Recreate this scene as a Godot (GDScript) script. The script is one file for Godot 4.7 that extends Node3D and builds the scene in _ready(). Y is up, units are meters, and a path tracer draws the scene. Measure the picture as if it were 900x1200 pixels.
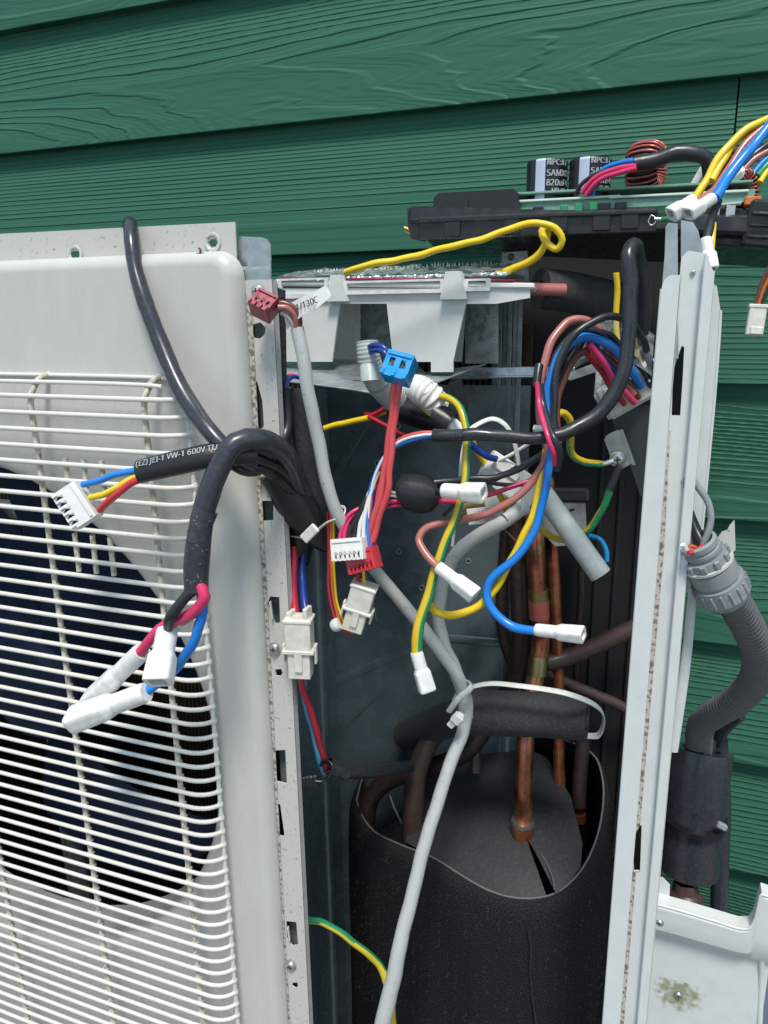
extends Node3D
# An opened heat pump beside a green clapboard wall. Metres, y up; the wall is the plane z = 0, the front of the unit z = 0.34.

const ZF := 0.34          # face of the front panel
const ZL := 0.33          # flanges round it
const LAP := 0.127        # exposed height of a siding board
const LAP0 := 1.65955     # lower edge of the topmost lap in view

var used := {}
var rng := RandomNumberGenerator.new()

# ---------------------------------------------------------------- mesh builder
class B:
	var v := PackedVector3Array()
	var n := PackedVector3Array()
	var c := PackedColorArray()
	var u := PackedVector2Array()
	var col := Color(1, 1, 1)

	func tri(a: Vector3, b: Vector3, d: Vector3, na: Vector3, nb: Vector3, nd: Vector3, ca := Color(-1, 0, 0), cb := Color(-1, 0, 0), cd := Color(-1, 0, 0), ua := Vector2.ZERO, ub := Vector2.ZERO, ud := Vector2.ZERO) -> void:
		var g := (d - a).cross(b - a)
		if g.length_squared() < 1e-18: return
		var k1 := col if ca.r < 0 else ca
		var k2 := col if cb.r < 0 else cb
		var k3 := col if cd.r < 0 else cd
		if g.dot(na + nb + nd) >= 0:
			v.append(a); v.append(b); v.append(d); n.append(na); n.append(nb); n.append(nd); c.append(k1); c.append(k2); c.append(k3); u.append(ua); u.append(ub); u.append(ud)
		else:
			v.append(a); v.append(d); v.append(b); n.append(na); n.append(nd); n.append(nb); c.append(k1); c.append(k3); c.append(k2); u.append(ua); u.append(ud); u.append(ub)

	func flat(a: Vector3, b: Vector3, d: Vector3, nn: Vector3) -> void:
		tri(a, b, d, nn, nn, nn)

	func quad(a: Vector3, b: Vector3, d: Vector3, e: Vector3, nn := Vector3.ZERO) -> void:
		var m := nn
		if m == Vector3.ZERO: m = (e - a).cross(b - a).normalized()
		tri(a, b, d, m, m, m); tri(a, d, e, m, m, m)

	func quadn(a: Vector3, b: Vector3, d: Vector3, e: Vector3, na: Vector3, nb: Vector3, nd: Vector3, ne: Vector3) -> void:
		tri(a, b, d, na, nb, nd); tri(a, d, e, na, nd, ne)

	# a box with chamfered edges
	func rbox(xf: Transform3D, size: Vector3, bev := 0.0006) -> void:
		var h := size / 2
		var b: float = min(bev, min(h.x, min(h.y, h.z)) * 0.6)
		var P := func(s: Vector3, ax: int) -> Vector3:
			var p := Vector3(s.x * (h.x - b), s.y * (h.y - b), s.z * (h.z - b))
			p[ax] = s[ax] * h[ax]
			return xf * p
		for ax in 3:
			var a1 := (ax + 1) % 3
			var a2 := (ax + 2) % 3
			for s0 in [-1.0, 1.0]:
				var nn := Vector3.ZERO
				nn[ax] = s0
				var q := []
				for k in [[-1, -1], [1, -1], [1, 1], [-1, 1]]:
					var s := Vector3.ZERO
					s[ax] = s0; s[a1] = k[0]; s[a2] = k[1]
					q.append(P.call(s, ax))
				quad(q[0], q[1], q[2], q[3], (xf.basis * nn).normalized())
			for s1 in [-1.0, 1.0]:
				for s2 in [-1.0, 1.0]:
					var sa := Vector3.ZERO
					var nn2 := Vector3.ZERO
					sa[a1] = s1; sa[a2] = s2; sa[ax] = -1
					var sb := sa
					sb[ax] = 1
					nn2[a1] = s1; nn2[a2] = s2
					quad(P.call(sa, a1), P.call(sb, a1), P.call(sb, a2), P.call(sa, a2), (xf.basis * nn2).normalized())
		for sx in [-1.0, 1.0]:
			for sy in [-1.0, 1.0]:
				for sz in [-1.0, 1.0]:
					var s3 := Vector3(sx, sy, sz)
					flat(P.call(s3, 0), P.call(s3, 1), P.call(s3, 2), (xf.basis * s3).normalized())

	func box(center: Vector3, size: Vector3, bev := 0.0006) -> void:
		rbox(Transform3D(Basis(), center), size, bev)

	# a swept tube through control points; o: sides, flat, up, stripe, stripe_frac, twist, hollow, rib (pitch, depth), taper
	func tube(r, pts: Array, o := {}) -> void:
		var sides: int = o.get("sides", 12)
		var fl: float = o.get("flat", 1.0)
		var P := []
		var Rr := []
		var m := pts.size()
		for i in m - 1:
			var p0: Vector3 = pts[max(i - 1, 0)]
			var p1: Vector3 = pts[i]
			var p2: Vector3 = pts[i + 1]
			var p3: Vector3 = pts[min(i + 2, m - 1)]
			if i == 0: p0 = p1 * 2 - p2 if m < 3 else p1 * 2 - p2 + (p3 - p2 - (p2 - p1)) * 0.3
			if i == m - 2: p3 = p2 * 2 - p1
			var ra: float = r[i] if r is Array else r
			var rb: float = r[i + 1] if r is Array else r
			var step: float = o.get("step", max(ra, 0.0012) * 1.3)
			var k: int = clampi(int(p1.distance_to(p2) / step) + 1, 1, 240) if m > 2 or o.has("rib") or o.has("step") else 1
			# centripetal Catmull-Rom
			var t1: float = max(1e-5, sqrt(p0.distance_to(p1)))
			var t2: float = t1 + max(1e-5, sqrt(p1.distance_to(p2)))
			var t3: float = t2 + max(1e-5, sqrt(p2.distance_to(p3)))
			for j in k + (1 if i == m - 2 else 0):
				var w := float(j) / k
				var t := t1 + (t2 - t1) * w
				var A1: Vector3 = p0 * ((t1 - t) / t1) + p1 * (t / t1)
				var A2: Vector3 = p1 * ((t2 - t) / (t2 - t1)) + p2 * ((t - t1) / (t2 - t1))
				var A3: Vector3 = p2 * ((t3 - t) / (t3 - t2)) + p3 * ((t - t2) / (t3 - t2))
				var B1: Vector3 = A1 * ((t2 - t) / t2) + A2 * (t / t2)
				var B2: Vector3 = A2 * ((t3 - t) / (t3 - t1)) + A3 * ((t - t1) / (t3 - t1))
				P.append(B1 * ((t2 - t) / (t2 - t1)) + B2 * ((t - t1) / (t2 - t1)))
				Rr.append(lerpf(ra, rb, w))
		var cnt := P.size()
		var s := 0.0
		if o.has("kink"):       # small irregular bends and dents of a real lead
			var total := 0.0
			for i in range(1, cnt): total += P[i].distance_to(P[i - 1])
			var ph: float = P[0].x * 911.0 + P[0].y * 577.0
			var run := 0.0
			var last: Vector3 = P[0]
			for i in cnt:
				run += P[i].distance_to(last)
				last = P[i]
				var fade := clampf(minf(run, total - run) / 0.015, 0.0, 1.0)
				var am: float = o.kink * minf(Rr[i], 0.0022) * fade
				P[i] += Vector3(sin(run * 95.0 + ph) + 0.45 * sin(run * 233.0 + ph * 2.1), sin(run * 113.0 + ph * 1.7) + 0.4 * sin(run * 291.0), sin(run * 81.0 + ph * 0.7)) * am
				Rr[i] *= 1.0 + 0.1 * o.kink * sin(run * 260.0 + ph)
		var T0: Vector3 = (P[1] - P[0]).normalized()
		var U: Vector3 = o.get("up", Vector3(0.13, 0.05, 1))
		U = (U - T0 * U.dot(T0)).normalized()
		var prevT := T0
		var rings := []
		var nrms := []
		var cols := []
		var lens := []
		for i in cnt:
			var T: Vector3 = (P[min(i + 1, cnt - 1)] - P[max(i - 1, 0)]).normalized()
			var axis := prevT.cross(T)
			if axis.length() > 1e-6:
				U = U.rotated(axis.normalized(), prevT.angle_to(T))
			U = (U - T * U.dot(T)).normalized()
			prevT = T
			var V := T.cross(U)
			if i > 0: s += P[i].distance_to(P[i - 1])
			var rr: float = Rr[i]
			var tilt := 0.0
			if o.has("rib"):
				rr += o.rib_depth * sin(s / o.rib * TAU)
				tilt = o.rib_depth / o.rib * TAU * cos(s / o.rib * TAU)
			if o.has("lump"):
				rr *= 1.0 + o.lump * sin(s * 310.0 + 1.3) * sin(s * 137.0)
			var ring := PackedVector3Array()
			var nr := PackedVector3Array()
			var cc := PackedColorArray()
			for k in sides + 1:
				var a := TAU * k / sides
				var d: Vector3 = U * cos(a) * fl + V * sin(a)
				ring.append(P[i] + d * rr)
				nr.append((U * cos(a) + V * sin(a) * fl - T * tilt).normalized())
				var q := fposmod(float(k) / sides + s * o.get("twist", 0.0) + o.get("phase", 0.0), 1.0)
				cc.append(o.stripe if o.has("stripe") and q < o.get("stripe_frac", 0.4) else col)
			rings.append(ring); nrms.append(nr); cols.append(cc); lens.append(s)
		for i in cnt - 1:
			for k in sides:
				var c0: Color = cols[i][k]
				tri(rings[i][k], rings[i][k + 1], rings[i + 1][k + 1], nrms[i][k], nrms[i][k + 1], nrms[i + 1][k + 1], c0, c0, c0)
				tri(rings[i][k], rings[i + 1][k + 1], rings[i + 1][k], nrms[i][k], nrms[i + 1][k + 1], nrms[i + 1][k], c0, c0, c0)
		for e in [0, cnt - 1]:
			var T: Vector3 = (P[1] - P[0]).normalized() * -1 if e == 0 else (P[cnt - 1] - P[cnt - 2]).normalized()
			var hol: float = o.get("hollow", 0.0)
			if hol > 0.0:      # an open end: rim, then a wall going in
				var deep: float = o.get("deep", 0.02)
				for k in sides:
					var a: Vector3 = rings[e][k]
					var b: Vector3 = rings[e][k + 1]
					var ai: Vector3 = P[e] + (a - P[e]) * hol
					var bi: Vector3 = P[e] + (b - P[e]) * hol
					quad(a, b, bi, ai, T)
					quadn(ai, bi, bi - T * deep, ai - T * deep, -nrms[e][k], -nrms[e][k + 1], -nrms[e][k + 1], -nrms[e][k])
			else:
				for k in sides:
					flat(P[e], rings[e][k], rings[e][k + 1], T)

	# profile of (radius, height) turned about the y axis of xf
	func lathe(xf: Transform3D, prof: Array, sides := 24, a0 := 0.0, a1 := TAU) -> void:
		for i in prof.size() - 1:
			var p: Vector2 = prof[i]
			var q: Vector2 = prof[i + 1]
			var d := (q - p)
			if d.length() < 1e-7: continue
			var nr := Vector2(d.y, -d.x).normalized()
			for k in sides:
				var ka := a0 + (a1 - a0) * k / sides
				var kb := a0 + (a1 - a0) * (k + 1) / sides
				var ea := Vector3(cos(ka), 0, sin(ka))
				var eb := Vector3(cos(kb), 0, sin(kb))
				var na := (xf.basis * (ea * nr.x + Vector3.UP * nr.y)).normalized()
				var nb := (xf.basis * (eb * nr.x + Vector3.UP * nr.y)).normalized()
				quadn(xf * (ea * p.x + Vector3.UP * p.y), xf * (eb * p.x + Vector3.UP * p.y), xf * (eb * q.x + Vector3.UP * q.y), xf * (ea * q.x + Vector3.UP * q.y), na, nb, nb, na)

	# sections [z, half width, half height, squareness 2..8] lofted along z of xf; the last end may hold a socket
	func loft(xf: Transform3D, secs: Array, sides := 20, socket := 0.0) -> void:
		var rings := []
		for sc in secs:
			var ring := PackedVector3Array()
			for k in sides + 1:
				var a := TAU * (k + 0.5) / sides
				var e: float = 2.0 / sc[3]
				var x: float = sign(cos(a)) * pow(absf(cos(a)), e) * sc[1]
				var y: float = sign(sin(a)) * pow(absf(sin(a)), e) * sc[2]
				ring.append(xf * Vector3(x, y, sc[0]))
			rings.append(ring)
		for i in rings.size() - 1:
			var mid: Vector3 = xf * Vector3(0, 0, (secs[i][0] + secs[i + 1][0]) / 2)
			for k in sides:
				var a: Vector3 = rings[i][k]
				var b: Vector3 = rings[i][k + 1]
				var d: Vector3 = rings[i + 1][k + 1]
				var e2: Vector3 = rings[i + 1][k]
				var m: Vector3 = (e2 - a).cross(b - a)
				if m.length_squared() < 1e-20: m = (d - a).cross(b - a)
				m = m.normalized()
				if m.dot((a + b + d + e2) / 4 - mid) < 0: m = -m
				quad(a, b, d, e2, m)
		var zx := xf.basis.z.normalized()
		var c0: Vector3 = xf * Vector3(0, 0, secs[0][0])
		var last: Array = secs[-1]
		var c1: Vector3 = xf * Vector3(0, 0, last[0])
		for k in sides:
			flat(c0, rings[0][k], rings[0][k + 1], -zx)
			var a: Vector3 = rings[-1][k]
			var b: Vector3 = rings[-1][k + 1]
			if socket > 0:
				var ai := c1 + (a - c1) * 0.68
				var bi := c1 + (b - c1) * 0.68
				quad(a, b, bi, ai, zx)
				quad(ai, bi, bi - zx * socket, ai - zx * socket, (c1 - (ai + bi) / 2).normalized())
			else:
				flat(c1, a, b, zx)

	# a flat plate: outline with holes, its front at z = 0 of xf and its back at -depth
	static func pieces(outline: PackedVector2Array, holes: Array) -> Array:
		var K := 1000.0
		var up := PackedVector2Array()
		for p in outline: up.append(p * K)
		var list := [up]
		for h in holes:
			var hp := PackedVector2Array()
			var lo := Vector2(1e9, 1e9)
			var hi := Vector2(-1e9, -1e9)
			for p in h:
				hp.append(p * K); lo = lo.min(p * K); hi = hi.max(p * K)
			var cy := (lo.y + hi.y) / 2 + 0.013
			var next := []
			for q: PackedVector2Array in list:
				var ql := Vector2(1e9, 1e9)
				var qh := Vector2(-1e9, -1e9)
				for p in q:
					ql = ql.min(p); qh = qh.max(p)
				if ql.x > hi.x or qh.x < lo.x or ql.y > hi.y or qh.y < lo.y:
					next.append(q); continue
				for half in [[-1e5, cy], [cy, 1e5]]:
					var rc := PackedVector2Array([Vector2(-1e5, half[0]), Vector2(1e5, half[0]), Vector2(1e5, half[1]), Vector2(-1e5, half[1])])
					for part in Geometry2D.intersect_polygons(q, rc):
						for left in Geometry2D.clip_polygons(part, hp):
							next.append(left)
			list = next
		var out := []
		for q: PackedVector2Array in list:
			var w := PackedVector2Array()
			for p in q: w.append(p / K)
			out.append(w)
		return out

	func plate(xf: Transform3D, outline: PackedVector2Array, holes := [], depth := 0.001) -> void:
		var zn := xf.basis.z.normalized()
		for q: PackedVector2Array in pieces(outline, holes):
			var idx := Geometry2D.triangulate_polygon(q)
			for t in range(0, idx.size(), 3):
				var a := xf * Vector3(q[idx[t]].x, q[idx[t]].y, 0)
				var b := xf * Vector3(q[idx[t + 1]].x, q[idx[t + 1]].y, 0)
				var d := xf * Vector3(q[idx[t + 2]].x, q[idx[t + 2]].y, 0)
				flat(a, b, d, zn)
				flat(a - zn * depth, b - zn * depth, d - zn * depth, -zn)
		var loops := [outline] + holes
		for li in loops.size():
			var lp: PackedVector2Array = loops[li]
			var area := 0.0
			for i in lp.size(): area += lp[i].cross(lp[(i + 1) % lp.size()])
			for i in lp.size():
				var p := lp[i]
				var q2 := lp[(i + 1) % lp.size()]
				var e := (q2 - p).normalized()
				var o2 := Vector2(e.y, -e.x) * (1.0 if area > 0 else -1.0) * (1.0 if li == 0 else -1.0)
				var nn := (xf.basis * Vector3(o2.x, o2.y, 0)).normalized()
				var a := xf * Vector3(p.x, p.y, 0)
				var b := xf * Vector3(q2.x, q2.y, 0)
				quad(a, b, b - zn * depth, a - zn * depth, nn)

	func center() -> Vector3:
		var lo := v[0]
		var hi := v[0]
		for p in v:
			lo = lo.min(p); hi = hi.max(p)
		return (lo + hi) / 2

	func mesh(origin: Vector3) -> ArrayMesh:
		var a := []
		a.resize(Mesh.ARRAY_MAX)
		var w := PackedVector3Array()
		w.resize(v.size())
		for i in v.size(): w[i] = v[i] - origin
		a[Mesh.ARRAY_VERTEX] = w; a[Mesh.ARRAY_NORMAL] = n; a[Mesh.ARRAY_COLOR] = c; a[Mesh.ARRAY_TEX_UV] = u
		var am := ArrayMesh.new()
		am.add_surface_from_arrays(Mesh.PRIMITIVE_TRIANGLES, a)
		return am

# ---------------------------------------------------------------- scene helpers
func numbered(called: String) -> String:
	if not used.has(called):
		used[called] = 0
		return called
	used[called] += 1
	return "%s_%03d" % [called, used[called]]

func tag(o: Node, label: String, category: String, group := "") -> Node:
	o.set_meta("label", label); o.set_meta("category", category)
	if group: o.set_meta("group", group)
	return o

func thing(called: String, label: String, category: String, at: Vector3, group := "") -> Node3D:
	var o := Node3D.new()
	o.name = numbered(called)
	add_child(o)
	o.position = at
	return tag(o, label, category, group)

# commits a builder as ONE mesh named so, under its parent
func put(called: String, b: B, m: Material, parent: Node = null) -> MeshInstance3D:
	var o := MeshInstance3D.new()
	var ct := b.center()
	o.mesh = b.mesh(ct)
	o.material_override = m
	var base := Vector3.ZERO
	var p := parent
	while p != null and p != self:
		base += p.position
		p = p.get_parent()
	o.position = ct - base
	if parent == null:
		o.name = numbered(called)
		add_child(o)
	else:
		o.name = called
		parent.add_child(o, true)
	return o

func wire(called: String, r, pts: Array, m: Material, parent: Node = null, o := {}, col := Color.WHITE) -> MeshInstance3D:
	var b := B.new()
	b.col = col
	var thick: float = r[0] if r is Array else r
	if pts.size() > 3 and thick < 0.0053 and not o.has("flat"):
		o = o.duplicate()
		o["kink"] = o.get("kink", 0.26)
	b.tube(r, pts, o)
	return put(called, b, m, parent)

func frame(a: Vector3, b: Vector3, facing := Vector3(0.25, 0.2, 1)) -> Transform3D:   # x from a to b, z towards facing, origin halfway
	var x := (b - a).normalized()
	var z := (facing - x * facing.dot(x)).normalized()
	return Transform3D(Basis(x, z.cross(x), z), (a + b) / 2)

func along(a: Vector3, b: Vector3, side := Vector3(0, 1, 0.3)) -> Transform3D:        # z from a to b, origin at a
	var z := (b - a).normalized()
	var x := side.cross(z).normalized()
	return Transform3D(Basis(x, z.cross(x), z), a)

func upright(a: Vector3, b: Vector3) -> Transform3D:                                  # y from a to b, origin at a
	var y := (b - a).normalized()
	var x := y.cross(Vector3(0.1, 0, 1)).normalized()
	return Transform3D(Basis(x, y, x.cross(y)), a)

func circ(x: float, y: float, r: float, k := 20) -> PackedVector2Array:
	var p := PackedVector2Array()
	for i in k: p.append(Vector2(x + r * cos(TAU * i / k), y + r * sin(TAU * i / k)))
	return p

func rect(x0: float, y0: float, x1: float, y1: float, r := 0.0) -> PackedVector2Array:
	if r <= 0: return PackedVector2Array([Vector2(x0, y0), Vector2(x1, y0), Vector2(x1, y1), Vector2(x0, y1)])
	var p := PackedVector2Array()
	for q in [[x1 - r, y1 - r, 0], [x0 + r, y1 - r, 1], [x0 + r, y0 + r, 2], [x1 - r, y0 + r, 3]]:
		for i in 6:
			var a: float = PI / 2 * (q[2] + i / 5.0)
			p.append(Vector2(q[0] + r * cos(a), q[1] + r * sin(a)))
	return p

func at_z(z: float) -> Transform3D:
	return Transform3D(Basis(), Vector3(0, 0, z))

# flat lettering laid on a surface: fn maps (x, y, lift) in metres to a point
func lettering(called: String, text: String, height: float, fn: Callable, m: Material, parent: Node, bold := 0.0, left := false, facename := "Droid Sans") -> void:
	var tm := TextMesh.new()
	var sf := SystemFont.new()
	sf.font_names = PackedStringArray([facename])
	tm.font = sf
	tm.text = text; tm.font_size = 32; tm.pixel_size = height / 23.0; tm.depth = 0.0
	tm.curve_step = 2.0
	var arr := tm.get_mesh_arrays()
	if arr.is_empty(): return
	var vs: PackedVector3Array = arr[Mesh.ARRAY_VERTEX]
	var ix: PackedInt32Array = arr[Mesh.ARRAY_INDEX]
	var ns: PackedVector3Array = arr[Mesh.ARRAY_NORMAL]
	var b := B.new()
	var shift := 0.0
	if left:
		shift = 1e9
		for p in vs: shift = minf(shift, p.x)
	for t in range(0, ix.size(), 3):
		if ns[ix[t]].z < 0.5: continue
		for off in ([0.0] if bold <= 0 else [-bold, bold]):
			var q := []
			for k in 3:
				var p := vs[ix[t + k]]
				q.append(fn.call(p.x - shift + off, p.y, 0.00012 + (0.00004 if off > 0 else 0.0)))
			var nn: Vector3 = (q[2] - q[0]).cross(q[1] - q[0]).normalized()
			b.flat(q[0], q[1], q[2], nn)
	if b.v.size() > 0: put(called, b, m, parent)

# ---------------------------------------------------------------- materials
func nt(freq: float, c0: Color, c1: Color, kind := FastNoiseLite.TYPE_SIMPLEX_SMOOTH, oct := 4, size := 512, lo := 0.0, hi := 1.0) -> NoiseTexture2D:
	var f := FastNoiseLite.new()
	f.noise_type = kind; f.frequency = freq; f.fractal_octaves = oct; f.seed = 11 + used.size()
	if oct <= 1: f.fractal_type = FastNoiseLite.FRACTAL_NONE
	var t := NoiseTexture2D.new()
	t.width = size; t.height = size; t.seamless = true; t.noise = f
	var g := Gradient.new()
	g.offsets = PackedFloat32Array([lo, hi]); g.colors = PackedColorArray([c0, c1])
	t.color_ramp = g
	return t

func nn(freq: float, bump: float, kind := FastNoiseLite.TYPE_SIMPLEX_SMOOTH, oct := 4, size := 512) -> NoiseTexture2D:
	var f := FastNoiseLite.new()
	f.noise_type = kind; f.frequency = freq; f.fractal_octaves = oct; f.seed = 5
	var t := NoiseTexture2D.new()
	t.width = size; t.height = size; t.seamless = true; t.noise = f; t.as_normal_map = true; t.bump_strength = bump
	return t

func lin(r: float, g: float, b: float) -> Color:
	return Color(r, g, b).linear_to_srgb()

func mat(col: Color, rough: float, metal := 0.0, o := {}) -> StandardMaterial3D:
	var m := StandardMaterial3D.new()
	m.albedo_color = col.linear_to_srgb()
	m.roughness = rough; m.metallic = metal
	m.uv1_triplanar = true; m.uv1_world_triplanar = true
	m.uv1_scale = o.get("stretch", Vector3.ONE * o.get("scale", 6.0))
	if o.has("tex"): m.albedo_texture = o.tex
	if o.has("rtex"): m.roughness_texture = o.rtex
	if o.has("nrm"):
		m.normal_enabled = true; m.normal_texture = o.nrm; m.normal_scale = o.get("ns", 1.0)
	if o.has("coat"):
		m.clearcoat_enabled = true; m.clearcoat = o.coat; m.clearcoat_roughness = 0.2
	m.vertex_color_use_as_albedo = o.get("vc", false)
	if o.has("alpha"):
		m.transparency = BaseMaterial3D.TRANSPARENCY_ALPHA
		m.albedo_color.a = o.alpha
	return m

var M := {}
var T := {}

func make_materials() -> void:
	var W0 := Color(1, 1, 1)
	T.blot = nt(0.012, Color(0.98, 0.98, 0.975), W0, FastNoiseLite.TYPE_SIMPLEX_SMOOTH, 6, 512, 0.2, 0.75)
	T.speck = nt(0.05, Color(0.66, 0.64, 0.6), W0, FastNoiseLite.TYPE_SIMPLEX_SMOOTH, 5, 512, 0.06, 0.24)
	T.dirty = nt(0.03, Color(0.6, 0.58, 0.54), W0, FastNoiseLite.TYPE_SIMPLEX_SMOOTH, 6, 512, 0.1, 0.5)
	T.grit = nt(0.03, Color(0.6, 0.58, 0.54), W0, FastNoiseLite.TYPE_SIMPLEX_SMOOTH, 6, 512, 0.25, 0.6)
	T.dusty = nt(0.02, Color(0.93, 0.93, 0.925), Color(1, 1, 1), FastNoiseLite.TYPE_SIMPLEX_SMOOTH, 6, 512, 0.3, 0.7)
	T.dust = nt(0.09, Color(0.72, 0.72, 0.73), Color(1, 1, 1), FastNoiseLite.TYPE_SIMPLEX_SMOOTH, 6, 512, 0.45, 1.0)
	T.fine = nn(0.06, 3.0, FastNoiseLite.TYPE_SIMPLEX_SMOOTH, 3)
	T.peel = nn(0.03, 1.2, FastNoiseLite.TYPE_SIMPLEX_SMOOTH, 2)
	T.spangle = nt(0.02, Color(0.86, 0.87, 0.88), Color(1, 1, 1), FastNoiseLite.TYPE_CELLULAR, 2, 512, 0.1, 0.9)
	T.felt = nt(0.11, Color(0.42, 0.42, 0.42), Color(1, 1, 1), FastNoiseLite.TYPE_SIMPLEX_SMOOTH, 5, 512, 0.3, 0.75)
	T.feltn = nn(0.07, 14.0, FastNoiseLite.TYPE_SIMPLEX_SMOOTH, 5)
	T.rough = nt(0.02, Color(0.55, 0.55, 0.55), Color(1, 1, 1), FastNoiseLite.TYPE_SIMPLEX_SMOOTH, 5, 512, 0.3, 0.7)
	var cop := nt(0.005, W0, W0, FastNoiseLite.TYPE_SIMPLEX_SMOOTH, 4)
	var g := Gradient.new()
	g.offsets = PackedFloat32Array([0.2, 0.38, 0.5, 0.62, 0.78])
	g.colors = PackedColorArray([lin(0.06, 0.025, 0.02), lin(0.30, 0.085, 0.05), lin(0.46, 0.15, 0.085), lin(0.34, 0.12, 0.06), lin(0.44, 0.25, 0.09)])
	cop.color_ramp = g
	T.copper = cop
	M.panel = mat(Color(0.51, 0.515, 0.485), 0.42, 0.0, {"tex": T.blot, "stretch": Vector3(7, 2.0, 7), "rtex": T.rough, "nrm": T.peel, "ns": 0.12})
	M.flange = mat(Color(0.51, 0.505, 0.475), 0.45, 0.0, {"tex": T.speck, "scale": 9.0, "rtex": T.rough})
	M.grille = mat(Color(0.63, 0.625, 0.59), 0.38, 0.0, {"tex": T.blot, "scale": 9.0, "rtex": T.rough})
	M.grille_rib = mat(Color(0.52, 0.505, 0.43), 0.45, 0.0, {"tex": T.dirty, "scale": 9.0})
	M.post = mat(Color(0.60, 0.63, 0.63), 0.36, 0.0, {"tex": T.blot, "scale": 7.0, "rtex": T.rough})
	M.post_dirty = mat(Color(0.50, 0.50, 0.47), 0.5, 0.0, {"tex": T.speck, "scale": 11.0})
	M.grime = mat(Color(0.45, 0.44, 0.41), 0.8, 0.0, {"tex": T.grit, "scale": 14.0})
	M.galv = mat(Color(0.50, 0.54, 0.55), 0.42, 0.75, {"tex": T.spangle, "scale": 9.0, "rtex": T.rough})
	M.galv_dull = mat(Color(0.33, 0.37, 0.385), 0.48, 0.45, {"tex": T.spangle, "scale": 7.0, "rtex": T.rough})
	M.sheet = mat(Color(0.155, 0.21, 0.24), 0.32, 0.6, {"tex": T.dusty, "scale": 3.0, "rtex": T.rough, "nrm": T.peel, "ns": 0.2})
	M.dark = mat(Color(0.02, 0.021, 0.023), 0.6, 0.0, {"tex": T.dust, "scale": 8.0})
	M.fins = mat(Color(0.055, 0.045, 0.03), 0.5, 0.4, {"tex": T.dusty, "scale": 5.0})
	M.navy = mat(Color(0.012, 0.021, 0.045), 0.55, 0.0, {"tex": T.dusty, "scale": 4.0})
	M.navy.metallic_specular = 0.2
	M.tray = mat(Color(0.016, 0.017, 0.02), 0.4, 0.0, {"tex": T.dusty, "scale": 8.0, "rtex": T.rough})
	M.rubber = mat(Color(0.04, 0.043, 0.054), 0.42, 0.0, {"tex": T.dust, "scale": 7.0, "rtex": T.rough, "nrm": T.peel, "ns": 0.3})
	M.sheath = mat(Color(0.055, 0.06, 0.077), 0.34, 0.0, {"tex": T.dust, "scale": 5.0, "rtex": T.rough, "nrm": T.peel, "ns": 0.35})
	M.foam = mat(Color(0.058, 0.06, 0.066), 0.85, 0.0, {"tex": T.dust, "scale": 6.0, "nrm": T.fine, "ns": 0.4})
	M.felt = mat(Color(0.042, 0.0425, 0.046), 1.0, 0.0, {"tex": T.felt, "scale": 15.0, "nrm": T.feltn, "ns": 0.3})
	M.felt.metallic_specular = 0.08
	M.cap = mat(Color(0.052, 0.054, 0.058), 0.6, 0.0, {"tex": T.dust, "scale": 5.0, "nrm": T.fine, "ns": 0.25})
	M.hem = mat(Color(0.11, 0.11, 0.115), 0.8)
	M.copper = mat(Color(1, 1, 1), 0.34, 0.75, {"tex": T.copper, "scale": 7.0, "rtex": T.rough})
	M.brown_pipe = mat(Color(0.075, 0.045, 0.04), 0.5, 0.15, {"tex": T.dusty, "scale": 12.0, "rtex": T.rough})
	M.dark_pipe = mat(Color(0.04, 0.026, 0.022), 0.45, 0.3, {"tex": T.dirty, "scale": 12.0})
	M.brass = mat(Color(0.35, 0.26, 0.11), 0.35, 0.9, {"tex": T.dusty, "scale": 10.0})
	M.tin = mat(Color(0.62, 0.62, 0.6), 0.3, 0.95)
	M.nylon = mat(Color(0.74, 0.745, 0.73), 0.4, 0.0, {"tex": T.dusty, "scale": 10.0})
	M.nylon_cream = mat(Color(0.66, 0.65, 0.58), 0.42, 0.0, {"tex": T.dusty, "scale": 10.0})
	M.white_plastic = mat(Color(0.64, 0.66, 0.64), 0.45, 0.0, {"tex": T.blot, "scale": 9.0})
	M.tie = mat(Color(0.66, 0.68, 0.66), 0.35, 0.0, {"tex": T.dusty, "scale": 20.0})
	M.milky = mat(Color(0.42, 0.47, 0.47), 0.35, 0.0, {"tex": T.dusty, "scale": 10.0})
	M.grey_cable = mat(Color(0.42, 0.44, 0.43), 0.5, 0.0, {"tex": T.speck, "scale": 9.0})
	M.grey_plastic = mat(Color(0.25, 0.27, 0.29), 0.5, 0.0, {"tex": T.dusty, "scale": 14.0})
	M.conduit = mat(Color(0.115, 0.12, 0.128), 0.65, 0.0, {"tex": T.dusty, "scale": 16.0})
	M.pcb = mat(Color(0.17, 0.33, 0.25), 0.3, 0.0, {"tex": T.dusty, "scale": 15.0})
	M.pcb_edge = mat(Color(0.50, 0.62, 0.54), 0.3)
	M.print_white = mat(Color(0.72, 0.74, 0.76), 0.6)
	M.print_grey = mat(Color(0.36, 0.38, 0.41), 0.6)
	M.print_black = mat(Color(0.03, 0.03, 0.03), 0.6)
	M.print_red = mat(Color(0.55, 0.16, 0.2), 0.6)
	M.can = mat(Color(0.01, 0.011, 0.014), 0.35)
	M.can_band = mat(Color(0.45, 0.52, 0.66), 0.4)
	M.tape = mat(Color(0.012, 0.012, 0.014), 0.35, 0.0, {"nrm": T.peel, "ns": 0.6, "scale": 12.0})
	M.film = mat(Color(0.85, 0.88, 0.9), 0.12, 0.0, {"alpha": 0.16, "nrm": T.feltn, "ns": 0.3, "scale": 2.0})
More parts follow.
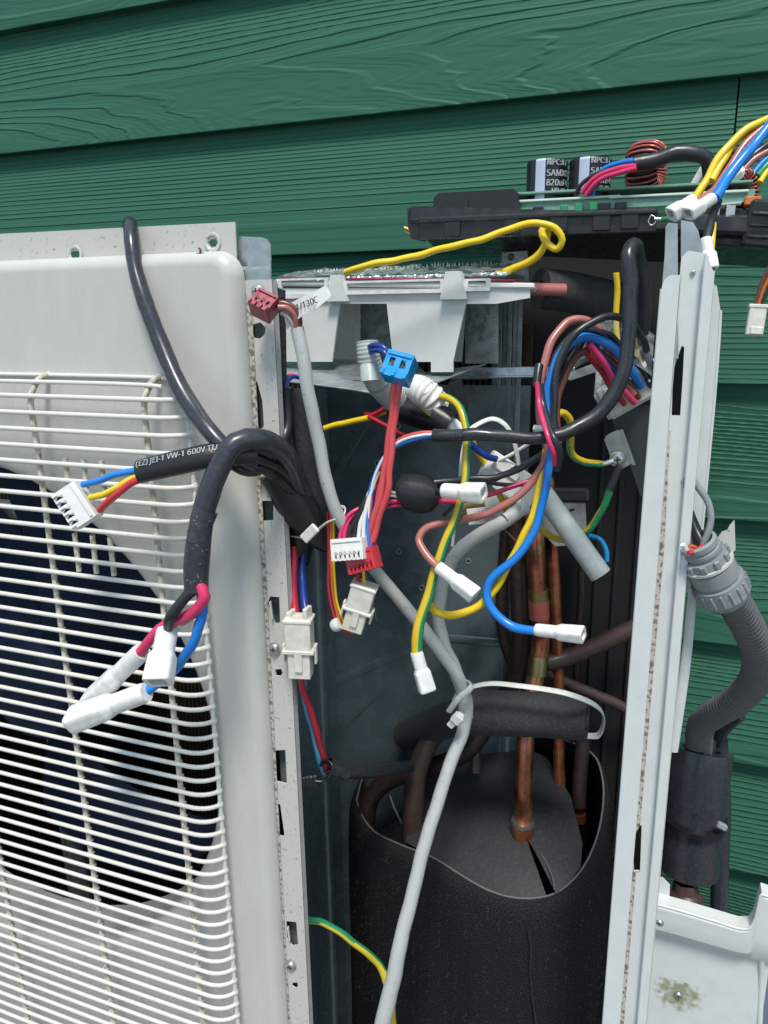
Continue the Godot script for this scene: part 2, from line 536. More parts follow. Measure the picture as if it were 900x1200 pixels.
	M.foil = mat(Color(0.75, 0.77, 0.78), 0.28, 0.9, {"nrm": T.feltn, "ns": 0.5, "scale": 3.0})
	M.paper = mat(Color(0.66, 0.67, 0.66), 0.7)
	M.needle = mat(Color(0.11, 0.045, 0.02), 0.8)
	M.fibre = mat(Color(0.085, 0.085, 0.09), 0.9)
	for w in [["yellow", 0.74, 0.53, 0.02], ["red", 0.5, 0.03, 0.045], ["pink", 0.6, 0.035, 0.13], ["coral", 0.6, 0.08, 0.09], ["blue", 0.012, 0.19, 0.64], ["navy_blue", 0.012, 0.035, 0.22], ["sky_blue", 0.07, 0.3, 0.5],
			["brown", 0.36, 0.13, 0.115], ["dark_brown", 0.14, 0.045, 0.03], ["orange", 0.5, 0.13, 0.03], ["white", 0.66, 0.66, 0.63], ["black", 0.015, 0.016, 0.018], ["green", 0.03, 0.26, 0.1], ["cyan", 0.01, 0.27, 0.62], ["crimson", 0.4, 0.02, 0.04], ["rose", 0.26, 0.018, 0.05]]:
		M[w[0]] = mat(Color(w[1], w[2], w[3]), 0.36, 0.0, {"rtex": T.rough, "scale": 12.0})
	M.lacquer = mat(Color(0.46, 0.12, 0.10), 0.25, 0.35)
	M.void_dark = mat(Color(0.007, 0.0075, 0.008), 0.75)
	M.cover_dark = mat(Color(0.035, 0.042, 0.047), 0.5)
	M.striped = mat(Color(1, 1, 1), 0.36, 0.0, {"vc": true, "rtex": T.rough, "scale": 12.0})

# painted wood grain of the siding: relief only, four boards in one texture
func grain_maps() -> Texture2D:
	var w := 2048
	var h := 1024
	var f := FastNoiseLite.new()
	f.seed = 4; f.noise_type = FastNoiseLite.TYPE_SIMPLEX_SMOOTH; f.frequency = 0.014; f.fractal_octaves = 2
	var f2 := FastNoiseLite.new()
	f2.seed = 9; f2.noise_type = FastNoiseLite.TYPE_SIMPLEX_SMOOTH; f2.frequency = 0.04; f2.fractal_octaves = 3
	# stretched along the board: sample small pictures, then enlarge them smoothly
	var im := f.get_image(75, 256, false, false, false)
	im.convert(Image.FORMAT_RF); im.resize(w, h, Image.INTERPOLATE_CUBIC)
	var im2 := f2.get_image(160, 512, false, false, false)
	im2.convert(Image.FORMAT_RF); im2.resize(w, h, Image.INTERPOLATE_CUBIC)
	var a := im.get_data().to_float32_array()
	var b := im2.get_data().to_float32_array()
	var out := PackedByteArray()
	out.resize(w * h)
	var prof := PackedByteArray()
	prof.resize(1024)
	for i in 1024:
		var t := i / 1023.0
		var s := pow(t, 2.2)                       # slow rise, sharp fall: one growth ring
		if t > 0.9: s = s * (1.0 - (t - 0.9) / 0.1)
		prof[i] = int(clampf(s, 0, 1) * 190)
	for y in h:
		var band := y / 256
		var t := (y % 256) / 255.0                    # 0 top of the board, 1 its lower edge
		var base := 0.0
		var amp := 0.0
		if band == 0: base = 27.0 * t * (1.5 - 0.6 * t); amp = 1.2 + 3.8 * t * t
		elif band == 1: base = 30.0 * t * (1.3 - 0.4 * t); amp = 1.2 + 5.0 * t * t
		elif band == 2: base = 22.0 * (1.0 - t) * (0.55 + 0.6 * (1.0 - t)); amp = 1.4 + 4.0 * (1.0 - t)
		else: base = 27.0 * t; amp = 2.6
		var row := y * w
		for x in w:
			var ph := base + amp * (a[row + x] - 0.5) * 4.0 + (b[row + x] - 0.5) * 0.85 + 40.0
			var fr := ph - floorf(ph)
			var dep := clampf(0.2 + a[row + w - 1 - x] * 1.4, 0.4, 1.0)
			out[row + x] = int(prof[int(fr * 1023)] * dep * 0.85 + absf(fposmod(ph * 3.3 + b[row + x] * 2.0, 1.0) - 0.5) * 44.0 + clampf(b[row + x], 0.0, 1.0) * 45.0)
	var hi := Image.create_from_data(w, h, false, Image.FORMAT_L8, out)
	hi.bump_map_to_normal_map(5.0)
	hi.generate_mipmaps()
	return ImageTexture.create_from_image(hi)

# ---------------------------------------------------------------- reusable pieces
# white insulated push-on terminal: round sleeve, then a flat hollow housing
func terminal(a: Vector3, b: Vector3, r: float, parent: Node, m: Material = null, label := "") -> void:
	var xf := along(a, b)
	var L := a.distance_to(b)
	var bb := B.new()
	bb.loft(xf, [[0.0, r * 0.74, r * 0.72, 2.2], [L * 0.06, r * 0.8, r * 0.78, 2.2], [L * 0.42, r * 0.8, r * 0.76, 2.3], [L * 0.52, r * 1.0, r * 0.82, 4.0], [L * 0.97, r * 1.04, r * 0.86, 5.0], [L, r * 0.98, r * 0.8, 5.0]], 24, L * 0.3)
	var o := put("terminal", bb, m if m else M.nylon, parent)
	if label: o.set_meta("label", label)
	var c := B.new()
	c.rbox(Transform3D(xf.basis, xf * Vector3(0, 0, L * 0.8)), Vector3(r * 0.95, r * 0.3, L * 0.26), 0.0002)
	put("contact", c, M.tin, o)

# crimp connector housing seen on its slotted face; a to b runs along the row of slots
func housing(called: String, a: Vector3, b: Vector3, wide: float, thick: float, slots: int, m: Material, parent: Node, facing := Vector3(0.1, 0.25, 1), slot_y := -0.22) -> MeshInstance3D:
	var xf := frame(a, b, facing)
	var L := a.distance_to(b)
	var holes := []
	var pitch := L * 0.86 / slots
	for i in slots:
		var x := -L * 0.43 + pitch * (i + 0.5)
		holes.append(rect(x - pitch * 0.24, wide * (slot_y - 0.17), x + pitch * 0.24, wide * (slot_y + 0.17)))
	var bb := B.new()
	bb.plate(xf * at_z(thick * 0.5), rect(-L / 2, -wide / 2, L / 2, wide / 2, L * 0.025), holes, thick * 0.16)
	bb.rbox(xf * Transform3D(Basis(), Vector3(0, 0, -thick * 0.09)), Vector3(L, wide, thick * 0.82), 0.0003)
	# polarising ribs along the upper edge and comb teeth at the lower one
	bb.rbox(xf * Transform3D(Basis(), Vector3(0, wide * 0.36, thick * 0.53)), Vector3(L * 0.9, wide * 0.1, thick * 0.1), 0.0002)
	for i in slots + 1:
		var x := -L * 0.43 + pitch * i
		bb.rbox(xf * Transform3D(Basis(), Vector3(x, -wide * 0.385, thick * 0.54)), Vector3(pitch * 0.3, wide * 0.2, thick * 0.12), 0.0002)
	var o := put(called, bb, m, parent)
	var c := B.new()
	for i in slots:
		var x := -L * 0.43 + pitch * (i + 0.5)
		c.rbox(xf * Transform3D(Basis(), Vector3(x, wide * slot_y, thick * 0.36)), Vector3(pitch * 0.4, wide * 0.3, thick * 0.06), 0.0001)
	put("contact", c, M.dark_pipe, o)
	return o

# two-part latch connector: a long body, a wider collar and a thumb latch
func latch_connector(a: Vector3, b: Vector3, wide: float, thick: float, m: Material, parent: Node) -> void:
	var xf := frame(a, b)
	var L := a.distance_to(b)
	var bb := B.new()
	bb.rbox(xf * Transform3D(Basis(), Vector3(-L * 0.22, 0, 0)), Vector3(L * 0.52, wide * 0.86, thick * 0.86), 0.0005)
	put("plug", bb, m, parent)
	var c := B.new()
	c.rbox(xf * Transform3D(Basis(), Vector3(L * 0.23, 0, 0)), Vector3(L * 0.54, wide, thick), 0.0006)
	c.rbox(xf * Transform3D(Basis(), Vector3(-L * 0.03, 0, 0)), Vector3(L * 0.06, wide * 1.24, thick * 1.1), 0.0004)
	c.rbox(xf * Transform3D(Basis(), Vector3(L * 0.46, 0, 0)), Vector3(L * 0.05, wide * 1.1, thick * 1.08), 0.0004)
	put("socket", c, m, parent)
	var d := B.new()
	for s in [-1.0, 1.0]:
		d.rbox(xf * Transform3D(Basis(), Vector3(-L * 0.1, s * wide * 0.62, 0)), Vector3(L * 0.3, wide * 0.09, thick * 0.4), 0.0003)
	d.rbox(xf * Transform3D(Basis(), Vector3(-L * 0.18, 0, thick * 0.48)), Vector3(L * 0.34, wide * 0.3, thick * 0.12), 0.0003)
	put("latch", d, m, parent)

func screw(at: Vector3, r: float, parent: Node, facing := Vector3(0, 0, 1), called := "screw") -> void:
	var z := facing.normalized()
	var x := z.cross(Vector3(0.3, 1, 0)).normalized()
	var xf := Transform3D(Basis(x, z, x.cross(z)), at)
	var b := B.new()
	b.lathe(xf, [Vector2(r * 1.25, 0), Vector2(r * 1.25, r * 0.16), Vector2(r * 1.02, r * 0.2), Vector2(r, r * 0.4), Vector2(r * 0.86, r * 0.62), Vector2(r * 0.55, r * 0.76), Vector2(0.0, r * 0.8)], 20)
	var o := put(called, b, M.tin, parent)
	var c := B.new()
	for k in 2:
		var q := xf * Transform3D(Basis(Vector3.UP, 0.4 + k * PI / 2), Vector3(0, r * 0.72, 0))
		c.rbox(q, Vector3(r * 1.1, r * 0.22, r * 0.22), 0.0001)
	put("cross_recess", c, M.black, o)

# ---------------------------------------------------------------- the place
func _ready() -> void:
	rng.seed = 7
	var cam := Camera3D.new()
	cam.name = "camera"
	cam.fov = 67.516
	cam.near = 0.02; cam.far = 400.0
	cam.transform = Transform3D(Basis(Vector3(0.936209, -0.014450, -0.351148), Vector3(-0.077583, 0.966007, -0.246599), Vector3(0.342775, 0.258111, 0.903263)), Vector3(0.0000, 1.3500, 0.7662))
	add_child(cam)
	cam.current = true
	var env := Environment.new()
	env.background_mode = Environment.BG_SKY
	var sky := Sky.new()
	var sm := ProceduralSkyMaterial.new()
	sm.sky_top_color = Color(0.70, 0.82, 0.93)
	sm.sky_horizon_color = Color(0.80, 0.87, 0.92)
	sm.sky_curve = 0.2
	sm.ground_bottom_color = Color(0.16, 0.18, 0.14)
	sm.ground_horizon_color = Color(0.35, 0.40, 0.36)
	sky.sky_material = sm
	env.sky = sky
	env.background_energy_multiplier = 0.95
	env.tonemap_mode = Environment.TONE_MAPPER_LINEAR
	env.tonemap_exposure = 1.28
	env.sdfgi_enabled = true; env.ssao_enabled = true; env.ssil_enabled = true
	var we := WorldEnvironment.new()
	we.name = "world_environment"
	we.environment = env
	add_child(we)
	var sun := DirectionalLight3D.new()
	sun.name = "sun"
	sun.light_energy = 1.0
	sun.light_color = Color(1.0, 0.97, 0.93)
	sun.light_angular_distance = 14.0
	sun.shadow_enabled = true
	sun.rotation_degrees = Vector3(-63, 20, 0)
	add_child(sun)
	make_materials()
	build_setting()
	build_unit()
	build_inside()
	build_tray()
	build_pipes()
	build_right_side()
	build_left_cables()
	build_middle_cables()
	build_right_cables()
	build_small()

func build_setting() -> void:
	var g := MeshInstance3D.new()
	g.name = "ground"
	var pm := PlaneMesh.new()
	pm.size = Vector2(300, 300)
	g.mesh = pm
	g.material_override = mat(Color(0.17, 0.16, 0.14), 0.95, 0.0, {"tex": T.dirty, "scale": 0.8})
	g.set_meta("kind", "structure")
	add_child(g)
	var wall := thing("house_wall", "green painted lap siding wall with embossed wood grain, behind the opened unit", "wall", Vector3(-0.3, 0, 0))
	var backing := B.new()
	backing.box(Vector3(-0.4, 1.05, -0.06), Vector3(5.0, 2.0, 0.08), 0.001)
	put("sheathing", backing, M.dark, wall)
	var sid := StandardMaterial3D.new()
	sid.albedo_color = Color(0.031, 0.116, 0.077).linear_to_srgb()
	sid.roughness = 0.6
	sid.metallic_specular = 0.28
	sid.normal_enabled = true
	sid.normal_texture = grain_maps()
	sid.normal_scale = 0.75
	for i in range(-3, 13):
		var yb := LAP0 - i * LAP
		var bands := [0, 1, 0, 1, 2, 3, 1, 2]
		var spans := [[-2.6, -1.25], [-1.2485, 0.45], [0.4515, 2.0]] if i != 2 else []
		if i == 2:
			var xj := 0.0309
			spans = [[-2.6, xj - 0.0008], [xj + 0.0008, 2.0]]
		for si in spans.size():
			var sp = spans[si]
			var b := B.new()
			var du := 1.0 if (i + si) % 3 == 1 else 0.0
			var band: int = [0, 1, 2, 3][posmod(i * 3 + si * 2, 4)]
			if i == 1: band = 0
			elif i == 2: band = 1 if si == 0 else 0
			# down the face: hidden top, face, rounded lower edge, underside
			var prof := [[yb + LAP + 0.02, -0.0146], [yb + 0.0016, -0.0001], [yb + 0.0005, -0.0005], [yb, -0.0015], [yb, -0.0138]]
			var nrm := [Vector3(0, 0.08, 1), Vector3(0, 0.0, 1), Vector3(0, -0.7, 0.7), Vector3(0, -1, 0)]
			for k in 4:
				var A := Vector3(sp[0], prof[k][0], prof[k][1])
				var Bq := Vector3(sp[1], prof[k][0], prof[k][1])
				var C := Vector3(sp[1], prof[k + 1][0], prof[k + 1][1])
				var D := Vector3(sp[0], prof[k + 1][0], prof[k + 1][1])
				var n0: Vector3 = nrm[k].normalized()
				var uv := func(p: Vector3) -> Vector2:
					var t := clampf((yb + LAP - p.y) / LAP, 0.005, 0.99)
					return Vector2(absf((p.x + 1.25) / 1.7 - du), (band + t) / 4.0)
				b.tri(A, Bq, C, n0, n0, n0, Color(-1, 0, 0), Color(-1, 0, 0), Color(-1, 0, 0), uv.call(A), uv.call(Bq), uv.call(C))
				b.tri(A, C, D, n0, n0, n0, Color(-1, 0, 0), Color(-1, 0, 0), Color(-1, 0, 0), uv.call(A), uv.call(C), uv.call(D))
			for e in 2:      # butt ends
				var x: float = sp[e]
				b.quad(Vector3(x, prof[0][0], prof[0][1]), Vector3(x, prof[1][0], prof[1][1]), Vector3(x, prof[3][0], prof[4][1]), Vector3(x, prof[0][0], prof[0][1] - 0.004), Vector3(-1 if e == 0 else 1, 0, 0))
			put("siding_board", b, sid, wall)

func build_unit() -> void:
	var u := thing("heat_pump", "opened white heat pump with service panel removed and fan grille at its left", "heat pump", Vector3(-0.35, 0.1, 0.2))
	# ---- front panel: raised face with a rolled edge, round fan opening
	var XR := -0.2560
	var YT := 1.3855
	var CX := -0.522
	var CY := 1.02
	var CR := 0.222
	var fp := B.new()
	var rings := []
	for j in 9:
		var a := j / 8.0 * PI / 2
		var d := 0.009 * (1.0 - cos(a))
		var z := ZL + 0.013 * sin(a)
		var ring := []
		var rad := 0.0165 - d
		ring.append([Vector3(XR - d, 0.14, z), Vector3(1, 0, 0)])
		for k in 9:
			var t := k / 8.0 * PI / 2
			var cx := XR - d - rad
			var cy := YT - d - rad
			ring.append([Vector3(cx + rad * cos(t), cy + rad * sin(t), z), Vector3(cos(t), sin(t), 0)])
		ring.append([Vector3(-0.95, YT - d, z), Vector3(0, 1, 0)])
		for q in ring: q[1] = (q[1] * cos(a) + Vector3(0, 0, 1) * sin(a)).normalized()
		rings.append(ring)
	for j in 8:
		for k in 10:
			fp.quadn(rings[j][k][0], rings[j][k + 1][0], rings[j + 1][k + 1][0], rings[j + 1][k][0], rings[j][k][1], rings[j][k + 1][1], rings[j + 1][k + 1][1], rings[j + 1][k][1])
	var face := PackedVector2Array([Vector2(-0.95, 0.14)])
	for q in rings[8]: face.append(Vector2(q[0].x, q[0].y))
	var hole := circ(CX, CY, CR + 0.012, 72)
	fp.plate(at_z(ZL + 0.013), face, [hole], 0.001)
	# bell mouth
	var bell := Transform3D(Basis(Vector3(1, 0, 0), Vector3(0, 0, 1), Vector3(0, -1, 0)), Vector3(CX, CY, ZF))
	var bp := []
	for j in 7:
		var a := j / 6.0 * PI / 2
		bp.append(Vector2(CR + 0.012 - 0.012 * sin(a), -0.012 * (1.0 - cos(a))))
	bp.append(Vector2(CR, -0.05))
	for j in bp.size() - 1:
		for k in 72:
			var e0 := TAU * k / 72
			var e1 := TAU * (k + 1) / 72
			var pts := []
			var nrs := []
			var d2: Vector2 = bp[j + 1] - bp[j]
			var nr := Vector2(d2.y, -d2.x).normalized()
			for q in [[e0, bp[j]], [e1, bp[j]], [e1, bp[j + 1]], [e0, bp[j + 1]]]:
				var e := Vector3(cos(q[0]), sin(q[0]), 0)
				pts.append(Vector3(CX, CY, ZL + 0.013) + e * q[1].x + Vector3(0, 0, q[1].y))
				nrs.append(e * nr.x + Vector3(0, 0, nr.y))
			fp.quadn(pts[0], pts[1], pts[2], pts[3], nrs[0], nrs[1], nrs[2], nrs[3])
	var fpn := put("front_panel", fp, M.panel, u)
	# ---- flanges round the face, with their slots
	var fl := B.new()
	var top_holes := [PackedVector2Array([Vector2(-0.3880, 1.3898), Vector2(-0.3823, 1.3896), Vector2(-0.3804, 1.3874), Vector2(-0.3830, 1.3847), Vector2(-0.3887, 1.3849), Vector2(-0.3905, 1.3877)]), PackedVector2Array([Vector2(-0.2791, 1.3928), Vector2(-0.2754, 1.3927), Vector2(-0.2737, 1.3906), Vector2(-0.2758, 1.3882), Vector2(-0.2795, 1.3883), Vector2(-0.2811, 1.3909)])]
	fl.plate(at_z(ZL - 0.0004), PackedVector2Array([Vector2(-0.95, 1.3805), Vector2(-0.2612, 1.3805), Vector2(-0.2606, 1.402), Vector2(-0.449, 1.4034), Vector2(-0.95, 1.404)]), top_holes, 0.0011)
	for h in [Vector3(-0.3854, 1.3875, 0.3300), Vector3(-0.2774, 1.3908, 0.3300)]:
		fl.lathe(Transform3D(Basis(Vector3(1, 0, 0), Vector3(0, 0, 1), Vector3(0, -1, 0)), h), [Vector2(0.0062, 0.0), Vector2(0.0058, 0.0007), Vector2(0.0044, 0.0007), Vector2(0.0036, 0.0)], 20)
	# the flange folds back along its top edge
	fl.quad(Vector3(-0.95, 1.404, ZL - 0.0004), Vector3(-0.449, 1.4034, ZL - 0.0004), Vector3(-0.449, 1.4034, ZL - 0.006), Vector3(-0.95, 1.404, ZL - 0.006), Vector3(0, 1, 0.05).normalized())
	put("top_flange", fl, M.flange, fpn)
	var sf := B.new()
	var side_holes := [PackedVector2Array([Vector2(-0.2528, 1.3409), Vector2(-0.2466, 1.3419), Vector2(-0.2432, 1.3387), Vector2(-0.2441, 1.3346), Vector2(-0.2479, 1.3320), Vector2(-0.2521, 1.3325), Vector2(-0.2538, 1.3356)]), PackedVector2Array([Vector2(-0.2546, 1.3052), Vector2(-0.2515, 1.3052), Vector2(-0.2485, 1.2927), Vector2(-0.2483, 1.2767), Vector2(-0.2503, 1.2744), Vector2(-0.2541, 1.2748), Vector2(-0.2558, 1.2775)]), PackedVector2Array([Vector2(-0.2547, 1.2259), Vector2(-0.2443, 1.2267), Vector2(-0.2451, 1.2131), Vector2(-0.2543, 1.2117), Vector2(-0.2554, 1.2140)]),
		PackedVector2Array([Vector2(-0.2510, 1.1580), Vector2(-0.2437, 1.1583), Vector2(-0.2441, 1.1393), Vector2(-0.2482, 1.1381), Vector2(-0.2510, 1.1460), Vector2(-0.2534, 1.1521)]), PackedVector2Array([Vector2(-0.2502, 1.1026), Vector2(-0.2454, 1.1040), Vector2(-0.2442, 1.1009), Vector2(-0.2464, 1.0979), Vector2(-0.2498, 1.0980)]), PackedVector2Array([Vector2(-0.2561, 1.0364), Vector2(-0.2454, 1.0393), Vector2(-0.2456, 1.0108), Vector2(-0.2555, 1.0108), Vector2(-0.2549, 1.0210), Vector2(-0.2570, 1.0220)]), PackedVector2Array([Vector2(-0.2558, 0.9924), Vector2(-0.2523, 0.9918), Vector2(-0.2501, 0.9663), Vector2(-0.2517, 0.9636), Vector2(-0.2560, 0.9640)]), PackedVector2Array([Vector2(-0.2529, 0.8860), Vector2(-0.2439, 0.8880), Vector2(-0.2434, 0.8663), Vector2(-0.2488, 0.8637), Vector2(-0.2530, 0.8697)]), PackedVector2Array([Vector2(-0.2499, 0.8274), Vector2(-0.2460, 0.8288), Vector2(-0.2454, 0.8256), Vector2(-0.2479, 0.8222), Vector2(-0.2509, 0.8237)])]
	sf.plate(at_z(ZL - 0.0004), PackedVector2Array([Vector2(XR - 0.003, 0.14), Vector2(-0.2365, 0.14), Vector2(-0.2372, 1.3676), Vector2(XR - 0.003, 1.3676)]), side_holes, 0.0011)
	sf.quad(Vector3(-0.2365, 0.14, ZL - 0.0004), Vector3(-0.2372, 1.3676, ZL - 0.0004), Vector3(-0.2372, 1.3676, ZL - 0.007), Vector3(-0.2365, 0.14, ZL - 0.007), Vector3(1, 0, 0))
	# tongues standing out of two slots
	sf.rbox(frame(Vector3(-0.2505, 1.1566, 0.3310), Vector3(-0.2488, 1.1403, 0.3310)), Vector3(0.013, 0.0012, 0.003), 0.0003)
	sf.rbox(frame(Vector3(-0.2510, 0.8843, 0.3310), Vector3(-0.2496, 0.8685, 0.3310)), Vector3(0.012, 0.0012, 0.003), 0.0003)
	var dl := B.new()
	dl.plate(at_z(ZL + 0.0001), PackedVector2Array([Vector2(XR + 0.0002, 0.3), Vector2(XR + 0.0014, 0.3), Vector2(XR + 0.0018, 0.9), Vector2(XR + 0.0036, 1.24), Vector2(XR + 0.004, 1.35), Vector2(XR + 0.0002, 1.36)]), [], 0.0003)
	put("dirt_line", dl, M.grime, fpn)
	var sfn := put("side_flange", sf, M.flange, fpn)
	var back := B.new()
	back.box(Vector3(-0.2475, 0.76, ZL - 0.0105), Vector3(0.017, 1.2, 0.0012), 0.0002)
	put("frame_strip", back, M.galv, fpn)
	for s in [Vector3(-0.2469, 1.3609, 0.3305), Vector3(-0.2490, 1.1195, 0.3305), Vector3(-0.2502, 0.8455, 0.3305)]:
		screw(s, 0.0036, u)
	var br := B.new()
	br.plate(at_z(ZL - 0.004), PackedVector2Array([Vector2(-0.2612, 1.3939), Vector2(-0.2451, 1.3927), Vector2(-0.2410, 1.3915), Vector2(-0.2388, 1.3880), Vector2(-0.2401, 1.3664), Vector2(-0.2632, 1.3670)]), [PackedVector2Array([Vector2(-0.2543, 1.3719), Vector2(-0.2518, 1.3718), Vector2(-0.2507, 1.3703), Vector2(-0.2520, 1.3688), Vector2(-0.2545, 1.3688), Vector2(-0.2556, 1.3704)])], 0.0012)
	br.quad(Vector3(-0.2623, 1.3762, 0.3263), Vector3(-0.2394, 1.3755, 0.3263), Vector3(-0.2381, 1.3734, 0.3290), Vector3(-0.2609, 1.3740, 0.3290))
	br.quad(Vector3(-0.2609, 1.3740, 0.3290), Vector3(-0.2381, 1.3734, 0.3290), Vector3(-0.2384, 1.3673, 0.3290), Vector3(-0.2613, 1.3679, 0.3290))
	put("corner_bracket", br, M.galv, u)
	# ---- fan grille: every rod, the uprights and the edge that ties the rods
	var gr := B.new()
	var y_top := 1.2955
	var pitch := 0.01145
	var zr := 0.362
	gr.tube(0.0016, [Vector3(-0.2905, y_top + 0.004, 0.352), Vector3(-0.2897, 1.1, 0.352), Vector3(-0.2897, 0.42, 0.352)], {"sides": 8, "step": 0.1})
	var guard := put("fan_grille", gr, M.grille, u)
	var rodm := B.new()
	rodm.tube(0.00172, [Vector3(-0.95, 0, zr), Vector3(-0.6, 0, zr), Vector3(-0.318, 0, zr), Vector3(-0.302, 0, zr - 0.0008), Vector3(-0.294, 0, zr - 0.0045), Vector3(-0.2895, 0, zr - 0.0095)], {"sides": 10, "step": 0.006, "flat": 0.9})
	var rc := rodm.center()
	var rmesh := rodm.mesh(rc)
	for i in 72:
		var o := MeshInstance3D.new()
		o.name = "rod"
		o.mesh = rmesh
		o.material_override = M.grille
		o.position = rc + Vector3(0, y_top - i * pitch, 0) - u.position - guard.position
		guard.add_child(o, true)
	var bead := B.new()
	bead.lathe(Transform3D(), [Vector2(0.0, -0.0036), Vector2(0.0019, -0.0022), Vector2(0.0024, 0), Vector2(0.0019, 0.0022), Vector2(0.0, 0.0036)], 10)
	var bmesh := bead.mesh(Vector3.ZERO)
	for i in 72:
		var o := MeshInstance3D.new()
		o.name = "rod_end"
		o.mesh = bmesh
		o.material_override = M.grille
		o.position = Vector3(-0.2897, y_top - i * pitch, zr - 0.0102) - u.position - guard.position
		guard.add_child(o, true)
	# the two rods bent back over the top
	for k in 2:
		var t := B.new()
		var yy := y_top + 0.0085 + k * 0.0035
		var zz := zr - 0.006 - k * 0.012
		var xe: float = -0.3053 if k == 0 else -0.3037
		t.tube(0.0015, [Vector3(-0.95, yy, zz), Vector3(-0.6, yy, zz), Vector3(xe - 0.012, yy, zz), Vector3(xe, yy - 0.0008, zz)], {"sides": 10, "step": 0.05})
		put("rod", t, M.grille, guard)
	for x in [-0.705, -0.608, -0.5135, -0.4112, -0.3178]:
		var t := B.new()
		t.tube(0.0021, [Vector3(x + 0.003, y_top + 0.014, zr - 0.021), Vector3(x + 0.0015, y_top + 0.010, zr - 0.010), Vector3(x, y_top + 0.001, zr - 0.0035), Vector3(x, y_top - 0.04, zr - 0.003), Vector3(x, 0.42, zr - 0.003)], {"sides": 10, "step": 0.02})
		put("upright", t, M.grille_rib, guard)
		var kn := B.new()
		for i in 72:
			kn.box(Vector3(x, y_top - i * pitch, zr - 0.0028), Vector3(0.0056, 0.0026, 0.0042), 0.001)
		var ko := put("joint", kn, M.grille_rib, guard)
		ko.set_meta("kind", "stuff")
	# short bars that carry a badge mount
	for px in [-0.3865, -0.3711, -0.3561]:
		for seg in [[1.2535, 1.2335], [1.2, 1.172]]:
			var t := B.new()
			t.tube(0.0019, [Vector3(px, seg[0], zr - 0.0015), Vector3(px, seg[1], zr - 0.0015)], {"sides": 10})
			put("badge_bar", t, M.grille_rib, guard)
	# ---- corner post at the right of the opening
	var post := B.new()
	var zb := ZF - 0.0045
	var slot1 := PackedVector2Array([Vector2(0.0017, 1.3288), Vector2(0.0030, 1.3279), Vector2(0.0035, 1.3114), Vector2(0.0038, 1.2928), Vector2(-0.0004, 1.2927), Vector2(-0.0011, 1.3069), Vector2(-0.0011, 1.3179)])
	var slot2 := PackedVector2Array([Vector2(0.0008, 1.0420), Vector2(0.0018, 1.0422), Vector2(0.0031, 1.0093), Vector2(-0.0004, 1.0083), Vector2(-0.0017, 1.0210), Vector2(-0.0016, 1.0346)])
	post.plate(at_z(zb), PackedVector2Array([Vector2(-0.0020, 0.13), Vector2(0.0103, 0.13), Vector2(0.0092, 1.3735), Vector2(0.0010, 1.3752), Vector2(-0.0020, 1.372)]), [slot1, slot2], 0.0012)
	post.quad(Vector3(0.0103, 0.13, zb), Vector3(0.0092, 1.3735, zb), Vector3(0.0096, 1.3735, ZF - 0.0006), Vector3(0.0108, 0.13, ZF - 0.0006))
	var pn := put("corner_post", post, M.post, u)
	var seam := B.new()
	seam.plate(at_z(zb + 0.0003), PackedVector2Array([Vector2(-0.0018, 0.13), Vector2(0.0008, 0.13), Vector2(0.0016, 0.7), Vector2(0.0008, 1.0), Vector2(0.0014, 1.22), Vector2(-0.0004, 1.285), Vector2(-0.0018, 1.285)]), [slot2], 0.0003)
	put("dirt_seam", seam, M.grime, pn)
	var rdg := B.new()
	rdg.plate(at_z(ZF), PackedVector2Array([Vector2(0.0104, 0.13), Vector2(0.0146, 0.13), Vector2(0.0132, 1.365), Vector2(0.0094, 1.3735)]), [], 0.0012)
	rdg.tube(0.0011, [Vector3(0.0107, 0.13, ZF - 0.0006), Vector3(0.0096, 1.372, ZF - 0.0006)], {"sides": 8})
	rdg.tube(0.0009, [Vector3(0.0146, 0.13, ZF - 0.0008), Vector3(0.0132, 1.365, ZF - 0.0008)], {"sides": 8})
	rdg.quad(Vector3(0.0148, 0.13, ZF), Vector3(0.0134, 1.365, ZF), Vector3(0.0134, 1.365, ZF - 0.014), Vector3(0.0148, 0.13, ZF - 0.014), Vector3(1, 0, 0))
	put("ridge", rdg, M.post, pn)
	var lip := B.new()
	lip.plate(at_z(ZF + 0.0005), PackedVector2Array([Vector2(-0.0128, 0.13), Vector2(-0.0026, 0.13), Vector2(-0.0012, 1.1), Vector2(-0.0018, 1.3635), Vector2(-0.0066, 1.3635), Vector2(-0.0090, 1.3615), Vector2(-0.0100, 1.358), Vector2(-0.0108, 1.25)]), [], 0.0012)
	lip.tube(0.001, [Vector3(-0.0128, 0.13, ZF - 0.0004), Vector3(-0.0107, 1.25, ZF - 0.0004), Vector3(-0.0099, 1.357, ZF - 0.0004)], {"sides": 8})
	lip.quad(Vector3(-0.0020, 0.13, ZF + 0.0005), Vector3(-0.0015, 1.3635, ZF + 0.0005), Vector3(-0.0010, 1.3635, zb), Vector3(-0.0016, 0.13, zb), Vector3(1, 0, 0.3).normalized())
	put("lip", lip, M.post, pn)
	var inn := B.new()
	inn.plate(at_z(ZF - 0.003), PackedVector2Array([Vector2(-0.0105, 1.3866), Vector2(-0.0094, 1.3886), Vector2(-0.0050, 1.3880), Vector2(0.0006, 1.3224), Vector2(-0.0065, 1.3223), Vector2(-0.0101, 1.3543), Vector2(-0.0099, 1.3729)]), [], 0.0012)
	inn.plate(at_z(ZF - 0.0075), PackedVector2Array([Vector2(-0.0036, 1.3899), Vector2(0.0020, 1.3888), Vector2(0.0048, 1.3847), Vector2(0.0074, 1.3766), Vector2(0.0082, 1.3717), Vector2(0.0011, 1.3711), Vector2(-0.0022, 1.3720)]), [], 0.0012)
	put("inner_strip", inn, M.galv, pn)
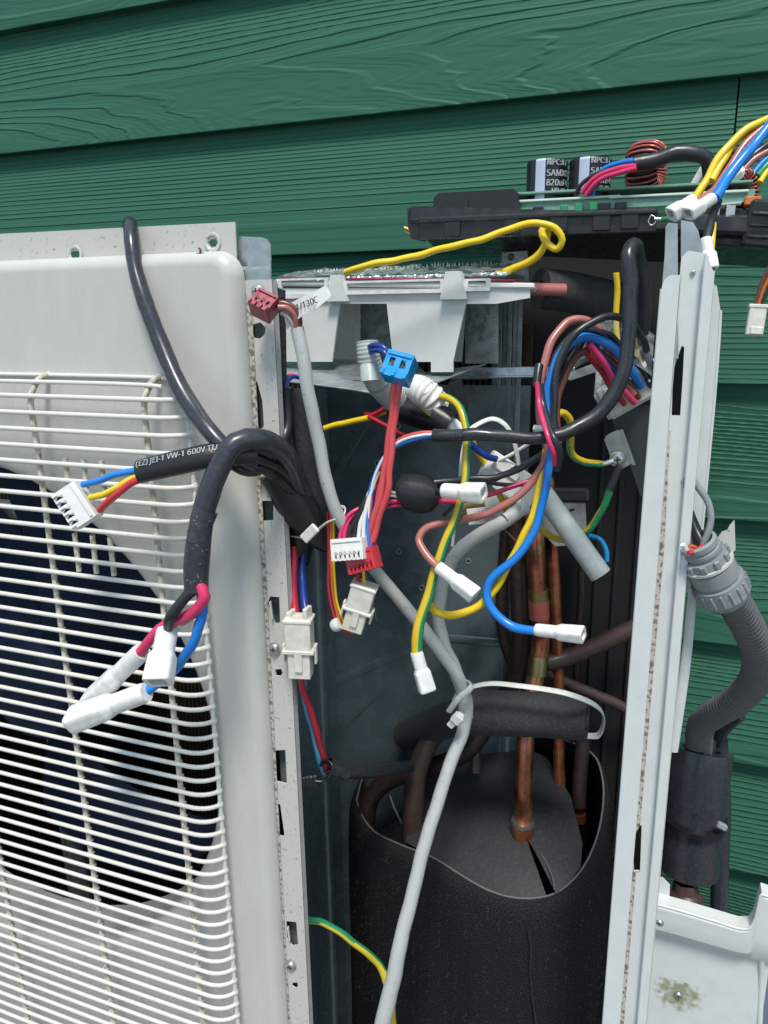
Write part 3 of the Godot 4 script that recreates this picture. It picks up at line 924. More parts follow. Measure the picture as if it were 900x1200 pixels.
	for s in [Vector3(0.0040, 1.3647, 0.3360)]:
		screw(s, 0.0011, u, Vector3(0, 0, 1), "rivet")
	var rear := B.new()
	rear.plate(at_z(ZF - 0.016), PackedVector2Array([Vector2(0.0120, 0.13), Vector2(0.0176, 0.13), Vector2(0.0146, 1.357), Vector2(0.0110, 1.357)]), [], 0.0012)
	put("side_strip", rear, M.post_dirty, pn)
	var rear2 := B.new()
	rear2.plate(at_z(ZF - 0.024), PackedVector2Array([Vector2(0.0155, 1.188), Vector2(0.0205, 1.192), Vector2(0.0202, 1.31), Vector2(0.0190, 1.347), Vector2(0.0165, 1.358), Vector2(0.0140, 1.36)]), [], 0.0014)
	rear2.tube(0.0009, [Vector3(0.0192, 1.346, ZF - 0.0245), Vector3(0.0203, 1.31, ZF - 0.0245), Vector3(0.0206, 1.19, ZF - 0.0245)], {"sides": 8})
	rear2.tube([0.0024, 0.003, 0.0034], [Vector3(0.0188, 1.1908, 0.3160), Vector3(0.0186, 1.1424, 0.3160), Vector3(0.0159, 1.0847, 0.3160)], {"sides": 12, "flat": 0.5})
	put("rear_flange", rear2, M.post, pn)
	# ---- sheet metal inside
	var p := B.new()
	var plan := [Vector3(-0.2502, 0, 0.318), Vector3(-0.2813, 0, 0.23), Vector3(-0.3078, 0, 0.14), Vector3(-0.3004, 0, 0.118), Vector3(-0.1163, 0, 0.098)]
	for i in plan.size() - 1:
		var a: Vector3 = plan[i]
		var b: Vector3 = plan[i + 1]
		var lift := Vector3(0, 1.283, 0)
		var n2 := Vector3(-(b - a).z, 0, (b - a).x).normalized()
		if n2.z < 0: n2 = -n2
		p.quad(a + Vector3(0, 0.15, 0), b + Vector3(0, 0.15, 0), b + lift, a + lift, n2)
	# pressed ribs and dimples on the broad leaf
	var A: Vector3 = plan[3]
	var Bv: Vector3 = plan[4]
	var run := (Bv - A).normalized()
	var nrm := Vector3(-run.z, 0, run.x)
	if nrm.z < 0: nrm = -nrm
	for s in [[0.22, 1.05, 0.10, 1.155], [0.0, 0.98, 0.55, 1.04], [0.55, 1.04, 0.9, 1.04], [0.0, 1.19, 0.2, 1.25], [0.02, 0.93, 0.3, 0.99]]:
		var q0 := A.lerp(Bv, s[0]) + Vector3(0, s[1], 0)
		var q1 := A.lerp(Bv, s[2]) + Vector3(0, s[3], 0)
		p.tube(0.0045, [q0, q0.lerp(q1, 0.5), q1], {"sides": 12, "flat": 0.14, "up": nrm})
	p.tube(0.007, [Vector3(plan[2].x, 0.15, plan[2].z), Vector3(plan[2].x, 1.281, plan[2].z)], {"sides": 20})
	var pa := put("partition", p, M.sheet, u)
	for s in [[0.36, 1.245], [0.36, 1.185], [0.36, 1.125], [0.48, 1.255], [0.48, 1.165], [0.48, 1.09], [0.6, 1.24], [0.6, 1.175], [0.6, 1.11], [0.72, 1.2], [0.72, 1.12], [0.25, 1.21]]:
		var q: Vector3 = A.lerp(Bv, s[0]) + Vector3(0, s[1], 0) + nrm * 0.0004
		var x := run
		var dm := B.new()
		dm.lathe(Transform3D(Basis(x, nrm, x.cross(nrm)), q), [Vector2(0.0032, 0.0), Vector2(0.0028, 0.0008), Vector2(0.0018, 0.0008), Vector2(0.0013, 0.0002), Vector2(0.0, 0.0001)], 14)
		var dimple := put("rivet_dimple", dm, M.galv_dull, pa)
		var dot := B.new()
		dot.lathe(Transform3D(Basis(x, nrm, x.cross(nrm)), q + nrm * 0.0003), [Vector2(0.0017, 0.0), Vector2(0.0, 0.0002)], 12)
		put("dimple_hole", dot, M.black, dimple)
	# ribbed upright sheet at the far right end of the partition
	var col := B.new()
	for k in 6:
		var x0 := -0.1508 + k * 0.0043
		col.box(Vector3(x0 + 0.00215, 0.83, 0.097 + (0.002 if k % 2 else 0.0)), Vector3(0.0041, 1.06, 0.002), 0.0005)
	put("end_sheet", col, M.galv_dull, u)
	# coil across the back and its dark end plate
	var coil := B.new()
	for k in 150:
		coil.box(Vector3(-0.92 + k * 0.0053, 0.74, 0.082), Vector3(0.0024, 1.19, 0.026), 0.0002)
	coil.box(Vector3(-0.52, 0.74, 0.073), Vector3(0.80, 1.19, 0.006), 0.0002)
	put("coil", coil, M.fins, u).set_meta("kind", "stuff")
	var endp := B.new()
	endp.box(Vector3(-0.070, 0.77, 0.062), Vector3(0.168, 1.25, 0.004), 0.0005)
	for k in 4:
		endp.box(Vector3(-0.055 + k * 0.017, 0.72, 0.066), Vector3(0.004, 1.2, 0.006), 0.001)
	put("end_plate", endp, M.void_dark, u)
	var floor_ := B.new()
	floor_.box(Vector3(-0.46, 0.13, 0.2), Vector3(1.0, 0.03, 0.28), 0.003)
	put("base_pan", floor_, M.panel, u)
	for x in [-0.85, -0.08]:
		var ft := B.new()
		ft.box(Vector3(x, 0.057, 0.2), Vector3(0.06, 0.114, 0.3), 0.003)
		put("foot", ft, M.galv, u)
	var rs := B.new()      # left and rear closing sheets
	rs.box(Vector3(-0.955, 0.75, 0.2), Vector3(0.004, 1.26, 0.26), 0.0005)
	put("side_panel", rs, M.panel, u)
	# ---- fan motor and its bracket
	var fan := thing("fan", "dark navy plastic fan with three blades, behind the white grille", "fan", Vector3(CX, CY, 0.25))
	var hb := B.new()
	hb.lathe(Transform3D(Basis(Vector3(1, 0, 0), Vector3(0, 0, 1), Vector3(0, -1, 0)), Vector3(CX, CY, 0.22)), [Vector2(0.05, 0.0), Vector2(0.05, 0.07), Vector2(0.042, 0.08), Vector2(0.0, 0.083)], 32)
	put("hub", hb, M.navy, fan)
	for kb in 3:
		var bl := B.new()
		var gp := []
		for i in 13:
			var row := []
			for j in 9:
				var rr := lerpf(0.046, 0.213, j / 8.0)
				var sweep := 0.35 * (j / 8.0)
				var a := TAU * kb / 3.0 + 0.52 + sweep + (i / 12.0 - 0.5) * lerpf(1.4, 1.55, j / 8.0)
				row.append(Vector3(CX + rr * cos(a), CY + rr * sin(a), 0.255 + (i / 12.0 - 0.5) * 0.07 + 0.006 * sin(i / 12.0 * PI)))
			gp.append(row)
		for i in 12:
			for j in 8:
				bl.quad(gp[i][j], gp[i + 1][j], gp[i + 1][j + 1], gp[i][j + 1])
				var dz := Vector3(0, 0, -0.002)
				bl.quad(gp[i][j] + dz, gp[i + 1][j] + dz, gp[i + 1][j + 1] + dz, gp[i][j + 1] + dz)
		put("blade", bl, M.navy, fan)
	var mt := thing("fan_motor_bracket", "galvanised upright bracket carrying the fan motor, behind the grille", "bracket", Vector3(-0.6, 0.15, 0.15))
	for x in [-0.6028, -0.6028 - 0.14]:
		var r := B.new()
		r.box(Vector3(x, 0.74, 0.19), Vector3(0.026, 1.2, 0.012), 0.002)
		r.box(Vector3(x - 0.010, 0.74, 0.197), Vector3(0.004, 1.18, 0.006), 0.001)
		put("rail", r, M.galv, mt)
	for y in [1.16, 1.05]:
		var c := B.new()
		c.box(Vector3(-0.6028 - 0.06, y, 0.2045), Vector3(0.19, 0.016, 0.016), 0.002)
		put("clamp", c, M.galv, mt)
	var mo := B.new()
	mo.lathe(Transform3D(Basis(Vector3(1, 0, 0), Vector3(0, 0, 1), Vector3(0, -1, 0)), Vector3(CX - 0.03, CY, 0.16)), [Vector2(0.0, 0.0), Vector2(0.055, 0.0), Vector2(0.06, 0.01), Vector2(0.06, 0.05), Vector2(0.03, 0.06), Vector2(0.0, 0.06)], 28)
	put("motor", mo, M.galv_dull, mt)

func build_inside() -> void:
	# ---- white plastic holder over the coil top, with film on it
	var h := thing("plastic_holder", "white moulded plastic holder with tapered legs under clear film, along the top of the opening", "plastic bracket", Vector3(-0.2060, 1.3053, 0.2000))
	var b := B.new()
	b.plate(at_z(0.2), PackedVector2Array([Vector2(-0.3084, 1.3659), Vector2(-0.1016, 1.3614), Vector2(-0.1014, 1.3550), Vector2(-0.1259, 1.3513), Vector2(-0.1482, 1.3516), Vector2(-0.1575, 1.3097), Vector2(-0.1574, 1.3021), Vector2(-0.1749, 1.3018), Vector2(-0.1749, 1.3095), Vector2(-0.2052, 1.3092), Vector2(-0.2102, 1.3526), Vector2(-0.2492, 1.3532), Vector2(-0.2573, 1.3087), Vector2(-0.3118, 1.3081)]), [], 0.0022)
	put("front_web", b, M.white_plastic, h)
	for r in [[328, 392, 327, 350], [411, 529, 332, 347], [551, 579, 333, 346]]:
		var f := B.new()
		var x0 := 0.2265
		for seg in 1:
			pass
		var za := 0.2032
		var pts := [r]
		var y0: float = 1.3776 - (r[2] - 320) * 0.00066
		var y1: float = 1.3776 - (r[3] - 320) * 0.00066
		var xa: float = -0.3062 + (r[0] - 320) * 0.000681
		var xb: float = -0.3062 + (r[1] - 320) * 0.000681
		f.plate(at_z(za), rect(xa, y1, xb, y0, 0.001), [rect(xa + 0.003, y1 + 0.003, xb - 0.003, y0 - 0.0016, 0.0006)], 0.003)
		put("window_frame", f, M.nylon, h)
	for r in [[396, 411], [530, 549]]:
		var f := B.new()
		var xa: float = -0.3062 + (r[0] - 320) * 0.000681
		var xb: float = -0.3062 + (r[1] - 320) * 0.000681
		f.plate(at_z(0.2065), PackedVector2Array([Vector2(xa - 0.003, 1.355), Vector2(xb + 0.004, 1.355), Vector2(xb - 0.001, 1.3745), Vector2(xa + 0.001, 1.3745)]), [], 0.008)
		put("post", f, M.white_plastic, h)
	var rail := B.new()
	rail.rbox(frame(Vector3(-0.3104, 1.3693, 0.1960), Vector3(-0.0981, 1.3620, 0.1960)), Vector3(0.212, 0.004, 0.012), 0.001)
	put("top_rail", rail, M.white_plastic, h)
	var red := B.new()
	red.rbox(frame(Vector3(-0.3011, 1.3737, 0.1955), Vector3(-0.1155, 1.3671, 0.1955)), Vector3(0.19, 0.0012, 0.004), 0.0003)
	put("red_edge", red, M.rose, h)
	# crumpled clear film lying over the rail
	var film := B.new()
	var fr := FastNoiseLite.new()
	fr.seed = 3; fr.frequency = 60.0
	var gp := []
	for i in 61:
		var row := []
		for j in 10:
			var x := lerpf(-0.3065, -0.125, i / 60.0)
			var t := j / 9.0
			row.append(Vector3(x, 1.3745 + 0.008 * t + fr.get_noise_2d(x, t * 0.03) * 0.0035, 0.196 - 0.065 * t + fr.get_noise_2d(x + 3.0, t * 0.03) * 0.004))
		gp.append(row)
	for i in 60:
		for j in 9:
			film.quad(gp[i][j], gp[i + 1][j], gp[i + 1][j + 1], gp[i][j + 1])
	put("film", film, M.film, h).set_meta("label", "crumpled clear plastic film on the white holder")
	var foil := B.new()
	foil.box(Vector3(-0.215, 1.372, 0.155), Vector3(0.19, 0.003, 0.07), 0.001)
	put("foil", foil, M.foil, h)
	# frost-like torn edge of the film
	var torn := B.new()
	for i in 70:
		var x := -0.302 + 0.185 * i / 70.0 + rng.randf() * 0.002
		var hgt := rng.randf_range(0.0004, 0.0022) + (0.0018 if i > 38 and i < 60 else 0.0)
		torn.flat(Vector3(x - 0.0012, 1.3805, 0.134), Vector3(x + 0.0012, 1.3805, 0.134), Vector3(x, 1.3815 + hgt, 0.134), Vector3(0, 0, 1))
	put("torn_edge", torn, M.nylon, h).set_meta("kind", "stuff")
	# ---- galvanised shelf under it and the rail to the right
	var s := thing("shelf_bracket", "galvanised sheet shelf with a dark twisted flap, below the white plastic holder", "bracket", Vector3(-0.2277, 1.2904, 0.2000))
	var sh := B.new()
	var bk := [Vector3(-0.3291, 1.3099, 0.1650), Vector3(-0.2645, 1.3083, 0.1650), Vector3(-0.1995, 1.3062, 0.1650), Vector3(-0.1814, 1.2996, 0.1900)]
	var fr0 := [Vector3(-0.2847, 1.2966, 0.2360), Vector3(-0.2330, 1.2921, 0.2380), Vector3(-0.1858, 1.2882, 0.2380), Vector3(-0.1701, 1.2941, 0.2260)]
	for i in 3:
		sh.quad(bk[i], bk[i + 1], fr0[i + 1], fr0[i], Vector3(0, 0.9, 0.43).normalized())
		var dn := Vector3(0, -0.0016, 0)
		sh.quad(bk[i] + dn, bk[i + 1] + dn, fr0[i + 1] + dn, fr0[i] + dn, Vector3(0, -0.9, -0.43).normalized())
	sh.tube(0.0011, fr0, {"sides": 8})
	put("shelf", sh, M.galv, s)
	var fl := B.new()
	fl.quad(Vector3(-0.1926, 1.2994, 0.1900), Vector3(-0.1450, 1.3044, 0.1500), Vector3(-0.1673, 1.2945, 0.2350), Vector3(-0.1825, 1.2903, 0.2400))
	fl.tube(0.0009, [Vector3(-0.1450, 1.3044, 0.1500), Vector3(-0.1673, 1.2945, 0.2350)], {"sides": 6})
	put("flap", fl, M.galv_dull, s)
	var slot := B.new()
	slot.rbox(frame(Vector3(-0.2441, 1.2952, 0.2190), Vector3(-0.2242, 1.2943, 0.2190), Vector3(0, 0.9, 0.43)), Vector3(0.018, 0.006, 0.0008), 0.0002)
	put("slot", slot, M.black, s)
	var arm := B.new()
	arm.plate(at_z(0.205), PackedVector2Array([Vector2(-0.1606, 1.2948), Vector2(-0.1501, 1.2976), Vector2(-0.1445, 1.2761), Vector2(-0.1457, 1.2683), Vector2(-0.1517, 1.2720)]), [], 0.002)
	put("arm", arm, M.dark, s)
	var rl := B.new()
	rl.rbox(frame(Vector3(-0.1776, 1.2947, 0.1300), Vector3(-0.0974, 1.2973, 0.1300)), Vector3(0.085, 0.0095, 0.003), 0.0006)
	rl.rbox(frame(Vector3(-0.1765, 1.2915, 0.1340), Vector3(-0.0967, 1.2943, 0.1340)), Vector3(0.085, 0.002, 0.006), 0.0006)
	put("rail", rl, M.galv, s)
	# pale sheets seen through the gaps
	var sheets := B.new()
	sheets.plate(at_z(0.14), PackedVector2Array([Vector2(-0.2771, 1.3578), Vector2(-0.2565, 1.3574), Vector2(-0.2577, 1.3046), Vector2(-0.2870, 1.3043)]), [], 0.001)
	put("pale_sheet", sheets, M.flange, s)
	sheets = B.new()
	sheets.plate(at_z(0.14), PackedVector2Array([Vector2(-0.1797, 1.3561), Vector2(-0.1632, 1.3558), Vector2(-0.1669, 1.3055), Vector2(-0.1882, 1.3053)]), [], 0.001)
	put("pale_sheet", sheets, M.flange, s)
	var sheet2 := B.new()
	sheet2.plate(at_z(0.13), PackedVector2Array([Vector2(-0.2613, 1.3604), Vector2(-0.2307, 1.3598), Vector2(-0.2267, 1.3027), Vector2(-0.2627, 1.3023)]), [], 0.001)
	put("grey_sheet", sheet2, M.galv, s)
	sheet2 = B.new()
	sheet2.plate(at_z(0.13), PackedVector2Array([Vector2(-0.1673, 1.3586), Vector2(-0.1396, 1.3581), Vector2(-0.1382, 1.3037), Vector2(-0.1666, 1.3034)]), [], 0.001)
	put("grey_sheet", sheet2, M.galv, s)
	# dark felt strip inside the edge of the panel
	var st := B.new()
	st.plate(at_z(0.316), PackedVector2Array([Vector2(-0.2451, 1.3642), Vector2(-0.2373, 1.3614), Vector2(-0.2433, 1.1910), Vector2(-0.2473, 1.1907), Vector2(-0.2469, 1.2912)]), [], 0.004)
	tag(put("felt_strip", st, M.foam), "dark grey felt strip along the inner edge of the white panel", "seal")
	# ---- compressor in its felt jacket
	var c := thing("compressor_jacket", "black felt sound jacket round the compressor, with a grey hem and slit cap", "compressor", Vector3(-0.1278, 0.7040, 0.2000))
	var rim := [Vector3(-0.2679, 0.8702, 0.1500), Vector3(-0.2551, 0.8681, 0.1680), Vector3(-0.2321, 0.8705, 0.1900), Vector3(-0.2017, 0.8788, 0.2080), Vector3(-0.1633, 0.8901, 0.2280), Vector3(-0.1351, 0.8927, 0.2430), Vector3(-0.1101, 0.8915, 0.2510), Vector3(-0.0878, 0.8907, 0.2510), Vector3(-0.0671, 0.8927, 0.2450), Vector3(-0.0529, 0.8943, 0.2320), Vector3(-0.0398, 0.9002, 0.2080), Vector3(-0.0323, 0.9098, 0.1780), Vector3(-0.0307, 0.9249, 0.1500), Vector3(-0.0349, 0.9375, 0.1280), Vector3(-0.0456, 0.9442, 0.1080), Vector3(-0.0748, 0.9410, 0.0880), Vector3(-0.1271, 0.9287, 0.0750), Vector3(-0.1904, 0.9103, 0.0720), Vector3(-0.2442, 0.8909, 0.0820), Vector3(-0.2727, 0.8763, 0.1100)]
	var N := 80
	var R := []
	var curve := Curve3D.new()
	for i in rim.size() + 1:
		var p0: Vector3 = rim[posmod(i - 1, rim.size())]
		var p1: Vector3 = rim[i % rim.size()]
		var p2: Vector3 = rim[(i + 1) % rim.size()]
		curve.add_point(p1, -(p2 - p0) / 6, (p2 - p0) / 6)
	for i in N: R.append(curve.sample_baked(curve.get_baked_length() * i / N, true))
	var ct := Vector3.ZERO
	for q in R: ct += q / N
	var jk := B.new()
	var prof := [[0.0, -0.001], [0.0006, 0.0022], [0.004, 0.005], [0.012, 0.0085], [0.05, 0.0115], [0.15, 0.0125], [0.35, 0.0125], [0.6, 0.0125]]
	var G := []
	var fnz := FastNoiseLite.new()
	fnz.seed = 8; fnz.frequency = 14.0
	for pr in prof:
		var row := []
		for i in N:
			var p: Vector3 = R[i]
			var o3 := Vector3(p.x - ct.x, 0, p.z - ct.z).normalized()
			var wob := fnz.get_noise_3d(p.x, p.y - pr[0], p.z) * 0.009 * minf(1.0, pr[0] * 12.0)
			row.append(Vector3(p.x, p.y - pr[0], p.z) + o3 * (pr[1] + wob))
		G.append(row)
	var Nn := []
	for j in G.size():
		var row := []
		for i in N:
			var dv: Vector3 = G[min(j + 1, G.size() - 1)][i] - G[max(j - 1, 0)][i]
			var du: Vector3 = G[j][(i + 1) % N] - G[j][posmod(i - 1, N)]
			var m := dv.cross(du).normalized()
			if m.dot(G[j][i] - Vector3(ct.x, G[j][i].y - (0.01 if j < 3 else 0.0), ct.z)) < 0: m = -m
			row.append(m)
		Nn.append(row)
	for j in G.size() - 1:
		for i in N:
			var k := (i + 1) % N
			jk.quadn(G[j][i], G[j][k], G[j + 1][k], G[j + 1][i], Nn[j][i], Nn[j][k], Nn[j + 1][k], Nn[j + 1][i])
	for i in N:      # inner wall
		var k := (i + 1) % N
		jk.quad(G[0][i], G[0][k], G[0][k] + Vector3(0, -0.05, 0), G[0][i] + Vector3(0, -0.05, 0), (ct - R[i]).normalized())
	put("jacket", jk, M.felt, c)
	var hem := B.new()
	var hp := []
	for i in N + 1: hp.append(R[i % N] + Vector3(0, 0.0006, 0))
	hem.tube(0.0009, hp, {"sides": 6, "step": 0.02})
	put("hem", hem, M.hem, c)
	# inner wall of a second layer at the left
	wire("inner_hem", 0.00100, [Vector3(-0.2438, 0.8952, 0.1300), Vector3(-0.2329, 0.8863, 0.1500), Vector3(-0.2187, 0.8759, 0.1650), Vector3(-0.2032, 0.8706, 0.1800)], M.hem, c)
	# the cap: a domed foam sheet in two leaves with a slit between
	var cap := B.new()
	var outl := [Vector3(-0.0577, 0.8987, 0.2420), Vector3(-0.0519, 0.8962, 0.2300), Vector3(-0.0429, 0.9004, 0.2050), Vector3(-0.0446, 0.9038, 0.1800), Vector3(-0.0606, 0.9199, 0.1400), Vector3(-0.0889, 0.9294, 0.1000), Vector3(-0.1252, 0.9310, 0.0850), Vector3(-0.1733, 0.9193, 0.0850), Vector3(-0.2052, 0.9048, 0.1000), Vector3(-0.2078, 0.8855, 0.1400), Vector3(-0.2003, 0.8772, 0.1980), Vector3(-0.1652, 0.8876, 0.2220), Vector3(-0.1364, 0.8917, 0.2380), Vector3(-0.1110, 0.8912, 0.2470), Vector3(-0.0884, 0.8913, 0.2480), Vector3(-0.0647, 0.8958, 0.2440)]
	var apex := Vector3(-0.0951, 0.9062, 0.1853)
	var up := Vector3(-0.162, 0.957, 0.241)
	for i in outl.size() - 1:
		for half in 2:
			var a3: Vector3 = outl[i].lerp(outl[i + 1], half * 0.5) - up * 0.003
			var b3: Vector3 = outl[i].lerp(outl[i + 1], half * 0.5 + 0.5) - up * 0.003
			var na := (up + (a3 - apex).normalized() * 0.25).normalized()
			var nb := (up + (b3 - apex).normalized() * 0.25).normalized()
			for t in 6:
				var u0 := t / 6.0
				var u1 := (t + 1) / 6.0
				var k0 := up * 0.004 * sin(u0 * PI)
				var k1 := up * 0.004 * sin(u1 * PI)
				cap.quadn(a3.lerp(apex, u0) + k0, b3.lerp(apex, u0) + k0, b3.lerp(apex, u1) + k1, a3.lerp(apex, u1) + k1, na.lerp(up, u0), nb.lerp(up, u0), nb.lerp(up, u1), na.lerp(up, u1))
	put("cap", cap, M.cap, c)
	wire("slit_edge", 0.00071, [Vector3(-0.0584, 0.9017, 0.2430), Vector3(-0.0646, 0.9034, 0.2250), Vector3(-0.0769, 0.9029, 0.2050), Vector3(-0.0866, 0.9013, 0.1950)], M.hem, c)
	wire("seam", 0.00085, [Vector3(-0.0751, 0.8772, 0.2620), Vector3(-0.0724, 0.8584, 0.2620), Vector3(-0.0722, 0.8335, 0.2620), Vector3(-0.0695, 0.8132, 0.2620), Vector3(-0.0657, 0.7843, 0.2620)], M.black, c)
	var hairs := B.new()
	for i in 1600:
		var a := rng.randf()
		var i0 := int(a * 0.55 * N + 2) % N
		var p: Vector3 = R[i0]
		var dwn := rng.randf_range(0.004, 0.2)
		var o4 := Vector3(p.x - ct.x, 0, p.z - ct.z).normalized()
		var st0 := Vector3(p.x, p.y - dwn, p.z) + o4 * (lerpf(0.0095, 0.0135, minf(1.0, dwn / 0.09)) + 0.0015 * rng.randf())
		var d1 := Vector3(rng.randfn(), rng.randfn(), rng.randfn() * 0.4).normalized() * rng.randf_range(0.0008, 0.0045)
		var sd := d1.cross(Vector3(0, 0, 1)).normalized() * 0.00006
		var md := st0 + d1 * 0.5 + Vector3(rng.randfn(), rng.randfn(), 0) * 0.0007
		hairs.quad(st0 - sd, st0 + sd, md + sd, md - sd)
		hairs.quad(md - sd, md + sd, st0 + d1 + sd, st0 + d1 - sd)
	put("fibre", hairs, M.fibre, c).set_meta("kind", "stuff")
	var can := B.new()
	can.lathe(Transform3D(Basis(), Vector3(ct.x, 0.15, ct.z)), [Vector2(0.075, 0.0), Vector2(0.075, 0.58), Vector2(0.06, 0.62), Vector2(0.0, 0.63)], 32)
	put("compressor_shell", can, M.dark, c)

func build_tray() -> void:
	var t := thing("circuit_tray", "black plastic tray with green circuit board, capacitors and copper chokes, lifted onto the unit", "circuit board", Vector3(-0.0744, 1.3958, 0.1500))
	var yb := 1.3865
	var x0 := -0.2012
	var x1 := 0.075
	# the tray: floor, front wall with a rolled edge, clips
	var b := B.new()
	b.rbox(frame(Vector3(-0.1944, 1.4097, 0.1350), Vector3(0.0565, 1.3897, 0.1350), Vector3(0, 0.2, 1)), Vector3(0.265, 0.013, 0.085), 0.002)
	b.rbox(frame(Vector3(-0.1905, 1.4072, 0.1785), Vector3(-0.0202, 1.4049, 0.1785), Vector3(0, 0, 1)), Vector3(-0.0202 - -0.1905, 0.016, 0.003), 0.0012)
	b.rbox(frame(Vector3(-0.1897, 1.4131, 0.1810), Vector3(-0.0205, 1.4101, 0.1810), Vector3(0, 0, 1)), Vector3(-0.0202 - -0.1905, 0.0035, 0.004), 0.001)
	for px in [Vector3(-0.1643, 1.4058, 0.1810), Vector3(-0.1195, 1.4055, 0.1810), Vector3(-0.0860, 1.4051, 0.1810), Vector3(-0.0567, 1.4048, 0.1810), Vector3(-0.0379, 1.4050, 0.1810)]:
		b.box(px, Vector3(0.012, 0.0105, 0.0025), 0.0005)
	var tray := put("tray", b, M.tray, t)
	var tab := B.new()
	tab.plate(at_z(0.172), PackedVector2Array([Vector2(-0.1824, 1.4184), Vector2(-0.1817, 1.4292), Vector2(-0.1777, 1.4326), Vector2(-0.1209, 1.4320), Vector2(-0.1177, 1.4289), Vector2(-0.1160, 1.4161), Vector2(-0.1472, 1.4142)]), [], 0.004)
	tab.plate(at_z(0.1735), PackedVector2Array([Vector2(-0.1718, 1.4165), Vector2(-0.1719, 1.4237), Vector2(-0.1646, 1.4239), Vector2(-0.1646, 1.4263), Vector2(-0.1548, 1.4257), Vector2(-0.1540, 1.4156)]), [], 0.002)
	put("end_wall", tab, M.tray, t)
	var ear := B.new()
	ear.plate(at_z(0.175), PackedVector2Array([Vector2(-0.2018, 1.4228), Vector2(-0.1848, 1.4225), Vector2(-0.1841, 1.4188), Vector2(-0.1781, 1.4191), Vector2(-0.1767, 1.4142), Vector2(-0.1828, 1.4084), Vector2(-0.1889, 1.3982), Vector2(-0.1985, 1.4005), Vector2(-0.2012, 1.4099)]), [], 0.005)
	put("ear", ear, M.tray, t)
	wire("brass_tip", 0.00230, [Vector3(-0.2051, 1.4085, 0.1720), Vector3(-0.1981, 1.4057, 0.1720)], M.brass, t)
	var rb := B.new()
	rb.rbox(frame(Vector3(-0.0037, 1.4030, 0.1650), Vector3(0.0530, 1.3960, 0.1650), Vector3(0, 0, 1)), Vector3(0.075, 0.024, 0.004), 0.001)
	rb.rbox(frame(Vector3(0.0390, 1.4004, 0.1720), Vector3(0.0525, 1.3986, 0.1720), Vector3(0, 0, 1)), Vector3(0.02, 0.03, 0.012), 0.002)
	for y in [250, 262, 274]:
		rb.rbox(frame(Vector3(0.0400, 1.4060, 0.1790), Vector3(0.0502, 1.4050, 0.1790)) * Transform3D(Basis(), Vector3(0, -(y - 250) * 0.00062, 0)), Vector3(0.013, 0.002, 0.002), 0.0005)
	put("end_block", rb, M.tray, t)
	# the board seen on edge
	var pc := B.new()
	pc.rbox(frame(Vector3(-0.1175, 1.4198, 0.1650), Vector3(0.0315, 1.4186, 0.1650), Vector3(0, 0.1, 1)), Vector3(0.166, 0.0085, 0.0015), 0.0004)
	pc.rbox(frame(Vector3(-0.1225, 1.4264, 0.1400), Vector3(0.0325, 1.4248, 0.1400), Vector3(0, 0.1, 1)), Vector3(0.166, 0.0018, 0.055), 0.0004)
	put("circuit_board", pc, M.pcb, t)
	var pe := B.new()
	pe.rbox(frame(Vector3(-0.1172, 1.4237, 0.1670), Vector3(-0.0480, 1.4231, 0.1670)), Vector3(0.073, 0.0018, 0.0016), 0.0004)
	pe.rbox(frame(Vector3(-0.0479, 1.4225, 0.1670), Vector3(0.0300, 1.4216, 0.1670)), Vector3(0.09, 0.0018, 0.0016), 0.0004)
	put("board_edge", pe, M.pcb_edge, t)
	for px in [616, 661, 677, 693]:
		var k := B.new()
		var cpos := Vector3(-0.0846, 1.4164, 0.1690)
		k.box(cpos + Vector3((px - 661) * 0.00064, 0.0 + (px - 661) * 0.00002, 0), Vector3(0.0055, 0.0055, 0.003), 0.0006)
		put("green_component", k, M.green, t)
	for px in [632, 705, 722]:
		var k := B.new()
		var cpos := Vector3(-0.0846, 1.4164, 0.1690)
		k.box(cpos + Vector3((px - 661) * 0.00064, 0.0, 0), Vector3(0.008, 0.005, 0.003), 0.0006)
		put("black_component", k, M.can, t)
	# capacitors with their printed sleeves
	for k in 2:
		var a: Vector3 = [Vector3(-0.1007, 1.4246, 0.1500), Vector3(-0.0697, 1.4246, 0.1500)][k]
		var tp: Vector3 = [Vector3(-0.1030, 1.4518, 0.1500), Vector3(-0.0723, 1.4507, 0.1500)][k]
		var hgt := a.distance_to(tp)
		var r := 0.01489
		var xf := Transform3D(Basis(), a)
		var cb := B.new()
		cb.lathe(xf, [Vector2(r, 0), Vector2(r, hgt - 0.001), Vector2(r - 0.0006, hgt), Vector2(r - 0.003, hgt + 0.0001), Vector2(r - 0.0032, hgt - 0.0006), Vector2(0, hgt - 0.0006)], 40)
		var co := put("capacitor", cb, M.can, t)
		var bd := B.new()
		# the angle of the stripe, measured from facing the viewer
		bd.lathe(Transform3D(Basis(), a), [Vector2(r + 0.0002, 0.0002), Vector2(r + 0.0002, hgt - 0.0012), Vector2(r - 0.0007, hgt + 0.0002), Vector2(r - 0.0034, hgt + 0.0003)], 14, deg_to_rad(86), deg_to_rad(114))
		put("stripe", bd, M.can_band, co)
		var lines := [["NPC:8-(", 0.9, 0.13, 81.0], ["SAMXON", 0.64, 0.15, 81.0], ["820uF450V", 0.40, 0.15, 82.0], ["HP-(8)", 0.2, 0.12, 66.0]]
		for ln in lines:
			var fn := func(x: float, y: float, lift: float) -> Vector3:
				var an := deg_to_rad(ln[3]) - x / r
				return a + Vector3((r + 0.0003 + lift) * cos(an), hgt * ln[1] + y, (r + 0.0003 + lift) * sin(an))
			lettering("print", ln[0], hgt * ln[2], fn, M.print_grey, co, 0.0002, true)
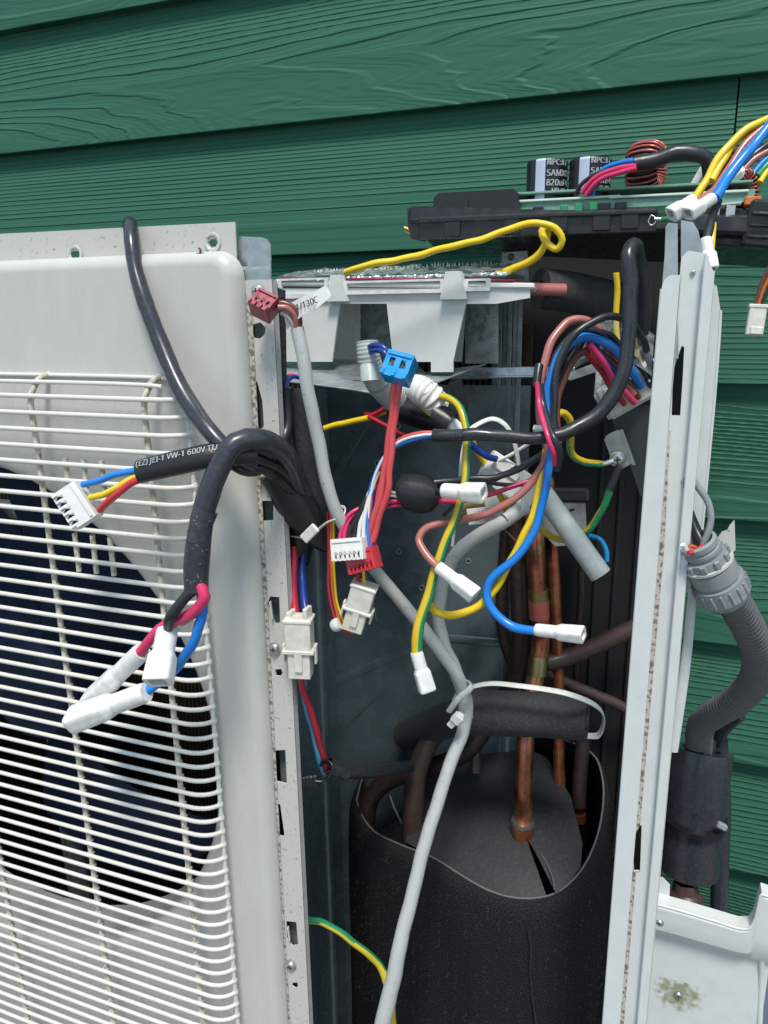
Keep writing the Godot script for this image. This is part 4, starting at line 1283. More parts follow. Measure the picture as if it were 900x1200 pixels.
	# toroid chokes wound with red-brown wire
	choke(t, Vector3(-0.0312, 1.4433, 0.1500), 0.01755, 0.00908, Vector3(0.97, -0.03, 0.24), 24)
	choke(t, Vector3(0.0313, 1.4260, 0.1400), 0.01371, 0.00716, Vector3(0.75, 0.1, 0.6), 18)
	var wb := B.new()
	wb.rbox(frame(Vector3(0.0197, 1.4299, 0.1580), Vector3(0.0301, 1.4372, 0.1580)), Vector3(0.016, 0.012, 0.01), 0.003)
	put("glue_blob", wb, M.nylon, t)
	var lg := B.new()
	lg.rbox(frame(Vector3(0.0170, 1.4135, 0.1700), Vector3(0.0306, 1.4138, 0.1700)), Vector3(0.017, 0.002, 0.003), 0.0004)
	lg.rbox(frame(Vector3(0.0180, 1.4134, 0.1700), Vector3(0.0176, 1.4059, 0.1700)), Vector3(0.010, 0.003, 0.002), 0.0004)
	lg.rbox(frame(Vector3(0.0260, 1.4130, 0.1700), Vector3(0.0257, 1.4044, 0.1700)), Vector3(0.012, 0.006, 0.002), 0.0004)
	put("metal_leg", lg, M.tin, t)
	var om := B.new()
	om.rbox(frame(Vector3(0.0350, 1.4146, 0.1650), Vector3(0.0433, 1.4147, 0.1650)), Vector3(0.0105, 0.006, 0.006), 0.0008)
	put("orange_component", om, M.orange, t)
	# ground lug lying on the tray's front edge
	var lug := thing("ground_lug", "green lead with a bare ring lug lying on the front edge of the black tray", "wire", Vector3(-0.0200, 1.4048, 0.1850))
	wire("ring", 0.00046, [Vector3(-0.0240, 1.4076, 0.1860), Vector3(-0.0206, 1.4053, 0.1860), Vector3(-0.0214, 1.4021, 0.1860), Vector3(-0.0236, 1.4011, 0.1860), Vector3(-0.0254, 1.4033, 0.1860), Vector3(-0.0240, 1.4076, 0.1860)], M.tin, lug)
	wire("crimp", 0.00144, [Vector3(-0.0216, 1.4048, 0.1860), Vector3(-0.0167, 1.4045, 0.1860)], M.tin, lug)
	wire("lead", 0.00170, [Vector3(-0.0167, 1.4045, 0.1860), Vector3(-0.0112, 1.4041, 0.1930), Vector3(-0.0039, 1.4052, 0.2000)], M.green, lug)

func choke(t: Node, c: Vector3, hgt: float, r: float, axis: Vector3, turns: int) -> void:
	var a := axis.normalized()
	var upv := (Vector3.UP - a * a.y).normalized()
	var sd := upv.cross(a)
	var big := hgt - r * 0.62
	var core := B.new()
	var pts := []
	for i in 25:
		var e := TAU * i / 24
		pts.append(c + upv * cos(e) * big + sd * sin(e) * big)
	core.tube(r * 0.5, pts, {"sides": 14, "step": 0.004, "up": a, "flat": 2.1})
	var o := put("choke", core, M.can, t)
	for k in turns:
		var w := B.new()
		var wp := []
		var e := TAU * k / turns
		for i in 15:
			var f := TAU * i / 14.0
			var ee := e + (i / 14.0) * TAU / turns
			var rad := upv * cos(ee) + sd * sin(ee)
			wp.append(c + rad * (big + cos(f) * r * 0.58) + a * sin(f) * r * 1.25)
		w.tube(hgt * 0.048, wp, {"sides": 8, "step": 0.004})
		put("turn", w, M.lacquer, o)

func build_pipes() -> void:
	var p := thing("suction_pipe", "mottled copper pipe with a brazed collar, rising out of the compressor cap", "pipe", Vector3(-0.0933, 0.8984, 0.1900))
	wire("pipe", [0.00781, 0.00773, 0.00783, 0.00799, 0.00804, 0.00798, 0.00801, 0.00806], [Vector3(-0.0935, 0.9045, 0.1900), Vector3(-0.0958, 0.9668, 0.1850), Vector3(-0.0969, 1.0073, 0.1700), Vector3(-0.0942, 1.0385, 0.1500), Vector3(-0.0926, 1.0708, 0.1400), Vector3(-0.0972, 1.1139, 0.1400), Vector3(-0.1037, 1.1641, 0.1300), Vector3(-0.1084, 1.2067, 0.1200)], M.copper, p, {"sides": 18, "kink": 0.0})
	wire("collar", 0.00963, [Vector3(-0.0937, 0.8989, 0.1920), Vector3(-0.0945, 0.9187, 0.1910)], M.copper, p)
	wire("solder_ring", 0.00998, [Vector3(-0.0942, 0.9162, 0.1910), Vector3(-0.0941, 0.9197, 0.1910)], M.tin, p)
	wire("braze_band", 0.00883, [Vector3(-0.0968, 1.1141, 0.1405), Vector3(-0.0960, 1.1040, 0.1405)], M.brass, p)
	wire("red_band", 0.00909, [Vector3(-0.0960, 1.1040, 0.1405), Vector3(-0.0946, 1.0875, 0.1405)], M.lacquer, p)
	wire("braze_band", 0.00871, [Vector3(-0.0932, 1.0531, 0.1460), Vector3(-0.0931, 1.0380, 0.1520)], M.brass, p)
	wire("sleeve", 0.00883, [Vector3(-0.1028, 1.1494, 0.1320), Vector3(-0.1001, 1.1290, 0.1350)], M.dark_pipe, p)
	tag(wire("discharge_pipe", [0.00739, 0.00762, 0.00778, 0.00794, 0.00810, 0.00823, 0.00837, 0.00866, 0.00896, 0.00913, 0.00925, 0.00941], [Vector3(-0.1231, 1.2057, 0.1200), Vector3(-0.1197, 1.1442, 0.1200), Vector3(-0.1161, 1.0975, 0.1233), Vector3(-0.1132, 1.0496, 0.1267), Vector3(-0.1186, 1.0163, 0.1300), Vector3(-0.1354, 0.9820, 0.1400), Vector3(-0.1542, 0.9502, 0.1500), Vector3(-0.1898, 0.9253, 0.1500), Vector3(-0.2291, 0.9044, 0.1500), Vector3(-0.2490, 0.8839, 0.1550), Vector3(-0.2539, 0.8608, 0.1600), Vector3(-0.2536, 0.8341, 0.1600)], M.dark_pipe, null, {"sides": 16, "kink": 0.0}), "dark brown pipe sweeping left behind the foam tube into the felt jacket", "pipe")
	tag(wire("riser_pipe", [0.00905, 0.00924, 0.00945, 0.00971, 0.01012], [Vector3(-0.1727, 0.9805, 0.1550), Vector3(-0.1852, 0.9652, 0.1650), Vector3(-0.1944, 0.9390, 0.1750), Vector3(-0.1971, 0.9055, 0.1800), Vector3(-0.1990, 0.8490, 0.1800)], M.brown_pipe, null, {"sides": 16, "kink": 0.0}), "thick matt brown pipe dropping from the foam tube into the felt jacket", "pipe")
	tag(wire("thin_copper_pipe", 0.00544, [Vector3(-0.0983, 1.2031, 0.1000), Vector3(-0.0901, 1.1349, 0.1060), Vector3(-0.0832, 1.0644, 0.1120), Vector3(-0.0768, 0.9916, 0.1180), Vector3(-0.0734, 0.9336, 0.1240), Vector3(-0.0682, 0.8886, 0.1300)], M.copper, null, {"kink": 0.0}), "thin copper pipe right of the brazed suction pipe", "pipe")
	var e := thing("capped_pipe", "short dark pipe with a rounded copper end at the right inside the jacket", "pipe", Vector3(-0.0534, 0.8876, 0.1300))
	wire("pipe", 0.00670, [Vector3(-0.0538, 0.9680, 0.1150), Vector3(-0.0542, 0.9324, 0.1225), Vector3(-0.0533, 0.9014, 0.1300)], M.dark_pipe, e)
	var eb := B.new()
	eb.lathe(upright(Vector3(-0.0523, 0.8824, 0.1300), Vector3(-0.0533, 0.9023, 0.1300)), [Vector2(0.0, 0.0), Vector2(0.004, 0.001), Vector2(0.0066, 0.004), Vector2(0.0066, 0.012), Vector2(0.0058, 0.014)], 18)
	put("copper_end", eb, M.copper, e)
	tag(wire("branch_pipe", [0.00794, 0.00792, 0.00788, 0.00775], [Vector3(-0.0159, 1.0730, 0.1000), Vector3(-0.0472, 1.0540, 0.1067), Vector3(-0.0758, 1.0392, 0.1133), Vector3(-0.0900, 1.0359, 0.1200)], M.brown_pipe, null, {"sides": 16, "kink": 0.0}), "brown pipe slanting down to the left from behind the corner post", "pipe")
	tag(wire("lower_branch_pipe", 0.00510, [Vector3(-0.0104, 0.9836, 0.0900), Vector3(-0.0449, 1.0010, 0.1000), Vector3(-0.0752, 1.0155, 0.1100), Vector3(-0.0960, 1.0323, 0.1200)], M.brown_pipe), "thinner brown pipe below the slanting one, running the other way", "pipe")
	tag(wire("stub_pipe", 0.00568, [Vector3(-0.1519, 0.9498, 0.1300), Vector3(-0.1489, 0.9225, 0.1400)], M.brown_pipe), "short brown stub standing on the back of the compressor cap", "pipe")
	tag(wire("left_riser", 0.00551, [Vector3(-0.1328, 1.1931, 0.1000), Vector3(-0.1339, 1.1375, 0.1025), Vector3(-0.1353, 1.0884, 0.1050), Vector3(-0.1322, 1.0513, 0.1075), Vector3(-0.1185, 1.0153, 0.1100)], M.dark_pipe), "dark thin pipe at the left of the copper group", "pipe")
	tag(wire("right_riser", 0.00351, [Vector3(-0.0671, 1.1720, 0.0900), Vector3(-0.0650, 1.1092, 0.0933), Vector3(-0.0659, 1.0435, 0.0967), Vector3(-0.0644, 0.9574, 0.1000)], M.dark_pipe), "dark slim pipe rising right of the copper group", "pipe")
	tag(wire("green_tube", 0.00191, [Vector3(-0.1271, 1.1814, 0.1150), Vector3(-0.1250, 1.1341, 0.1150), Vector3(-0.1230, 1.0936, 0.1150)], M.milky), "pale thin tube standing between the copper pipes", "tube")
	# solenoid coil in its bracket
	var s := thing("solenoid_coil", "valve coil in a galvanised bracket with a black top, behind the milky tube", "valve coil", Vector3(-0.0773, 1.1453, 0.1100))
	var b := B.new()
	b.plate(at_z(0.12), PackedVector2Array([Vector2(-0.1003, 1.1846), Vector2(-0.0631, 1.1874), Vector2(-0.0598, 1.1515), Vector2(-0.0870, 1.1473), Vector2(-0.0993, 1.1602)]), [PackedVector2Array([Vector2(-0.0763, 1.1812), Vector2(-0.0728, 1.1822), Vector2(-0.0713, 1.1808), Vector2(-0.0754, 1.1790)])], 0.0015)
	b.plate(at_z(0.119) * Transform3D(), PackedVector2Array([Vector2(-0.1003, 1.1846), Vector2(-0.0631, 1.1874), Vector2(-0.0633, 1.1904), Vector2(-0.0989, 1.1878)]), [], 0.02)
	put("bracket", b, M.galv, s)
	var c := B.new()
	c.rbox(frame(Vector3(-0.0955, 1.1914, 0.1150), Vector3(-0.0612, 1.1938, 0.1150)), Vector3(0.037, 0.012, 0.022), 0.002)
	put("coil", c, M.tape, s)
	# brass relay with a white label
	var rl := thing("brass_valve", "brass bodied valve with white labels, behind the brown lead", "valve", Vector3(-0.1320, 1.1923, 0.1900))
	wire("body", 0.01154, [Vector3(-0.1550, 1.1947, 0.1900), Vector3(-0.1479, 1.1954, 0.1875), Vector3(-0.1129, 1.2023, 0.1850)], M.brass, rl, {"sides": 20})
	for q in [[Vector3(-0.1424, 1.1921, 0.2085), Vector3(-0.1145, 1.1978, 0.2085), 0.0125], [Vector3(-0.1295, 1.2058, 0.2075), Vector3(-0.1163, 1.2081, 0.2075), 0.012]]:
		var lb := B.new()
		lb.rbox(frame(q[0], q[1]), Vector3(q[0].distance_to(q[1]), q[2], 0.0006), 0.0001)
		put("label", lb, M.paper, rl)
	var fr := frame(Vector3(-0.1424, 1.1921, 0.2085), Vector3(-0.1145, 1.1978, 0.2085))
	var i := 0
	for tx in ["LDF 55X", "AC 220V"]:
		var yy := 0.002 - i * 0.005
		lettering("print", tx, 0.0034, func(x: float, y: float, lift: float) -> Vector3: return fr * Vector3(x, y + yy, 0.0004 + lift), M.print_red, rl)
		i += 1
	# black foam sleeve, bent and slit, with a white strap on it
	var f := thing("foam_pipe_sleeve", "charcoal foam sleeve lying across the copper pipes above the jacket, bent at the left", "pipe insulation", Vector3(-0.0877, 1.0183, 0.2150))
	wire("sleeve", [0.01854, 0.01799, 0.01739, 0.01684], [Vector3(-0.1377, 1.0288, 0.2150), Vector3(-0.1088, 1.0326, 0.2150), Vector3(-0.0750, 1.0375, 0.2150), Vector3(-0.0436, 1.0397, 0.2150)], M.foam, f, {"sides": 28, "hollow": 0.55, "deep": 0.03})
	wire("bent_half", [0.01432, 0.01537, 0.01571], [Vector3(-0.2215, 0.9414, 0.1300), Vector3(-0.1860, 0.9763, 0.1600), Vector3(-0.1385, 1.0214, 0.2030)], M.foam, f, {"sides": 24})
	tag(wire("white_strap", [0.00230, 0.00236, 0.00240, 0.00245, 0.00251, 0.00265, 0.00286, 0.00300, 0.00307], [Vector3(-0.1310, 1.0656, 0.2430), Vector3(-0.1138, 1.0721, 0.2430), Vector3(-0.0910, 1.0739, 0.2430), Vector3(-0.0720, 1.0743, 0.2430), Vector3(-0.0564, 1.0736, 0.2430), Vector3(-0.0360, 1.0573, 0.2250), Vector3(-0.0323, 1.0298, 0.2000), Vector3(-0.0365, 1.0155, 0.1950), Vector3(-0.0454, 1.0166, 0.2000)], M.tie, null, {"flat": 0.35, "up": Vector3(0, 1, 0.4)}), "white flat strap curling over the charcoal foam sleeve and back round its end", "strap")
	# black pipe insulation at the top with a pale copper end
	var ins := thing("pipe_insulation", "black foam insulated pipe with a pinkish copper end, just under the tray", "pipe insulation", Vector3(-0.0708, 1.3480, 0.1600))
	wire("foam", [0.01471, 0.01513, 0.01556, 0.01598], [Vector3(-0.1003, 1.3620, 0.1650), Vector3(-0.0820, 1.3594, 0.1500), Vector3(-0.0612, 1.3541, 0.1350), Vector3(-0.0397, 1.3486, 0.1200)], M.foam, ins, {"sides": 24, "hollow": 0.4, "deep": 0.02})
	wire("copper_end", 0.00468, [Vector3(-0.1165, 1.3619, 0.1900), Vector3(-0.0994, 1.3611, 0.1810), Vector3(-0.0810, 1.3603, 0.1720)], M.brown, ins)
	# dark bracket under the tray
	var db := B.new()
	db.plate(at_z(0.125), PackedVector2Array([Vector2(-0.1387, 1.3912), Vector2(-0.1181, 1.3917), Vector2(-0.1160, 1.3682), Vector2(-0.1381, 1.3688)]), [circ(-0.1310, 1.3876, 0.0028, 14)], 0.0015)
	tag(put("drilled_bracket", db, M.galv_dull), "small grey drilled bracket under the tray, behind the yellow loop", "bracket")

func build_right_side() -> void:
	# ---- valve cover at the lower right
	var c := thing("valve_cover", "white pressed metal valve cover with a notched rim and a green algae stain", "cover", Vector3(0.0610, 0.8245, 0.2500))
	var z0 := 0.262
	var top := [Vector3(0.0177, 0.9264, 0.2620), Vector3(0.0347, 0.9256, 0.2620), Vector3(0.0575, 0.9239, 0.2620), Vector3(0.0721, 0.9227, 0.2620), Vector3(0.0785, 0.9247, 0.2620), Vector3(0.0811, 0.9313, 0.2620), Vector3(0.0823, 0.9460, 0.2620), Vector3(0.0835, 0.9548, 0.2620), Vector3(0.0868, 0.9544, 0.2620), Vector3(0.0954, 0.9528, 0.2620)]
	var b := B.new()
	var lev := [[0.0, 0.0, -0.012], [0.0, 0.0, 0.0], [-0.0030, 0.0, 0.0012], [-0.010, 0.0, 0.0005], [-0.020, 0.0, 0.002], [-0.0235, 0.0, -0.0015], [-0.031, 0.0, -0.006], [-0.038, 0.0, -0.0075], [-0.35, 0.0, -0.0085]]
	var rows := []
	for j in lev.size():
		var row := []
		for i in top.size():
			var q: Vector3 = top[i]
			var drop: float = lev[j][0]
			var yy := q.y + drop
			if j >= 4:
				var base: float = top[0].y + (q.x - top[0].x) * -0.02
				yy = lerpf(q.y, base, minf(1.0, (j - 3) / 2.0)) + drop
			row.append(Vector3(q.x, yy, q.z + lev[j][2]))
		rows.append(row)
	var nrs := []
	for j in rows.size():
		var nrow := []
		for i in top.size():
			var du: Vector3 = rows[j][min(i + 1, top.size() - 1)] - rows[j][max(i - 1, 0)]
			var dv: Vector3 = rows[min(j + 1, rows.size() - 1)][i] - rows[max(j - 1, 0)][i]
			if j > 1 and j < 5: dv = dv.normalized() + (rows[5][i] - rows[2][i]).normalized()
			var m := dv.cross(du).normalized()
			nrow.append(m if m.z > 0 or j < 2 else -m)
		nrs.append(nrow)
	for j in rows.size() - 1:
		for i in top.size() - 1:
			if j == 0: b.quad(rows[j][i], rows[j][i + 1], rows[j + 1][i + 1], rows[j + 1][i])
			else: b.quadn(rows[j][i], rows[j][i + 1], rows[j + 1][i + 1], rows[j + 1][i], nrs[j][i], nrs[j][i + 1], nrs[j + 1][i + 1], nrs[j + 1][i])
	var co := put("cover", b, M.post, c)
	var rim := B.new()
	rim.tube(0.0011, top, {"sides": 8, "step": 0.004})
	put("rolled_rim", rim, M.post, co)
	var rr := B.new()
	rr.tube(0.0022, [Vector3(0.0886, 0.9083, 0.2580), Vector3(0.0918, 0.8750, 0.2535), Vector3(0.0946, 0.8372, 0.2535), Vector3(0.1003, 0.7577, 0.2535)], {"sides": 10})
	put("edge_fold", rr, M.post, co)
	screw(Vector3(0.0382, 0.8441, 0.2545), 0.0026, c)
	screw(Vector3(0.0200, 0.9118, 0.2625), 0.0024, c, Vector3(-0.3, 0, 1))
	# algae stain round the screw, as a stain with its own ragged shape
	var im := Image.create_empty(128, 128, false, Image.FORMAT_RGBA8)
	var f := FastNoiseLite.new()
	f.seed = 2; f.frequency = 0.04; f.fractal_octaves = 4
	for y in 128:
		for x in 128:
			var d := Vector2(x - 64, y - 64).length() / 64.0
			var a := clampf((1.0 - d) * 0.8 + f.get_noise_2d(x, y) * 0.55 - 0.1, 0.0, 0.5)
			im.set_pixel(x, y, Color(0.50, 0.53, 0.24, a * clampf((1.0 - d) * 3.0, 0, 1)))
	var sm := StandardMaterial3D.new()
	sm.albedo_texture = ImageTexture.create_from_image(im)
	sm.transparency = BaseMaterial3D.TRANSPARENCY_ALPHA
	sm.roughness = 0.8
	var s := B.new()
	var o := Vector3(0.0381, 0.8456, 0.2544)
	var hs := 0.021
	var uvs := [Vector2(0, 1), Vector2(1, 1), Vector2(1, 0), Vector2(0, 0)]
	var cs := [o + Vector3(-hs, -hs, 0), o + Vector3(hs, -hs, 0), o + Vector3(hs, hs, 0), o + Vector3(-hs, hs, 0)]
	var z := Vector3(0, 0, 1)
	var nc := Color(-1, 0, 0)
	s.tri(cs[0], cs[1], cs[2], z, z, z, nc, nc, nc, uvs[0], uvs[1], uvs[2])
	s.tri(cs[0], cs[2], cs[3], z, z, z, nc, nc, nc, uvs[0], uvs[2], uvs[3])
	put("algae_stain", s, sm, co)
	var tb := B.new()
	tb.plate(at_z(0.25), PackedVector2Array([Vector2(0.0171, 0.9387), Vector2(0.0194, 0.9401), Vector2(0.0251, 0.9350), Vector2(0.0266, 0.9074), Vector2(0.0184, 0.9049)]), [], 0.0015)
	put("tab", tb, M.post, c)
	# ---- insulated line set and its flare nut
	var l := thing("insulated_line", "dark foam insulated refrigerant line with a flare nut, between the post and green siding", "pipe insulation", Vector3(0.0502, 0.8632, 0.1500))
	wire("foam", [0.02551, 0.02498, 0.02468, 0.02441], [Vector3(0.0453, 0.9815, 0.1300), Vector3(0.0447, 0.9632, 0.1367), Vector3(0.0440, 0.9213, 0.1433), Vector3(0.0437, 0.8753, 0.1500)], M.sheath, l, {"sides": 28, "hollow": 0.6, "deep": 0.03})
	wire("foam_end", 0.01095, [Vector3(0.0456, 0.9783, 0.1300), Vector3(0.0454, 0.9891, 0.1260)], M.sheath, l, {"sides": 16})
	wire("cable_tie", 0.02617, [Vector3(0.0441, 0.9280, 0.1480), Vector3(0.0442, 0.9238, 0.1480)], M.tape, l, {"sides": 28})
	var tt := B.new()
	tt.rbox(frame(Vector3(0.0609, 0.9395, 0.1700), Vector3(0.0662, 0.9376, 0.1700)), Vector3(0.008, 0.005, 0.006), 0.001)
	put("tie_head", tt, M.grey_plastic, l)
	var nut := B.new()
	var nx := upright(Vector3(0.0429, 0.8505, 0.1680), Vector3(0.0407, 0.8769, 0.1650))
	nut.lathe(nx, [Vector2(0.0, 0), Vector2(0.0135, 0.0), Vector2(0.0145, 0.0015), Vector2(0.0145, 0.012), Vector2(0.011, 0.0155), Vector2(0.0095, 0.024)], 6)
	put("flare_nut", nut, M.brown_pipe, l)
	var br := B.new()
	br.lathe(upright(Vector3(0.0448, 0.8353, 0.1680), Vector3(0.0429, 0.8505, 0.1680)), [Vector2(0.011, 0), Vector2(0.011, 0.014)], 20)
	put("valve_body", br, M.brass, l)
	tag(wire("black_line", 0.00778, [Vector3(0.0603, 0.9770, 0.1000), Vector3(0.0688, 0.9147, 0.1000), Vector3(0.0730, 0.8524, 0.1000), Vector3(0.0779, 0.7827, 0.1000)], M.sheath, null, {"sides": 16}), "black sleeved line close behind the insulated one, against the siding", "pipe insulation")
	# ---- flexible conduit with its gland
	var g := thing("conduit", "grey flexible conduit with a ribbed gland, curving down in front of green siding", "conduit", Vector3(0.0455, 1.1459, 0.2000))
	wire("hose", [0.00926, 0.00953, 0.00978, 0.01003, 0.01031, 0.01047, 0.01057, 0.01060, 0.01061], [Vector3(0.0341, 1.1969, 0.3250), Vector3(0.0444, 1.1766, 0.3006), Vector3(0.0560, 1.1517, 0.2762), Vector3(0.0649, 1.1259, 0.2519), Vector3(0.0671, 1.0971, 0.2275), Vector3(0.0595, 1.0674, 0.2031), Vector3(0.0488, 1.0425, 0.1788), Vector3(0.0417, 1.0172, 0.1544), Vector3(0.0431, 0.9753, 0.1300)], M.conduit, g, {"sides": 24, "rib": 0.0046, "rib_depth": 0.0004, "step": 0.0011, "kink": 0.02})
	var gx := upright(Vector3(0.0177, 1.2259, 0.3380), Vector3(0.0364, 1.1904, 0.3260))
	var gl := gx
	var L := Vector3(0.0177, 1.2259, 0.3380).distance_to(Vector3(0.0364, 1.1904, 0.3260))
	var rg := 0.01364 * 1.0
	var nutb := B.new()
	nutb.lathe(gx, [Vector2(rg * 0.62, -L * 0.02), Vector2(rg * 0.74, 0.0), Vector2(rg * 0.74, L * 0.07), Vector2(rg * 0.68, L * 0.08), Vector2(rg * 0.68, L * 0.11), Vector2(rg * 0.74, L * 0.12), Vector2(rg * 0.74, L * 0.17), Vector2(rg * 0.68, L * 0.18), Vector2(rg * 0.68, L * 0.24)], 32)
	nutb.lathe(gx, [Vector2(rg * 0.62, -L * 0.02), Vector2(rg * 0.58, L * 0.14), Vector2(0.0, L * 0.15)], 32)
	put("thread", nutb, M.grey_plastic, g)
	var ln := B.new()
	ln.lathe(gx, [Vector2(rg * 0.7, L * 0.22), Vector2(rg * 0.86, L * 0.22), Vector2(rg * 0.88, L * 0.32), Vector2(rg * 0.7, L * 0.33)], 32)
	for k in 10:
		var q := gx * Transform3D(Basis(Vector3.UP, TAU * k / 10.0), Vector3.ZERO)
		ln.rbox(q * Transform3D(Basis(), Vector3(rg * 0.9, L * 0.27, 0)), Vector3(rg * 0.14, L * 0.12, rg * 0.24), 0.0005)
	put("locknut", ln, M.grey_plastic, g)
	var bd := B.new()
	bd.lathe(gx, [Vector2(rg * 0.8, L * 0.38), Vector2(rg * 0.96, L * 0.4), Vector2(rg * 0.96, L * 0.6), Vector2(rg * 0.9, L * 0.62), Vector2(rg * 0.9, L * 0.645), Vector2(rg * 1.04, L * 0.65), Vector2(rg * 1.04, L * 0.9), Vector2(rg * 0.98, L * 0.95), Vector2(rg * 0.74, L * 0.97), Vector2(rg * 0.7, L * 1.05)], 36)
	for k in 18:
		var q := gx * Transform3D(Basis(Vector3.UP, TAU * k / 18.0), Vector3.ZERO)
		bd.rbox(q * Transform3D(Basis(), Vector3(rg * 1.04, L * 0.79, 0)), Vector3(rg * 0.12, L * 0.2, rg * 0.1), 0.0006)
	put("gland_body", bd, M.grey_plastic, g)
	# the torn metal knock-out plate the gland still holds
	var pl := B.new()
	var px := gx * Transform3D(Basis(Vector3(1, 0, 0), Vector3(0, 0, -1), Vector3(0, 1, 0)), Vector3(0, L * 0.365, 0))
	var outline := circ(0, 0, rg * 1.0, 36)
	pl.plate(px, outline, [], 0.0015)
	put("plate", pl, M.post_dirty, g)
	var pt := B.new()
	pt.plate(at_z(0.325), PackedVector2Array([Vector2(0.0270, 1.2176), Vector2(0.0281, 1.2241), Vector2(0.0303, 1.2282), Vector2(0.0328, 1.2294), Vector2(0.0338, 1.2324), Vector2(0.0360, 1.2355), Vector2(0.0380, 1.2192), Vector2(0.0358, 1.2150), Vector2(0.0311, 1.2145)]), [], 0.0016)
	put("bent_plate", pt, M.post_dirty, g)
	wire("red_core", 0.00136, [Vector3(0.0133, 1.2218, 0.3480), Vector3(0.0175, 1.2220, 0.3440), Vector3(0.0208, 1.2240, 0.3400)], M.red, g)
	wire("white_core", 0.00137, [Vector3(0.0104, 1.2263, 0.3480), Vector3(0.0134, 1.2209, 0.3450), Vector3(0.0171, 1.2178, 0.3400)], M.white, g)
	wire("brown_core", 0.00114, [Vector3(0.0139, 1.2251, 0.3460), Vector3(0.0170, 1.2235, 0.3430), Vector3(0.0195, 1.2200, 0.3400)], M.orange, g)
	tag(wire("black_feed_cable", 0.00305, [Vector3(0.0110, 1.2409, 0.3200), Vector3(0.0130, 1.2371, 0.3237), Vector3(0.0166, 1.2306, 0.3275), Vector3(0.0201, 1.2242, 0.3313), Vector3(0.0232, 1.2178, 0.3350)], M.rubber), "black cable entering the grey gland from behind the post", "cable")
	tag(wire("bent_grey_wire", 0.00183, [Vector3(0.0084, 1.2567, 0.3350), Vector3(0.0111, 1.2598, 0.3354), Vector3(0.0166, 1.2542, 0.3359), Vector3(0.0213, 1.2485, 0.3363), Vector3(0.0233, 1.2404, 0.3367), Vector3(0.0220, 1.2309, 0.3371), Vector3(0.0206, 1.2222, 0.3376), Vector3(0.0207, 1.2161, 0.3380)], M.grey_plastic), "stiff grey wire bent like a hook above the conduit gland", "wire")
	tag(wire("grey_hook_stub", 0.00137, [Vector3(0.0080, 1.2555, 0.3360), Vector3(0.0105, 1.2571, 0.3360), Vector3(0.0111, 1.2641, 0.3360)], M.grey_plastic), "short end of stiff grey wire beside the hook, against the post", "wire")
	tag(wire("thin_black_line", 0.00518, [Vector3(0.0734, 1.0138, 0.1200), Vector3(0.0634, 0.9969, 0.1133), Vector3(0.0586, 0.9772, 0.1067), Vector3(0.0594, 0.9563, 0.1000)], M.rubber), "thin black line under the grey conduit's lower bend", "cable")
	var bx := B.new()
	var tp := Vector3(0.1123, 0.7712, 0.1200)
	bx.box(Vector3(tp.x + 0.03, tp.y * 0.5, 0.10), Vector3(0.06, tp.y, 0.06), 0.004)
	bx.box(Vector3(tp.x + 0.03, tp.y + 0.004, 0.10), Vector3(0.066, 0.008, 0.066), 0.002)
	tag(put("utility_post", bx, mat(Color(0.16, 0.19, 0.27), 0.6)), "blue grey post at the lower right corner beyond the valve cover", "post")

# several wires running side by side along one path
func bundle(called: String, r: float, pts: Array, offs: Array, mats: Array, parent: Node, o := {}) -> void:
	for i in offs.size():
		var q := []
		for p in pts: q.append(p + offs[i] * (1.0 + 0.0 * p.x))
		wire(called, r, q, mats[i], parent, o)

func run(a: Array) -> Array: return a

